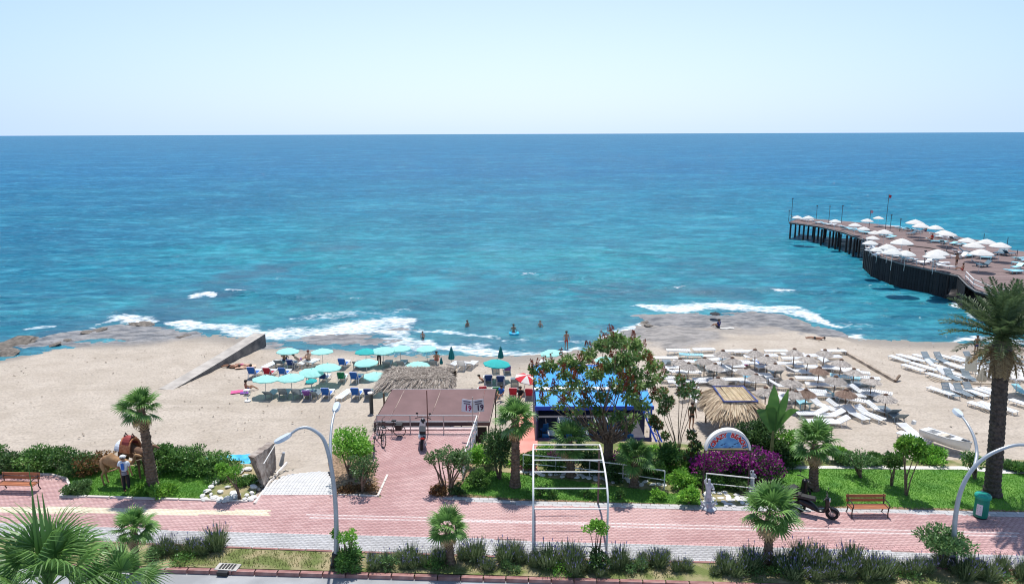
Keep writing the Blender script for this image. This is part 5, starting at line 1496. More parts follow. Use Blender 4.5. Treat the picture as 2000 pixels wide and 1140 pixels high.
# ------------------------------------------------------------------ arched sign
def arch_sign():
    a = at(1377, 965); Y = a.y; r = empty('arched_sign', a, 0, 'arched blue sign lettered CRAZY BEACH with a white rim on two posts', 'sign')
    L = atY(1377, 878, Y) - a; R = atY(1466, 880, Y) - a; T = atY(1421, 838, Y) - a
    cx = (L.x + R.x) / 2; hw = (R.x - L.x) / 2; hz = T.z - L.z; Rr = (hw * hw + hz * hz) / (2 * hz); cz = T.z - Rr; a0 = math.asin(min(1, hw / Rr)); tilt = .0
    n = 28; arc = [(cx + Rr * math.sin(-a0 + 2 * a0 * i / n), cz + Rr * math.cos(-a0 + 2 * a0 * i / n)) for i in range(n + 1)]
    ins = [(cx + (x - cx) * .91, L.z + (z - L.z) * .88) for x, z in arc]
    mb = MB(); V = [(x, 0, z) for x, z in ins] + [(x, .05, z) for x, z in ins]; k = n + 1
    mb._add(V, [tuple(range(k)), tuple(range(2 * k - 1, k - 1, -1))] + [(i, k + i, k + i + 1, i + 1) for i in range(n)] + [(0, n, k + n, k)])
    m = mat('sign_blue_print', (0.02, 0.14, 0.42), .5, col2=(0.16, 0.42, 0.66), scale=2.2); board = mb.build('board', m, r)
    mb = MB(); V = []
    for (x, z), (x2, z2) in zip(arc, ins): V += [(x, -.05, z), (x, .22, z), (x2, -.05, z2), (x2, .22, z2)]
    fs = []
    for i in range(n):
        q = i * 4; fs += [(q, q + 4, q + 5, q + 1), (q, q + 2, q + 6, q + 4), (q + 2, q + 3, q + 7, q + 6), (q + 1, q + 5, q + 7, q + 3)]
    fs += [(0, 1, 3, 2), (n * 4, n * 4 + 2, n * 4 + 3, n * 4 + 1)]
    mb._add(V, fs); mb.build('rim', M_WHT, r)
    mb = MB(); mb.box((cx, -.008, L.z + .04), (hw * 1.78, .012, .08)); mb.build('sand_band', mat('sign_sand', (0.55, 0.42, 0.20), .6), r)
    word = 'CRAZY BEACH'; nl = len(word); rad = Rr * .715; M_SR = mat('sign_red', (0.55, 0.02, 0.025), .5, var=.03); MO = mat('sign_letter_edge', (0.75, 0.72, 0.72), .5, var=.02)
    for i, ch in enumerate(word):
        if ch == ' ': continue
        t = (-a0 + 2 * a0 * (i + .5) / nl) * .86
        x = cx + rad * math.sin(t); z = cz + rad * math.cos(t) + .02
        o = text_mesh(ch, .285, MO, r, 'letter_edge', bold=.03, extrude=.002); o.location = (x, -.006, z); o.rotation_euler = (math.pi / 2, t, 0)
        o = text_mesh(ch, .27, M_SR, r, 'letter', bold=.012, extrude=.003); o.location = (x, -.014, z); o.rotation_euler = (math.pi / 2, t, 0)
    for i, (dx, dz) in enumerate([(-.35, .22), (.22, .26), (0, .1)]):
        mb = MB(); mb.poly([(cx + dx, -.004, L.z + dz), (cx + dx + .16, -.004, L.z + dz + .07), (cx + dx + .08, -.004, L.z + dz - .03)]); mb.poly([(cx + dx + .16, -.004, L.z + dz + .07), (cx + dx + .26, -.004, L.z + dz + .10), (cx + dx + .18, -.004, L.z + dz + .02)]); mb.build('fish_mark', mat('sign_dark_blue', (0.01, 0.04, 0.14), .5), r)
    for s in (-1, 1):
        mb = MB(); mb.torus((cx + s * hw * .72, -.01, L.z + .13), .07, .016, n=12, k=4); mb.build('ring_mark', mat('sign_dark_blue', (0.01, 0.04, 0.14), .5), r)
    for x in (L.x, R.x):
        MB().tube([(x, 0, -.05), (x, 0, L.z + .02)], .035, 8).build('post', mat('maroon_post', (0.07, 0.035, 0.045), .6), r)
    MB().tube([(L.x, 0, L.z), (R.x, 0, R.z)], .03, 8).build('cross_rail', M_IRON, r)
arch_sign()

# ------------------------------------------------------------------ figures by skin modifier
def skin(name, chains, m, parent=None, sub=2, loc=None):
    """chains: list of (list of (pos, r), connect index or None). First chain holds the root"""
    V = []; E = []; Rr = []; roots = []
    for ch, con in chains:
        b = len(V)
        for i, (p, r) in enumerate(ch):
            V.append(tuple(p)); Rr.append(r)
            if i: E.append((b + i - 1, b + i))
        if con is not None: E.append((con, b))
        else: roots.append(b)
    me = bpy.data.meshes.new(name); me.from_pydata(V, E, []); me.materials.append(m)
    o = link(name, me, parent)
    md = o.modifiers.new('skin', 'SKIN'); md.use_smooth_shade = True
    sv = me.skin_vertices[0].data if me.skin_vertices else None
    if sv is None:
        me.attributes  # the modifier adds the layer
        import bmesh
        bm = bmesh.new(); bm.from_mesh(me); bm.verts.layers.skin.verify(); bm.to_mesh(me); bm.free()
        sv = me.skin_vertices[0].data
    for i, r in enumerate(Rr):
        rr = r if hasattr(r, '__len__') else (r, r)
        sv[i].radius = rr; sv[i].use_root = i in roots
    ss = o.modifiers.new('sub', 'SUBSURF'); ss.levels = sub; ss.render_levels = sub
    return o

SKINM = mat('tanned_skin', (0.34, 0.17, 0.10), .55, var=.06)
SKINP = mat('fair_skin', (0.50, 0.29, 0.20), .55, var=.06)
HAIR = mat('dark_hair', (0.025, 0.017, 0.012), .6, var=.2)
HAIRR = mat('auburn_hair', (0.14, 0.03, 0.015), .6, var=.2)
def cloth(n, c): return mat('cloth_' + n, c, .85, var=.1, scale=8)

def pose(kind):
    """joints in metres, facing -Y (towards the camera) for stand; returns dict"""
    if kind == 'stand':
        return dict(pel=(0, 0, .95), bel=(0, 0, 1.10), che=(0, .01, 1.32), nek=(0, .01, 1.48), hd=(0, -.01, 1.63), ht=(0, 0, 1.71),
                    sh=(.18, .01, 1.42), el=(.25, .02, 1.13), wr=(.25, -.08, .89), hp=(.09, 0, .92), kn=(.11, -.01, .50), an=(.11, .03, .07), to=(.13, -.13, .03))
    if kind == 'reach':
        return dict(pel=(0, 0, .95), bel=(0, 0, 1.10), che=(0, .01, 1.32), nek=(0, .01, 1.48), hd=(.02, -.01, 1.63), ht=(.02, 0, 1.71),
                    sh=(.19, .01, 1.42), el=(.28, .05, 1.15), wr=(.46, .16, 1.12), hp=(.09, 0, .92), kn=(.10, -.01, .50), an=(.10, .03, .07), to=(.13, -.13, .03), armL='down')
    if kind == 'sit':   # on a seat / ground, legs forward (+Y), trunk upright
        return dict(pel=(0, 0, .12), bel=(0, -.04, .26), che=(0, -.06, .48), nek=(0, -.03, .64), hd=(0, 0, .79), ht=(0, 0, .87),
                    sh=(.18, -.05, .58), el=(.24, .06, .36), wr=(.16, .28, .30), hp=(.09, .02, .10), kn=(.14, .42, .34), an=(.13, .74, .08), to=(.13, .84, .04))
    if kind == 'lie':
        return dict(pel=(0, 0, .12), bel=(0, -.14, .13), che=(0, -.36, .15), nek=(0, -.52, .16), hd=(0, -.67, .18), ht=(0, -.75, .18),
                    sh=(.18, -.46, .14), el=(.30, -.25, .10), wr=(.26, -.02, .08), hp=(.09, .03, .11), kn=(.12, .45, .16), an=(.12, .86, .07), to=(.14, .92, .12))
    if kind == 'recline':
        return dict(pel=(0, 0, .10), bel=(0, -.12, .16), che=(0, -.28, .30), nek=(0, -.38, .43), hd=(0, -.44, .57), ht=(0, -.46, .65),
                    sh=(.18, -.33, .39), el=(.27, -.18, .20), wr=(.22, .06, .16), hp=(.09, .03, .10), kn=(.12, .43, .28), an=(.12, .82, .06), to=(.14, .88, .12))
    if kind == 'bend':
        return dict(pel=(0, 0, .92), bel=(.10, 0, 1.05), che=(.30, 0, 1.18), nek=(.45, 0, 1.22), hd=(.58, 0, 1.20), ht=(.66, 0, 1.18),
                    sh=(.18, 0, 0), el=(.2, 0, 0), wr=(.2, 0, 0), hp=(.09, 0, .90), kn=(.10, -.02, .48), an=(.10, .03, .07), to=(.16, -.05, .03), bend=True)

def person(p, rz, kind, label, skinm=SKINM, hair=HAIR, shirt=None, shorts=None, scale=1.0, hat=None, hairlen=0.0, sink=0.0, trousers=False, fingers=True, cat='person'):
    J = pose(kind); r = empty('person', (p[0], p[1], p[2] - sink), rz, label, cat); r.scale = (scale,) * 3
    V = lambda k: Vector(J[k])
    def mir(v): return Vector((-v.x, v.y, v.z))
    chains = [([(V('pel'), (.13, .10)), (V('bel'), (.115, .09)), (V('che'), (.15, .105)), (V('nek'), .055), (V('hd'), (.088, .10)), (V('ht'), (.065, .075))], None)]
    arms = {}
    if J.get('bend'):
        arms = {1: (Vector((.40, -.16, 1.20)), Vector((.62, -.20, 1.02)), Vector((.80, -.18, .95))), -1: (Vector((.40, .16, 1.20)), Vector((.58, .20, .98)), Vector((.78, .18, .92)))}
    else:
        for s in (1, -1):
            f = (lambda v: v) if s == 1 else mir
            e, w = V('el'), V('wr')
            if J.get('armL') and s == -1: e, w = Vector((.25, .02, 1.13)), Vector((.24, -.08, .89))
            arms[s] = (f(V('sh')), f(e), f(w))
    for s in (1, -1):
        sh, el, wr = arms[s]; hd = wr + (wr - el).normalized() * .09
        chains.append(([(sh, .055), (el, .040), (wr, .027), (hd, (.040, .018))], 2))
        f = (lambda v: v) if s == 1 else mir
        chains.append(([(f(V('hp')), .085), (f(V('kn')), .055), (f(V('an')), .036), (f(V('to')), (.042, .028))], 0))
    if fingers:
        for s in (1, -1):
            sh, el, wr = arms[s]; d = (wr - el).normalized(); sd = d.cross(Vector((1, 0, .2))).normalized(); pal = wr + d * .10; dn = d.cross(sd)
            for k in range(4):
                q = pal + sd * (-.027 + .018 * k); l = (.065, .078, .072, .055)[k]
                chains.append(([(q - d * .02, .009), (q + d * l * .5 + dn * .005, .0085), (q + d * l + dn * .02, .007)], None))
            q = wr + d * .05 - sd * .025; chains.append(([(q, .011), (q - sd * .03 + d * .03, .010), (q - sd * .035 + d * .06, .008)], None))
    skin('body', chains, skinm, r, sub=1)
    hd, ht = V('hd'), V('ht'); u = (ht - hd).normalized(); fwd = Vector((0, -1, 0)) if kind in ('stand', 'reach') else (Vector((1, 0, -.4)).normalized() if J.get('bend') else Vector((0, 1, 0)))
    if kind == 'lie': fwd = Vector((0, 0, 1))
    side = u.cross(fwd).normalized()
    # hair cap
    mb = MB(); mb.lathe([(.112, -.02), (.118, .03), (.10, .085), (.055, .118), (.01, .125)], 12)
    M3 = Matrix((side, -fwd, u)).transposed()
    mb.v = [tuple(M3 @ Vector(v) + hd + fwd * -.018) for v in mb.v]
    if hairlen:
        b = hd - fwd * .06; mb.tube([b + u * .05, b - u * .08, b - u * hairlen - fwd * .03], [.09, .075, .03], 8)
    mb.build('hair', hair, r, smooth=True)
    mb = MB(); f0 = hd + fwd * .095; mb.tube([f0 + u * .02 - fwd * .01, f0 - u * .02 + fwd * .018], [.008, .016], 5)
    for s in (-1, 1): mb.lathe([(.004, -.012), (.018, 0), (.004, .012)], 6, c=tuple(hd + side * s * .092 + u * .0))
    mb.build('nose_and_ears', skinm, r)
    mb = MB()
    for s in (-1, 1): c = hd + fwd * .096 + side * s * .032 + u * .022; mb.lathe([(.002, -.007), (.010, 0), (.002, .007)], 6, c=tuple(c))
    mb.box(tuple(hd + fwd * .094 - u * .048), (.04, .008, .008) if kind in ('stand', 'reach') else (.03, .02, .01)); mb.build('eyes_and_mouth', HAIR, r)
    if hat is not None:
        mb = MB(); mb.lathe([(.125, .01), (.128, .05), (.11, .10), (.06, .135), (.01, .14)], 14); mb.v = [tuple(M3 @ Vector(v) + hd) for v in mb.v]
        q = [M3 @ Vector(v) + hd for v in ((-.09, -.10, .03), (.09, -.10, .03), (.06, -.21, .015), (-.06, -.21, .015))]; mb.poly(q); mb.build('cap', hat, r, smooth=True)
    if shirt is not None:
        ch = [([(V('pel') + (V('bel') - V('pel')) * .15, (.150, .118)), (V('bel'), (.140, .112)), (V('che'), (.172, .125)), (V('nek') - (V('nek') - V('che')) * .25, .085)], None)]
        for s in (1, -1):
            sh, el, wr = arms[s]; ch.append(([(sh, .075), (sh + (el - sh) * .62, .062)], 2))
        skin('shirt', ch, shirt, r, sub=1)
    if shorts is not None:
        ch = [([(V('pel') + (V('bel') - V('pel')) * .25, (.150, .120)), (V('pel') + (V('hp') - V('pel')) * .0 - Vector((0, 0, .02)), (.148, .118))], None)]
        for s in (1, -1):
            f = (lambda v: v) if s == 1 else mir
            hp, kn, an = f(V('hp')), f(V('kn')), f(V('an'))
            ch.append(([(hp, .098), (hp + (kn - hp) * (.55 if not trousers else 1), .082 if not trousers else .070)] + ([(kn + (an - kn) * .93, .058)] if trousers else []), 1))
        skin('trousers' if trousers else 'shorts', ch, shorts, r, sub=1)
    return r
# ------------------------------------------------------------------ people
C_BLACK = cloth('black', (0.015, 0.015, 0.018)); C_WHITE = cloth('white', (0.62, 0.66, 0.72)); C_NAVY = cloth('navy', (0.02, 0.03, 0.14)); C_RED = cloth('red', (0.45, 0.03, 0.03))
C_BLUE = cloth('blue', (0.03, 0.13, 0.45)); C_DKG = cloth('olive', (0.05, 0.06, 0.035)); C_PINK = cloth('pink', (0.55, 0.10, 0.25)); C_PURP = cloth('purple', (0.16, 0.06, 0.30)); C_TEAL = cloth('teal', (0.03, 0.28, 0.30)); C_GREY = cloth('grey', (0.22, 0.22, 0.25))
man = person(at(249, 961, .03), math.pi * 1.0, 'reach', 'man in white cap, white and blue shirt and black trousers holding the camels', shirt=C_WHITE, shorts=C_BLACK, hat=M_WHT, trousers=True, scale=1.02)
mb = MB(); mb.box((0, -.135, 1.27), (.12, .02, .30)); mb.box((0, .135, 1.27), (.13, .02, .30)); mb.build('blue_stripe', C_BLUE, man)
mb = MB(); mb.tube([(0, 0, .88), (0, 0, 1.02)], [.168, .16], 12, flat=.8); mb.build('grey_shirt_hem', C_GREY, man)
g = ground(1350, 837)
person(g, .2, 'stand', 'person in dark olive clothes standing on the sand left of the golden hut', shirt=C_DKG, shorts=C_BLACK)
BP = [  # px, py (feet/seat), kind, rz, label, kwargs
    (482, 764, 'sit', -.9, 'dark-haired bather sitting at the left end of the turquoise parasols', dict(skinm=SKINM, shorts=C_NAVY, hair=HAIR, hairlen=.1)),
    (556, 712, 'sit', 0, 'bather with long dark hair sitting on a grey lounger under the top left parasol', dict(shorts=C_NAVY, hairlen=.2, up=.32)),
    (585, 712, 'recline', -1.3, 'sunbather reclining on blue towel between two seated bathers', dict(shorts=C_PURP, up=.32, skinm=SKINP)),
    (603, 711, 'sit', .5, 'red-haired bather hunched on a white lounger near the top parasols', dict(hair=HAIRR, shorts=C_BLACK, up=.32, skinm=SKINP)),
    (741, 714, 'bend', -.1, 'person in black bending over a lounger between turquoise parasols', dict(shirt=C_BLACK, shorts=C_BLACK, trousers=True)),
    (853, 713, 'sit', .1, 'bare-backed bather sitting on a lounger above the straw roof', dict(shorts=C_RED, up=.32)),
    (945, 745, 'recline', -.9, 'sunbather lying in the shade left of the navy loungers', dict(shorts=C_BLACK, skinm=SKINP)),
    (979, 783, 'sit', 2.6, 'seated person in a blue top beside the brown roof', dict(shirt=C_BLUE, shorts=C_WHITE, up=.3)),
    (1016, 786, 'sit', 2.9, 'dark-haired seated person between the two red chairs', dict(shirt=C_BLACK, shorts=C_NAVY, up=.3)),
    (1403, 640, 'sit', .6, 'person in dark clothes crouching on the rock shelf beside a pale board', dict(shirt=C_NAVY, shorts=C_BLACK)),
    (1594, 662, 'lie', 1.3, 'tiny sunbather lying on the sand below the rock shelf', dict(shorts=C_BLACK, hair=HAIR)),
    (1905, 693, 'stand', 0, 'bare-backed man standing behind the right block of white loungers', dict(shorts=C_NAVY, half=True)),
    (1106, 683, 'stand', .3, 'bather walking along the waterline behind the spiked tree', dict(shorts=C_RED)),
    (826, 672, 'stand', 0, 'child standing in the foam at the waterline', dict(shorts=C_BLACK, scale=.72)),
    (1003, 652, 'stand', 0, 'bather wading with a cyan swim ring in the shallow water', dict(shorts=C_BLUE, sea=.75)),
    (913, 640, 'stand', .8, 'bather standing waist deep, leftmost in the shallow water', dict(shorts=C_BLACK, sea=.95)),
    (1055, 639, 'stand', -.5, 'bather chest deep in the water, arms low, right of the swim ring', dict(shorts=C_NAVY, sea=1.05, skinm=SKINP)),
    (452, 717, 'lie', 1.45, 'pair member lying on the sand by the groin, left one in dark swimwear', dict(shorts=C_BLACK)),
    (476, 715, 'lie', 1.25, 'sunbather lying on a pink towel by the groin, right one', dict(shorts=C_PINK, skinm=SKINP)),
]
for x, y, k, rz, lb, kw in BP:
    kw = dict(kw); up = kw.pop('up', 0); sea = kw.pop('sea', None); half = kw.pop('half', None)
    if sea is not None: p = at(x, y, ZW); p.z = ZW - sea
    else: p = ground(x, y)
    if not sea: p.z += up
    person(p, rz, k, lb, fingers=False, **kw)
p = at(1004, 651, ZW + .12); o = MB().torus((0, 0, 0), .38, .14, 'z', 20, 8).build('swim_ring', mat('cyan_rubber', (0.02, 0.45, 0.65), .4)); o.location = p; setp(o, 'cyan swim ring held by the wading bather', 'swim ring')

# ------------------------------------------------------------------ camels
def camel(p, rz, m, label, dark, s=1.0):
    r = empty('camel', p, rz, label, 'camel'); r.scale = (s,) * 3
    ch = [([((-.55, 0, 1.45), (.20, .22)), ((-.25, 0, 1.42), (.27, .30)), ((.10, 0, 1.40), (.29, .32)), ((.50, 0, 1.42), (.25, .28)), ((.78, 0, 1.36), (.15, .19)), ((1.05, 0, 1.30), .12), ((1.20, 0, 1.42), .095), ((1.28, 0, 1.66), .08), ((1.34, 0, 1.80), .095), ((1.52, 0, 1.79), .072), ((1.70, 0, 1.71), .050)], None),
          ([((-.08, 0, 1.66), (.20, .16)), ((-.05, 0, 1.84), (.12, .09))], 1),
          ([((-.75, 0, 1.30), .03), ((-.82, 0, .95), .022)], 0)]
    for sx, con in ((1, 3), (-1, 3)):
        ch.append(([((.52, .15 * sx, 1.15), .12), ((.54, .16 * sx, .75), .065), ((.53, .16 * sx, .70), .065), ((.52, .16 * sx, .18), .042), ((.56, .16 * sx, .03), (.075, .05))], con))
    for sx in (1, -1):
        ch.append(([((-.52, .15 * sx, 1.15), .15), ((-.42, .16 * sx, .85), .085), ((-.62, .16 * sx, .60), .055), ((-.56, .16 * sx, .18), .040), ((-.50, .16 * sx, .03), (.075, .05))], 0))
    skin('body', ch, m, r, sub=2)
    mb = MB()
    for sx in (-1, 1): mb.tube([(1.31, .06 * sx, 1.87), (1.26, .09 * sx, 1.95)], [.03, .008], 5)
    mb.build('ears', m, r)
    mb = MB()
    for sx in (-1, 1): mb.lathe([(.003, -.014), (.018, 0), (.003, .014)], 6, c=(1.45, .075 * sx, 1.84))
    mb.build('eyes', HAIR, r)
    return r
M_CAM = mat('camel_tan', (0.26, 0.14, 0.065), .85, col2=(0.40, 0.24, 0.12), scale=3, bump=.02, bscale=20)
M_CAMD = mat('camel_dark', (0.10, 0.055, 0.035), .85, col2=(0.20, 0.11, 0.065), scale=3, bump=.02, bscale=20)
_p = at(226, 947, .03); camel(_p, -.12, M_CAM, 'tan camel without saddle standing behind the man on the left lawn', False, s=.86)
_p = at(262, 931, .03); cd = camel(_p, -.28, M_CAMD, 'dark brown camel carrying an orange saddle and white blanket', True, s=.96)
def saddle():
    mb = MB()
    def drape(x0, x1, z0, zt, w, t):
        V = []
        n = 10
        for x in (x0, x1):
            for i in range(n + 1):
                a = math.pi * (i / n); V.append((x, -w * math.cos(a), z0 + (zt - z0) * math.sin(a)))
        return V, [(i, i + 1, n + 2 + i, n + 1 + i) for i in range(n)]
    for nm, x0, x1, z0, zt, w, m in (('saddle_blanket', -.30, .30, 1.42, 2.02, .34, mat('orange_cloth', (0.42, 0.13, 0.05), .85, col2=(0.55, 0.24, 0.12), scale=9)),
                                   ('white_blanket', -.62, -.33, 1.45, 1.78, .31, C_WHITE), ('red_cushion', -.18, .22, 1.66, 2.09, .28, mat('red_cloth', (0.28, 0.05, 0.045), .85))):
        q = MB(); V, F = drape(x0, x1, z0, zt, w, 0); q._add(V, F); o = q.build(nm, m, cd); sd = o.modifiers.new('solid', 'SOLIDIFY'); sd.thickness = .06
    q = MB()
    for x in (-.18, .22):
        q.tube([(x, -.16, 2.0), (x, 0, 2.28), (x, .16, 2.0)], .03, 6)
    q.tube([(-.3, 0, 2.12), (.32, 0, 2.12)], .03, 6); q.build('saddle_frame', mat('saddle_wood', (0.07, 0.03, 0.02), .7), cd)
    q = MB(); q.tube([(1.75, .06, 1.80), (1.3, -.2, 1.35), (.6, -.6, 1.15), (.05, -.95, 1.12)], .012, 4); q.build('lead_rope', mat('rope', (0.5, 0.42, 0.3), .9), cd)
saddle()

# ------------------------------------------------------------------ statues
M_STAT = mat('statue_stone', (0.36, 0.38, 0.42), .7, col2=(0.56, 0.58, 0.62), scale=6, bump=.01)
def statue(p, label, h):
    r = empty('statue', p, -.1, label, 'statue', 'grey garden statues by the arched sign')
    s = h / 1.35; q = lambda *c: Vector(c) * s
    skin('figure', [([(q(0, 0, .62), .12 * s), (q(0, 0, .78), .09 * s), (q(0, 0, .98), .12 * s), (q(0, 0, 1.10), .045 * s), (q(0, 0, 1.21), .075 * s), (q(0, 0, 1.28), .055 * s)], None),
                    ([(q(.12, 0, 1.02), .045 * s), (q(.20, -.05, .84), .035 * s), (q(.10, -.14, .90), .025 * s)], 2), ([(q(-.12, 0, 1.02), .045 * s), (q(-.19, -.05, 1.18), .035 * s), (q(-.10, -.08, 1.33), .03 * s)], 2),
                    ([(q(.05, 0, .5), .09 * s), (q(.05, -.02, .25), .07 * s)], 0), ([(q(-.05, 0, .5), .09 * s), (q(-.04, 0, .25), .07 * s)], 0)], M_STAT, r, sub=1)
    mb = MB(); rg = random.Random(5)
    mb.lathe([(.30 * s, -.02), (.32 * s, .05 * s), (.20 * s, .12 * s), (.13 * s, .30 * s)], 10, jit=lambda k, j: rg.uniform(-.15, .15)); mb.build('plinth', M_STAT, r)
    mb = MB()
    for k in range(7):
        a = k * .9; mb.tube([(.1 * s * math.cos(a), .1 * s * math.sin(a), .1 * s), (.27 * s * math.cos(a), .27 * s * math.sin(a), .22 * s), (.34 * s * math.cos(a), .34 * s * math.sin(a), .38 * s)], [.05 * s, .04 * s, .012 * s], 5)
    mb.build('stone_waves', M_STAT, r)
statue(at(1382, 992, .02), 'grey statue of a draped figure at the front of the cobble patch', 1.45)
statue(at(1468, 958, .02), 'grey statue on the far side of the cobble patch, behind the palm', 1.05)

# ------------------------------------------------------------------ scooters and bicycles
def scooter(p, rz, label, panel, seatm, box=False, s=1.0, lean=.10):
    r = empty('motor_scooter', p, rz, label, 'scooter'); r.scale = (s,) * 3; r.rotation_euler = (lean, 0, rz)
    for x in (-.62, .62):
        w = MB().torus((x, 0, .25), .19, .065, 'y', 18, 7).build('wheel', M_RUB, r); q = MB(); q.tube([(x, -.05, .25), (x, .05, .25)], .11, 10); q.build('rim', M_CHR, w)
    skin('body', [([((-.72, 0, .58), (.15, .12)), ((-.42, 0, .50), (.20, .19)), ((-.12, 0, .42), (.17, .16)), ((.08, 0, .27), (.15, .06)), ((.32, 0, .30), (.14, .06)), ((.44, 0, .55), (.15, .09)), ((.40, 0, .86), (.13, .10)), ((.38, 0, .98), (.10, .08))], None)], panel, r, sub=2)
    mb = MB(); mb.box((-.36, 0, .77), (.72, .27, .10), taper=.85); mb.box((-.66, 0, .83), (.14, .24, .07)); mb.build('seat', seatm, r)
    mb = MB(); mb.tube([(.62, -.07, .25), (.50, -.07, .55)], .025, 6); mb.tube([(.62, .07, .25), (.50, .07, .55)], .025, 6); mb.build('fork', M_CHR, r)
    mb = MB(); mb.tube(smooth_pts([(.30, -.34, 1.00), (.38, -.15, 1.03), (.40, 0, 1.02), (.38, .15, 1.03), (.30, .34, 1.00)], 3), .017, 6); mb.build('handlebar', M_BLK, r)
    for y in (-.27, .27):
        mb = MB(); mb.tube([(.36, y * .8, 1.03), (.38, y, 1.17)], .008, 4); mb.box((.38, y, 1.2), (.02, .10, .07)); mb.build('mirror', M_BLK, r)
    mb = MB(); mb.lathe([(.02, -.03), (.085, -.02), (.085, .02), (.02, .04)], 10); mb.v = [(v[2] + .50, v[0], v[1] + .86) for v in mb.v]; mb.build('headlight', M_CHR, r)
    mb = MB()
    for k in range(7):
        a = math.radians(20 + k * 22); mb.box((.62 + .28 * math.cos(a), 0, .25 + .28 * math.sin(a)), (.11, .15, .012), M=Matrix.Rotation(-(a - math.pi / 2), 3, 'Y'))
    mb.build('front_mudguard', panel, r)
    mb = MB(); mb.box((-.84, 0, .60), (.03, .16, .07)); mb.build('tail_light', mat('red_lens', (0.45, 0.02, 0.015), .25), r)
    mb = MB(); mb.tube([(-.15, -.14, .22), (-.45, -.16, .24), (-.80, -.16, .32)], [.025, .045, .045], 8); mb.build('exhaust', M_CHR, r)
    if box:
        mb = MB(); mb.box((-.90, 0, .95), (.34, .38, .30), taper=.82); mb.build('top_case', M_BLK, r)
    return r
M_SCW = mat('scooter_white_black', (0.60, 0.62, 0.64), .3, col2=(0.02, 0.025, 0.03), scale=2.3, lo=.50, hi=.54)
M_SCD = mat('scooter_black', (0.012, 0.010, 0.012), .3, var=.2)
scooter(at(823, 866, .03), math.pi / 2 + .12, 'black and white motor scooter parked on the terrace, front to the railing', M_SCW, M_BLK, s=1.22)
scooter(at(1592, 1006, .03), math.radians(-30), 'black motor scooter with top case parked on the promenade beside the fan palm', M_SCD, M_BLK, box=True, s=1.02)
scooter(at(1551, 982, .03), math.radians(28), 'dark motor scooter half hidden by palm fronds at the lawn edge', M_SCD, M_BLK, s=1.1)

def bicycle(p, rz, label, lean, s=1.0, bag=False):
    r = empty('bicycle', p, rz, label, 'bicycle', 'bicycles parked by the terrace railing'); r.rotation_euler = (lean, 0, rz); r.scale = (s,) * 3
    for x in (-.52, .52):
        w = MB().torus((x, 0, .35), .33, .022, 'y', 26, 5).build('wheel', M_RUB, r)
        q = MB()
        for k in range(10): a = k * .628; q.tube([(x, 0, .35), (x + .31 * math.cos(a), 0, .35 + .31 * math.sin(a))], .004, 3)
        q.tube([(x, -.04, .35), (x, .04, .35)], .025, 6); q.build('spokes', M_CHR, w)
    mb = MB(); bb = (-.08, 0, .30); st = (-.22, 0, .75); hd = (.36, 0, .80); hl = (.39, 0, .68)
    for a, b in ((bb, st), (st, hd), (bb, hl), (bb, (-.52, 0, .35)), (st, (-.52, 0, .35)), (hd, hl), (hl, (.52, 0, .35))): mb.tube([a, b], .017, 6)
    mb.build('frame', M_IRON, r)
    mb = MB(); mb.tube([st, (-.25, 0, .92)], .013, 6); mb.box((-.26, 0, .94), (.26, .14, .05), taper=.8); mb.build('saddle', M_BLK, r)
    mb = MB(); mb.tube([hd, (.35, 0, .98)], .013, 6); mb.tube([(.28, -.28, 1.0), (.36, -.1, .99), (.36, .1, .99), (.28, .28, 1.0)], .013, 6); mb.build('handlebar', M_BLK, r)
    mb = MB(); mb.tube([(-.08, -.06, .30), (-.08, -.10, .15)], .01, 5); mb.box((-.08, -.13, .14), (.09, .08, .02)); mb.tube([(-.08, .06, .30), (-.08, .10, .45)], .01, 5); mb.box((-.08, .13, .46), (.09, .08, .02)); mb.build('pedals', M_BLK, r)
    if bag:
        mb = MB(); mb.box((-.52, 0, .76), (.36, .16, .03)); mb.box((-.52, .12, .60), (.32, .12, .32), taper=1.1); mb.box((-.52, -.12, .60), (.32, .12, .32), taper=1.1); mb.build('panniers', M_BLK, r)
    return r
bicycle(at(762, 851, .03), math.pi - .10, 'bicycle with black panniers leaning along the terrace railing', -.12, 1.0, True)
bicycle(at(741, 866, .03), math.radians(118), 'black bicycle at the left corner of the terrace, seen end on', .16, 1.05)
bicycle(at(729, 884, .03), math.radians(98), 'dark bicycle nearest the green bush at the terrace edge', .12, 1.0)

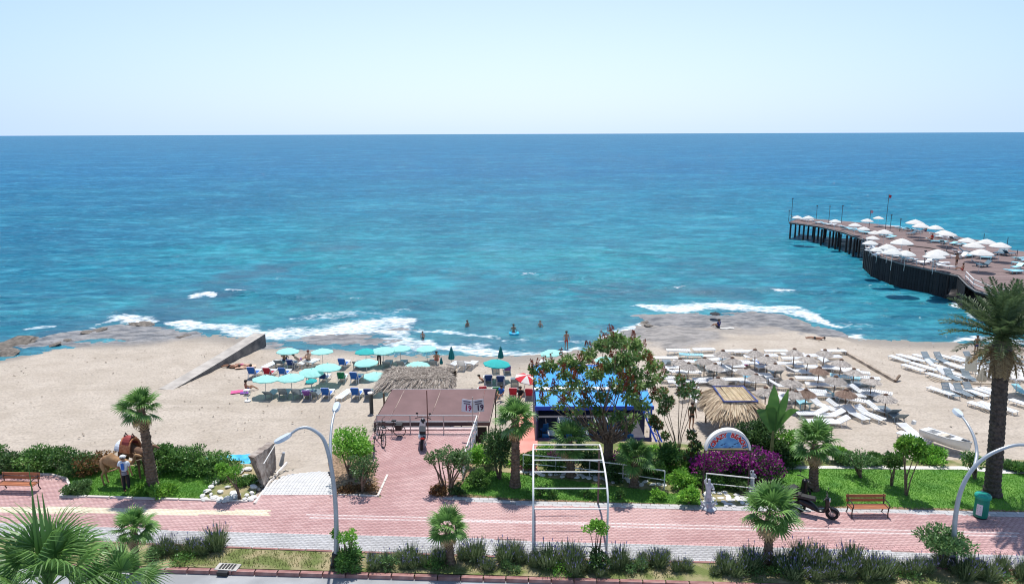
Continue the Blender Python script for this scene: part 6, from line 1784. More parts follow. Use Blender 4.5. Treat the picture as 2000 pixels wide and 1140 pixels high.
# ------------------------------------------------------------------ boat
def boat():
    a = ground(1851, 884); r = empty('white_boat', a + Vector((0, .35, .30)), 0, 'small white open motorboat lying on the sand behind the right lawn', 'boat')
    r.rotation_euler = (math.radians(-9), math.radians(3), math.radians(-52))
    n = 16; L = 2.5; prof = []
    V = []; W = []
    for i in range(n + 1):
        t = i / n; x = -L / 2 + L * t
        b = .64 * (1 - max(0, (t - .45) / .55) ** 2.4) + .02; k = .02 + .18 * max(0, (t - .6) / .4) ** 2; dk = .55 + .12 * t * t
        if t > .98: b = .03
        sec = [(b, dk), (b * .99, dk - .07), (b * 1.0, dk - .09), (b * .86, .26 + k), (b * .45, .06 + k), (0, k - .02)]
        for y, z in sec: V.append((x, -y, z))
        for y, z in sec[::-1][1:]: V.append((x, y, z))
    m = 11; fs = []
    for i in range(n):
        for j in range(m - 1): fs.append((i * m + j, i * m + j + 1, (i + 1) * m + j + 1, (i + 1) * m + j))
    fs.append(tuple(range(m))[::-1])
    mb = MB(); mb._add(V, fs); hull = mb.build('hull', mat('boat_gelcoat', (0.66, 0.66, 0.66), .3, col2=(0.76, 0.76, 0.75), scale=1.5), r, smooth=False)
    # deck with cockpit wells
    mb = MB(); mi = []
    def row(i): 
        t = i / n; x = -L / 2 + L * t; b = .64 * (1 - max(0, (t - .45) / .55) ** 2.4) + .02
        if t > .98: b = .03
        return x, b, .55 + .12 * t * t
    for i in range(n):
        x0, b0, z0 = row(i); x1, b1, z1 = row(i + 1)
        well = (2 <= i <= 4) or (6 <= i <= 9)
        ks = [-1, -.74, .74, 1]
        for q in range(3):
            y0a, y0b, y1a, y1b = b0 * ks[q], b0 * ks[q + 1], b1 * ks[q], b1 * ks[q + 1]
            if q == 1 and well:
                d = .34; mb.poly([(x0, y0a, z0 - d), (x1, y1a, z1 - d), (x1, y1b, z1 - d), (x0, y0b, z0 - d)])
                mb.poly([(x0, y0a, z0 - d), (x1, y1a, z1 - d), (x1, y1a, z1), (x0, y0a, z0)]); mb.poly([(x0, y0b, z0 - d), (x1, y1b, z1 - d), (x1, y1b, z1), (x0, y0b, z0)])
                if i in (2, 6): mb.poly([(x0, y0a, z0 - d), (x0, y0b, z0 - d), (x0, y0b, z0), (x0, y0a, z0)])
                if i in (4, 9): mb.poly([(x1, y1a, z1 - d), (x1, y1b, z1 - d), (x1, y1b, z1), (x1, y1a, z1)])
            else: mb.poly([(x0, y0a, z0), (x1, y1a, z1), (x1, y1b, z1), (x0, y0b, z0)])
    mb.build('deck', mat('boat_deck', (0.70, 0.69, 0.67), .45, var=.04), r)
    mb = MB()
    for sgn in (-1, 1):
        pts = [(row(i)[0], sgn * row(i)[1], row(i)[2]) for i in range(n + 1)]; mb.tube(pts, .03, 5)
    mb.build('rub_rail', mat('boat_rail', (0.45, 0.45, 0.45), .5), r)
    MB().box((-.15, 0, .55), (.26, 1.1, .05)).build('thwart', mat('boat_seat', (0.55, 0.48, 0.38), .6), r)
    MB().box((.95, 0, .665), (.38, .34, .03)).build('hatch', M_BLK, r)
    MB().box((-1.85, 0, .68), (.16, .30, .22)).build('engine_mount', M_WHT, r)
boat()
def pointed_thing():
    a = ground(1818, 884); rocks([(a + Vector((-.2, .1, .1)), .55)], 'boulder', mat('beach_boulder', (0.25, 0.20, 0.17), .9, col2=(0.40, 0.34, 0.29), scale=3, bump=.03), 'rounded brown boulder propping the bow of the white boat', 'boulder', None)
pointed_thing()

# ------------------------------------------------------------------ canopies, bar and huts
M_BROWN = mat('brown_awning', (0.125, 0.068, 0.066), .75, col2=(0.185, 0.105, 0.102), scale=.7, lo=.3, hi=.7, detail=8, bump=.03, bscale=2)
def brown_roof():
    z0, z1 = .22, .62; x0, x1, xa, xb = -7.62, -1.25, -7.25, -.95; ya, yb = 36.9, 40.9
    r = empty('brown_canopy', ((x0 + x1) / 2, 39, -2.2), 0, 'large brown awning roof below the terrace railing', 'canopy'); o = r.location
    def Q(u, v, dz=0): 
        xx = (x0 + (x1 - x0) * u) * (1 - v) + (xa + (xb - xa) * u) * v; return Vector((xx, ya + (yb - ya) * v, z0 + (z1 - z0) * v - .05 * math.sin(v * math.pi) + dz)) - o
    us = [0, .12, .47, .89, 1.0]
    for a, b in zip(us[:-1], us[1:]):
        mb = MB(); n = 6
        for i in range(n):
            v0, v1 = i / n, (i + 1) / n; mb.poly([Q(a + .004, v0), Q(b - .004, v0), Q(b - .004, v1), Q(a + .004, v1)]); mb.poly([Q(a + .004, v0, -.03), Q(b - .004, v0, -.03), Q(b - .004, v1, -.03), Q(a + .004, v1, -.03)])
        mb.build('awning_panel', M_BROWN, r)
    for u in us[1:-1]:
        mb = MB(); mb.tube([Q(u, 0, .008), Q(u, .5, .008), Q(u, 1, .008)], .014, 4); mb.build('seam', mat('awning_seam', (0.34, 0.22, 0.20), .8), r)
    mb = MB(); mb.poly([Q(0, 0, -.02), Q(1, 0, -.02), Q(1, 0, -.28), Q(0, 0, -.28)]); mb.poly([Q(1, 0, -.02), Q(1, 1, -.02), Q(1, 1, -.30), Q(1, 0, -.30)]); mb.poly([Q(0, 0, -.02), Q(0, 1, -.02), Q(0, 1, -.30), Q(0, 0, -.30)]); mb.build('valance', M_BROWN, r)
    for u in (0.01, .33, .66, .99):
        for v in (0.02, .98):
            q = Q(u, v, -.03); mb = MB(); mb.tube([(q.x, q.y, -.05), q], .04, 6); mb.build('post', M_IRON, r)
    mb = MB(); mb.tube([Q(0, 1, -.02), Q(1, 1, -.02)], .03, 6); mb.tube([Q(0, 0, -.04), Q(1, 0, -.04)], .03, 6); mb.build('frame_tube', M_STEEL, r)
    # dark sheet painted in for the shaded gap below the awning
    o2 = MB().box((0, 0, 0), (6.0, .08, 1.9)).build('gap_shade_sheet', mat('gap_shade_dark', (0.03, 0.025, 0.025), .9), r); o2.location = (0, -1.7, .95)
brown_roof()

def thatch_layer(x0, x1, y0, y1, z, ix0, ix1, iy0, iy1, iz, n, L, seed, W=.02, over=.35, flatn=0):
    """straw tufts lying down a hip roof from inner rectangle to outer eave"""
    rs = np.random.RandomState(seed)
    side = rs.choice(4, n, p=np.array([x1 - x0, x1 - x0, y1 - y0, y1 - y0]) / (2 * (x1 - x0 + y1 - y0)))
    t = rs.rand(n); s = rs.rand(n)
    def edge(si, tt, o):
        a = [(x0, y0, z), (x1, y1, z), (x1, y0, z), (x0, y1, z)]; b = [(ix0, iy0, iz), (ix1, iy1, iz), (ix1, iy0, iz), (ix0, iy1, iz)]
        E = {0: ((x0, y0), (x1, y0), (ix0, iy0), (ix1, iy0)), 1: ((x1, y1), (x0, y1), (ix1, iy1), (ix0, iy1)), 2: ((x1, y0), (x1, y1), (ix1, iy0), (ix1, iy1)), 3: ((x0, y1), (x0, y0), (ix0, iy1), (ix0, iy0))}[si]
        return E
    V = np.zeros((n, 4, 3))
    for k in range(4):
        q = side == k; E = edge(k, 0, 0); tt = t[q][:, None]; ss = s[q][:, None]
        out = np.array(E[0]) * (1 - tt) + np.array(E[1]) * tt; inn = np.array(E[2]) * (1 - tt) + np.array(E[3]) * tt
        p = inn * (1 - ss) + out * ss; zz = iz * (1 - ss) + z * ss
        d = np.concatenate([out - inn, np.full((q.sum(), 1), z - iz)], 1); d /= np.linalg.norm(d, axis=1)[:, None]
        d = d + rs.normal(size=d.shape) * .16; d[:, 2] -= .15 * ss[:, 0]; d /= np.linalg.norm(d, axis=1)[:, None]
        sd = np.cross(d, [0, 0, 1]); sd /= np.linalg.norm(sd, axis=1)[:, None]; w = (W * (.6 + rs.rand(q.sum())))[:, None]
        P0 = np.concatenate([p, zz + .04 + rs.rand(q.sum(), 1) * .09], 1); l = (L * (.6 + .7 * rs.rand(q.sum())))[:, None]; P1 = P0 + d * l; P1[:, 2] -= .03
        P1[:, 2] -= (ss[:, 0] > .8) * .12 * rs.rand(q.sum())
        V[q, 0] = P0 - sd * w; V[q, 1] = P0 + sd * w; V[q, 2] = P1 + sd * w * .4; V[q, 3] = P1 - sd * w * .4
    tone = np.repeat(rs.rand(n), 4)
    return V.reshape(-1, 3), np.arange(4 * n).reshape(n, 4), tone
M_THG = mat('grey_thatch', (0.14, 0.11, 0.09), .95, col2=(0.46, 0.40, 0.34), tone=True)
M_THY = mat('golden_thatch', (0.25, 0.165, 0.10), .9, col2=(0.66, 0.54, 0.38), tone=True)
M_BAMB = mat('bamboo', (0.50, 0.38, 0.22), .7, col2=(0.66, 0.54, 0.36), scale=4, objrand=.15)
def hut(name, x0, x1, y0, y1, z, ix, iy, iz, m, gzv, label, n, seed, L=.6, W=.03):
    r = empty(name, ((x0 + x1) / 2, (y0 + y1) / 2, gzv), 0, label, 'hut'); o = r.location
    ix0, ix1 = ix; iy0, iy1 = iy
    mb = MB(); A = [(x0 + .25, y0 + .25, z), (x1 - .25, y0 + .25, z), (x1 - .25, y1 - .25, z), (x0 + .25, y1 - .25, z)]; B = [(ix0, iy0, iz), (ix1, iy0, iz), (ix1, iy1, iz), (ix0, iy1, iz)]
    for i in range(4): mb.poly([A[i], A[(i + 1) % 4], B[(i + 1) % 4], B[i]])
    mb.poly(B); mb.v = [tuple(Vector(v) - o) for v in mb.v]
    mb.build('roof_lining', m, r, tone=.25)
    V, F, T = thatch_layer(x0 + .2, x1 - .2, y0 + .2, y1 - .2, z, ix0, ix1, iy0, iy1, iz, n, L, seed, W)
    t = np_mesh('thatch', V - np.array(o), F, m, r, attrs={'tone': T}); 
    for x in (x0 + .5, x1 - .5):
        for y in (y0 + .5, y1 - .5):
            q = MB(); q.tube([(x - o.x, y - o.y, -.1), (x - o.x, y - o.y, z - o.z + .05)], .06, 7); q.build('post', M_BARK, r)
    return r
r = hut('straw_hut', -8.75, -3.8, 43.0, 46.9, -.15, (-8.0, -4.2), (44.0, 46.2), .12, M_THG, -2.45, 'long grey straw-roofed shelter behind the brown awning', 6500, 5, .5, .028)
o = r.location; rs = np.random.RandomState(3); n = 2600
px_ = rs.uniform(-8.1, -4.1, n); py_ = rs.uniform(43.9, 46.3, n); a = rs.uniform(0, 6.28, n); V = np.zeros((n, 4, 3)); d = np.stack([np.cos(a), np.sin(a), rs.uniform(-.1, .25, n)], -1) * .38; s_ = np.stack([-np.sin(a), np.cos(a), np.zeros(n)], -1) * .028
P0 = np.stack([px_, py_, np.full(n, .14) + rs.rand(n) * .12], -1) - np.array(o); V[:, 0] = P0 - s_; V[:, 1] = P0 + s_; V[:, 2] = P0 + d + s_ * .3; V[:, 3] = P0 + d - s_ * .3
np_mesh('loose_straw', V.reshape(-1, 3), np.arange(4 * n).reshape(n, 4), M_THG, r, attrs={'tone': np.repeat(rs.rand(n), 4)})
r = hut('thatched_hut', 11.75, 15.3, 39.15, 43.1, -.50, (12.5, 14.5), (40.0, 42.5), -.02, M_THY, -2.25, 'golden thatched hut with blue poles framing its flat top', 5200, 6, .62, .032)
o = r.location; rg = random.Random(8)
for i in range(26):
    x = 12.6 + i * .073; q = MB(); q.tube([(x - o.x + rg.uniform(-.05, .05), 40.0 - o.y, .08 - o.z), (x - o.x + rg.uniform(-.05, .05), 42.5 - o.y, .08 - o.z + rg.uniform(0, .03))], .03, 5); q.build('reed', M_BAMB, r)
M_BPOLE = mat('blue_black_pole', (0.02, 0.03, 0.12), .5, col2=(0.07, 0.11, 0.36), scale=2)
for a, b in (((12.5, 39.95), (14.5, 39.95)), ((12.5, 42.55), (14.5, 42.55)), ((12.5, 39.95), (12.6, 42.55)), ((14.5, 39.95), (14.45, 42.55))):
    q = MB(); q.tube([(a[0] - o.x, a[1] - o.y, .13 - o.z), (b[0] - o.x, b[1] - o.y, .13 - o.z)], .05, 7); q.build('roof_pole', M_BPOLE, r)

def bar():
    M_BL = mat('blue_roof_sheet', (0.02, 0.24, 0.62), .5, col2=(0.04, 0.33, 0.74), scale=1.0, detail=8); M_DB = mat('dark_blue_paint', (0.012, 0.018, 0.085), .6, col2=(0.02, 0.03, 0.13), scale=3); M_CB = mat('cobalt_paint', (0.008, 0.06, 0.42), .45)
    r = empty('beach_bar', (4.7, 40, -2.2), 0, 'open beach bar with bright blue roof and dark blue sides behind the spiked tree', 'bar'); o = r.location
    D = lambda x, y, z: Vector((x, y, z)) - o
    def panel(nm, x0, x1, ya, za, yb, zb, k):
        for i in range(k):
            a = x0 + (x1 - x0) * i / k + .012; b = x0 + (x1 - x0) * (i + 1) / k - .012
            mb = MB(); V = [D(a, ya, za), D(b, ya, za), D(b, yb, zb), D(a, yb, zb), D(a, ya, za - .04), D(b, ya, za - .04), D(b, yb, zb - .04), D(a, yb, zb - .04)]
            mb._add(V, [(0, 1, 2, 3), (7, 6, 5, 4), (0, 4, 5, 1), (1, 5, 6, 2), (2, 6, 7, 3), (3, 7, 4, 0)]); mb.build(nm, M_BL, r)
    panel('roof_panel', 1.35, 8.0, 38.3, .50, 40.05, .78, 9)
    panel('roof_panel', 1.35, 7.2, 40.45, .80, 44.2, 1.0, 8)
    MB().box(tuple(D(4.65, 40.25, .84)), (6.7, .40, .10)).build('white_gutter', M_WHT, r)
    MB().box(tuple(D(4.65, 38.26, .42)), (6.75, .07, .22)).build('fascia', M_CB, r)
    MB().box(tuple(D(4.35, 44.2, .95)), (6.0, .08, .14)).build('rear_fascia', M_CB, r)
    for x in (1.42, 3.6, 5.8, 7.9):
        for y, z in ((38.35, .45), (44.1, .95)):
            MB().box(tuple(D(x, y, (z - 2.3) / 2)), (.10, .10, z + 2.3)).build('column', M_CB if x > 5 else M_DB, r)
    MB().box(tuple(D(4.65, 38.2, -1.85)), (6.6, .08, 1.0)).build('front_parapet', M_DB, r)
    MB().box(tuple(D(1.38, 41, -1.3)), (.06, 6.0, 2.0)).build('added_dark_side_screen', M_DB, r)
    MB().box(tuple(D(4.65, 44.3, -1.2)), (6.6, .05, 2.4)).build('added_dark_rear_screen', M_DB, r)  # rear and side screens added to darken the space under the roof
    MB().box(tuple(D(7.95, 42.4, -1.5)), (.05, 3.8, 1.6)).build('added_dark_side_screen', M_DB, r)
    MB().box(tuple(D(4.65, 41.2, -2.22)), (6.6, 6.0, .10)).build('floor_deck', mat('bar_floor', (0.05, 0.05, 0.07), .7), r)
    mb = MB(); mb.tube([D(7.35, 38.1, .35), D(8.2, 36.6, -1.6)], .05, 6); mb.tube([D(7.65, 38.1, .35), D(8.5, 36.6, -1.6)], .05, 6)
    for i in range(7):
        t = i / 6; mb.tube([D(7.35 + .85 * t, 38.1 - 1.5 * t, .35 - 1.95 * t), D(7.65 + .85 * min(1, t + .12), 38.1 - 1.5 * min(1, t + .12), .35 - 1.95 * min(1, t + .12))], .025, 4)
    mb.build('stair_rail', M_CB, r)
    # tables and chairs inside
    rg = random.Random(2)
    for i, (x, y) in enumerate([(2.5, 39.1), (4.2, 39.0), (6.0, 39.1), (3.2, 41), (5.4, 41)]):
        t = empty('cafe_table', (x, y, -2.17), 0, 'white-topped table in the shade inside the blue bar', 'table', 'tables inside the blue bar'); MB().box((0, 0, .74), (.9, .8, .04)).build('tabletop', M_WHT, t)
        for sx in (-1, 1):
            for sy in (-1, 1): MB().tube([(sx * .36, sy * .3, 0), (sx * .36, sy * .3, .74)], .02, 5).build('leg', M_STEEL, t)
    c0 = None; MC = mat('blue_plastic', (0.03, 0.20, 0.50), .5)
    for i in range(9):
        x = 1.9 + (i % 5) * 1.25; y = 38.75 + (i // 5) * 1.5
        if c0 is None:
            c0 = empty('cafe_chair', (x, y, -2.17), 0, 'blue plastic chair in the shade inside the blue bar', 'chair', 'chairs inside the blue bar')
            MB().box((0, 0, .44), (.42, .42, .04)).build('seat', MC, c0); MB().box((0, -.2, .68), (.42, .04, .42), taper=.85).build('backrest', MC, c0)
            for sx in (-1, 1):
                for sy in (-1, 1): MB().tube([(sx * .18, sy * .18, 0), (sx * .17, sy * .17, .44)], .018, 5).build('leg', MC, c0)
        else: copy_tree(c0, (x, y, -2.17), rg.uniform(-.6, .6))
bar()
# ------------------------------------------------------------------ loungers
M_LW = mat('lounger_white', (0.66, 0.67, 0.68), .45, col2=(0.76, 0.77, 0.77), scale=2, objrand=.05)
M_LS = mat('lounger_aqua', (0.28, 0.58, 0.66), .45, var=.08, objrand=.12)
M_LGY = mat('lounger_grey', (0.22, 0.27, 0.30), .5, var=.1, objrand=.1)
def lounger(ang, m, cover=None, slats=True):
    """length along +x (feet), head at -x"""
    r = empty('sun_lounger', (0, 0, 0), 0, None, 'sun lounger')
    z = .30; hx = -.28
    mb = MB()
    for s in (-1, 1): mb.box(((hx + .95) / 2, s * .29, z), (.95 - hx, .05, .05)); 
    n = 9
    for i in range(n): mb.box((hx + .06 + (.86 - hx) * i / (n - 1), 0, z + .012), (.10, .54, .018))
    mb.build('bed', m, r)
    mb = MB(); L = .72; M = Matrix.Rotation(math.radians(ang), 3, 'Y')
    def T(p): v = M @ Vector((p[0], p[1], p[2])); return (v.x + hx, v.y, v.z + z)
    b = MB()
    for s in (-1, 1): b.box((-L / 2, s * .29, 0), (L, .045, .045))
    for i in range(6): b.box((-.06 - (L - .10) * i / 5, 0, .012), (.10, .54, .018))
    b.v = [T(v) for v in b.v]; b.build('backrest', m, r)
    for x, y in ((.82, .28), (.82, -.28), (-.30, .28), (-.30, -.28)):
        q = MB(); q.tube([(x, y, z), (x + (.08 if x > 0 else -.12), y * 1.05, 0)], [.035, .022], 5); q.build('leg', m, r)
    if ang > 12:
        e = T((-L * .6, 0, 0)); q = MB(); q.tube([(e[0], -.24, e[2]), (hx - .42, -.24, .08), (hx - .42, .24, .08), (e[0], .24, e[2])], .014, 4)
        q.build('back_strut', m, r)
    else:
        q = MB()
        for s in (-1, 1): q.tube([(hx - .60, s * .26, z), (hx - .66, s * .27, 0)], [.03, .02], 5)
        q.build('head_legs', m, r)
    if cover is not None:
        q = MB(); V = [(-L + .0, .27, .05), (-L, -.27, .05), (0, -.27, .05), (0, .27, .05), (-L - .02, .27, -.03), (-L - .02, -.27, -.03)]
        V = [T(v) for v in V]; q._add(V, [(0, 1, 2, 3), (0, 4, 5, 1)])
        W = [T((-L, .28, -.05)), T((-L, -.28, -.05)), T((-.05, -.28, -.06)), T((-.05, .28, -.06))]; q._add(W, [(0, 1, 2, 3)])
        q._add([T((0, .27, .05)), T((0, -.27, .05)), (.45, -.27, z + .05), (.45, .27, z + .05)], [(0, 1, 2, 3)]); q.build('cover', cover, r)
    return r
M_CB2 = mat('blue_canvas', (0.01, 0.11, 0.42), .7, var=.1); M_CG = mat('green_canvas', (0.01, 0.22, 0.09), .7, var=.1); M_CR = mat('red_canvas', (0.36, 0.01, 0.03), .7, var=.1); M_CN = mat('navy_canvas', (0.015, 0.05, 0.20), .7, var=.1)
M_CP = mat('purple_towel', (0.20, 0.08, 0.35), .85, var=.1); M_CC = mat('crimson_canvas', (0.50, 0.02, 0.045), .7, var=.1)
PROT = {}
def get_l(key):
    if key in PROT: return PROT[key]
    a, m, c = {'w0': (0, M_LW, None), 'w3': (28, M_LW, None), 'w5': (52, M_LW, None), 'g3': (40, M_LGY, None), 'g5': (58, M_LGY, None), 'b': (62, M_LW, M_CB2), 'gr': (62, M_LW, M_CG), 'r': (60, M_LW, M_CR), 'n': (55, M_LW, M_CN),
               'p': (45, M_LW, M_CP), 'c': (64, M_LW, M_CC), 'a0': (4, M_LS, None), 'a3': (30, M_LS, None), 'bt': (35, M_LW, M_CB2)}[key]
    o = lounger(a, m, c); PROT[key] = o; o['used'] = 0
    return o
def put_lounger(key, x, y, rz, label, group, s=1.0, p=None, tilt=0):
    pr = get_l(key); p = p if p is not None else ground(x, y)
    if pr['used'] == 0:
        pr['used'] = 1; o = pr; o.location = p; o.rotation_euler = (0, 0, rz); o.scale = (s,) * 3; o['label'] = label; o['group'] = group
        PROT[key + '_src'] = pr
        return o
    return copy_tree(pr, p, rz, s, label, group)

SEA = -math.pi / 2 + math.pi    # feet towards the sea (+y)
GT = 'loungers among the turquoise parasols'
def ordl(i): return ORD[i] if i < len(ORD) else str(i + 1) + 'th'
# facing the sea: backs of the raised backrests are seen
rows = [
 ('front row of the turquoise parasols', [(530, 776, 'g3', 'grey'), (556, 775, 'g5', 'dark grey'), (584, 776, 'g5', 'grey-green'), (603, 776, 'p', 'purple-towelled'), (617, 776, 'g3', 'pale grey'), (640, 776, 'b', 'bright blue'), (673, 776, 'w0', 'flat white'), (698, 776, 'b', 'bright blue'), (722, 775, 'n', 'dark blue')]),
 ('second row of the turquoise parasols', [(497, 735, 'b', 'blue'), (527, 735, 'r', 'red'), (556, 735, 'b', 'blue'), (608, 742, 'n', 'dark blue'), (634, 744, 'n', 'dark blue'), (669, 744, 'gr', 'green'), (696, 745, 'b', 'blue')]),
 ('rear row of the turquoise parasols', [(549, 715, 'g3', 'grey'), (571, 717, 'n', 'navy'), (590, 716, 'w3', 'white'), (608, 714, 'w3', 'white'), (531, 717, 'w0', 'flat white'), (672, 717, 'b', 'bright blue'), (700, 717, 'g3', 'grey'), (716, 717, 'g3', 'grey'), (757, 717, 'g3', 'grey'), (785, 716, 'g3', 'grey'), (846, 716, 'g3', 'grey'), (885, 718, 'w3', 'white'), (904, 720, 'w5', 'white'), (921, 717, 'w3', 'white')]),
 ('group right of the closed turquoise parasols', [(968, 725, 'g3', 'grey'), (990, 727, 'p', 'purple'), (953, 748, 'n', 'navy, shaded'), (978, 750, 'n', 'navy'), (1005, 752, 'g3', 'grey'), (942, 773, 'c', 'red'), (969, 773, 'gr', 'green'), (1003, 776, 'c', 'red'), (1034, 777, 'c', 'red'), (1060, 716, 'w3', 'white')]),
]
for nm, lst in rows:
    for i, (x, y, k, c) in enumerate(sorted(lst)):
        put_lounger(k, x, y, SEA + rnd.uniform(-.12, .12) + (0 if k[0] != 'w' else -.3), '%s lounger, %s from left, %s' % (c, ordl(i), nm), GT, rnd.uniform(.93, 1.02))
GS = 'white loungers among the straw parasols'
SX = [  # (x, y, key, orientation) x: along the beach, z: feet to the sea, d: feet towards lower right
 (1300, 705, 'w0', 0), (1350, 699, 'a0', 0), (1306, 717, 'g3', 'z'), (1368, 716, 'a3', 'z'), (1394, 701, 'w0', 0), (1432, 691, 'w0', 0), (1408, 707, 'w0', .3), (1476, 702, 'w0', 0), (1420, 714, 'g3', 'z'), (1440, 713, 'w0', 0), (1318, 732, 'w3', 0), (1345, 733, 'w0', 0), (1390, 733, 'g3', 'z'), (1402, 731, 'w3', .3),
 (1378, 747, 'w0', 0), (1410, 748, 'w0', 0), (1445, 748, 'w0', 0), (1330, 752, 'w0', 0), (1366, 752, 'w0', .1), (1350, 780, 'w3', .2), (1366, 792, 'w3', 'z'), (1388, 780, 'w0', .2), (1440, 731, 'w3', 0), (1455, 716, 'w0', 0),
 (1516, 691, 'w0', 0), (1549, 698, 'w0', 0), (1551, 706, 'w0', 0), (1572, 713, 'w0', 0), (1613, 713, 'w3', 'z'), (1485, 715, 'bt', 'z'), (1637, 724, 'w0', -.35), (1652, 728, 'w0', -.35), (1514, 735, 'g3', 'z'), (1558, 731, 'w3', -.1), (1587, 734, 'w0', -.1), (1504, 746, 'w3', 'z'), (1470, 752, 'w0', 0), (1527, 760, 'w3', -.2),
 (1551, 760, 'w3', 'z'), (1602, 758, 'w0', -.15), (1618, 750, 'w0', -.2), (1650, 743, 'a0', -.3), (1640, 779, 'a3', 0), (1660, 780, 'w0', 0), (1680, 761, 'g3', 'z'), (1695, 761, 'g5', 'z'), (1687, 774, 'w3', -.7), (1712, 772, 'w0', -.5), (1606, 800, 'w3', -.95), (1641, 802, 'w3', -.8), (1671, 817, 'w3', -1.25), (1697, 818, 'w3', -1.0), (1719, 808, 'w3', -.8),
 (1751, 822, 'g3', 'z'), (1585, 815, 'w3', math.pi), (1620, 818, 'w3', math.pi), (1628, 832, 'w3', math.pi), (1600, 830, 'w0', math.pi), (1773, 846, 'w0', 'z'), (1786, 862, 'w0', -.9), (1568, 795, 'a3', 'z'), (1534, 790, 'w3', 'z'), (1735, 812, 'g3', 'z'),
 (1455, 692, 'w0', 0), (1496, 700, 'w0', 0), (1590, 700, 'w0', .1), (1620, 702, 'w0', 0), (1628, 691, 'w0', 0), (1530, 716, 'w0', 0), (1500, 722, 'w0', .1), (1430, 722, 'w0', 0), (1390, 716, 'w0', 0), (1340, 712, 'w0', 0), (1322, 724, 'w0', 0), (1600, 724, 'w0', -.2), (1575, 722, 'w0', 0), (1672, 733, 'w0', -.4),
 (1690, 744, 'w0', -.4), (1580, 745, 'w0', -.1), (1480, 738, 'w0', 0), (1340, 764, 'w3', .2), (1315, 745, 'w0', 0), (1655, 760, 'w0', -.2), (1585, 770, 'w0', -.2), (1550, 778, 'w0', -.2), (1605, 778, 'w0', -.3), (1668, 788, 'w0', -.5), (1325, 690, 'w0', 0), (1375, 688, 'w0', 0)]
SXs = sorted(SX, key=lambda q: (round(q[1] / 16), q[0]))
row = -1; last = None; cnt = 0
DIR = {0: 'lying parallel to the shore', 'z': 'pointing out to sea', math.pi: 'with raised back to the right'}
for x, y, k, o in SXs:
    rr = round(y / 16)
    if rr != last: row += 1; last = rr; cnt = 0
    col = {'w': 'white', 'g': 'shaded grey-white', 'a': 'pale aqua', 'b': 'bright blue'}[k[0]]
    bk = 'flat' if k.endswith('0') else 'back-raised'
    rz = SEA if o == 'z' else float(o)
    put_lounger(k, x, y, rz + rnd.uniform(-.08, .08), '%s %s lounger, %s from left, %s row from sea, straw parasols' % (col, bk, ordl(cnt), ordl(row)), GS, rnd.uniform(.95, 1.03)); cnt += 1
GR = 'white loungers in the right-hand block'
RR = [[(1756, 706, 'w0'), (1788, 706, 'w0'), (1772, 703, 'w0'), (1814, 707, 'g3'), (1838, 708, 'g3'), (1803, 703, 'w0'), (1862, 706, 'w0'), (1850, 703, 'w0'), (1880, 706, 'w0'), (1897, 707, 'g3'), (1921, 708, 'a3'), (1940, 705, 'w0'), (1982, 708, 'g3'), (1996, 703, 'w0')],
      [(1783, 724, 'w0'), (1809, 723, 'w0'), (1798, 720, 'w0'), (1839, 723, 'w0'), (1826, 720, 'w3'), (1876, 724, 'w0'), (1866, 720, 'w0'), (1902, 723, 'w0'), (1922, 724, 'w0'), (1937, 722, 'w0'), (1975, 724, 'w0'), (1995, 723, 'w0')],
      [(1832, 741, 'w0'), (1850, 738, 'w3'), (1859, 742, 'g3'), (1875, 739, 'w0'), (1892, 743, 'g3'), (1930, 741, 'w0'), (1943, 741, 'w0'), (1968, 742, 'w0'), (1990, 743, 'w0')],
      [(1836, 770, 'w0'), (1853, 773, 'g5'), (1868, 769, 'w3'), (1879, 772, 'g3'), (1897, 770, 'g3'), (1905, 773, 'w0'), (1926, 772, 'w0'), (1997, 772, 'a3'), (1940, 770, 'w0')],
      [(1918, 800, 'w0'), (1937, 800, 'w0'), (1958, 803, 'w0'), (1999, 795, 'w0')]]
for j, lst in enumerate(RR):
    for i, (x, y, k) in enumerate(sorted(lst)):
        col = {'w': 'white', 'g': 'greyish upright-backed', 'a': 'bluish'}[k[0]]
        put_lounger(k, x, y, (-1.15 if k[0] == 'w' else -1.5) + rnd.uniform(-.06, .06), '%s lounger, %s from left, %s row from sea, right-hand lounger block' % (col, ordl(i), ordl(j)), GR, rnd.uniform(.86, .92))

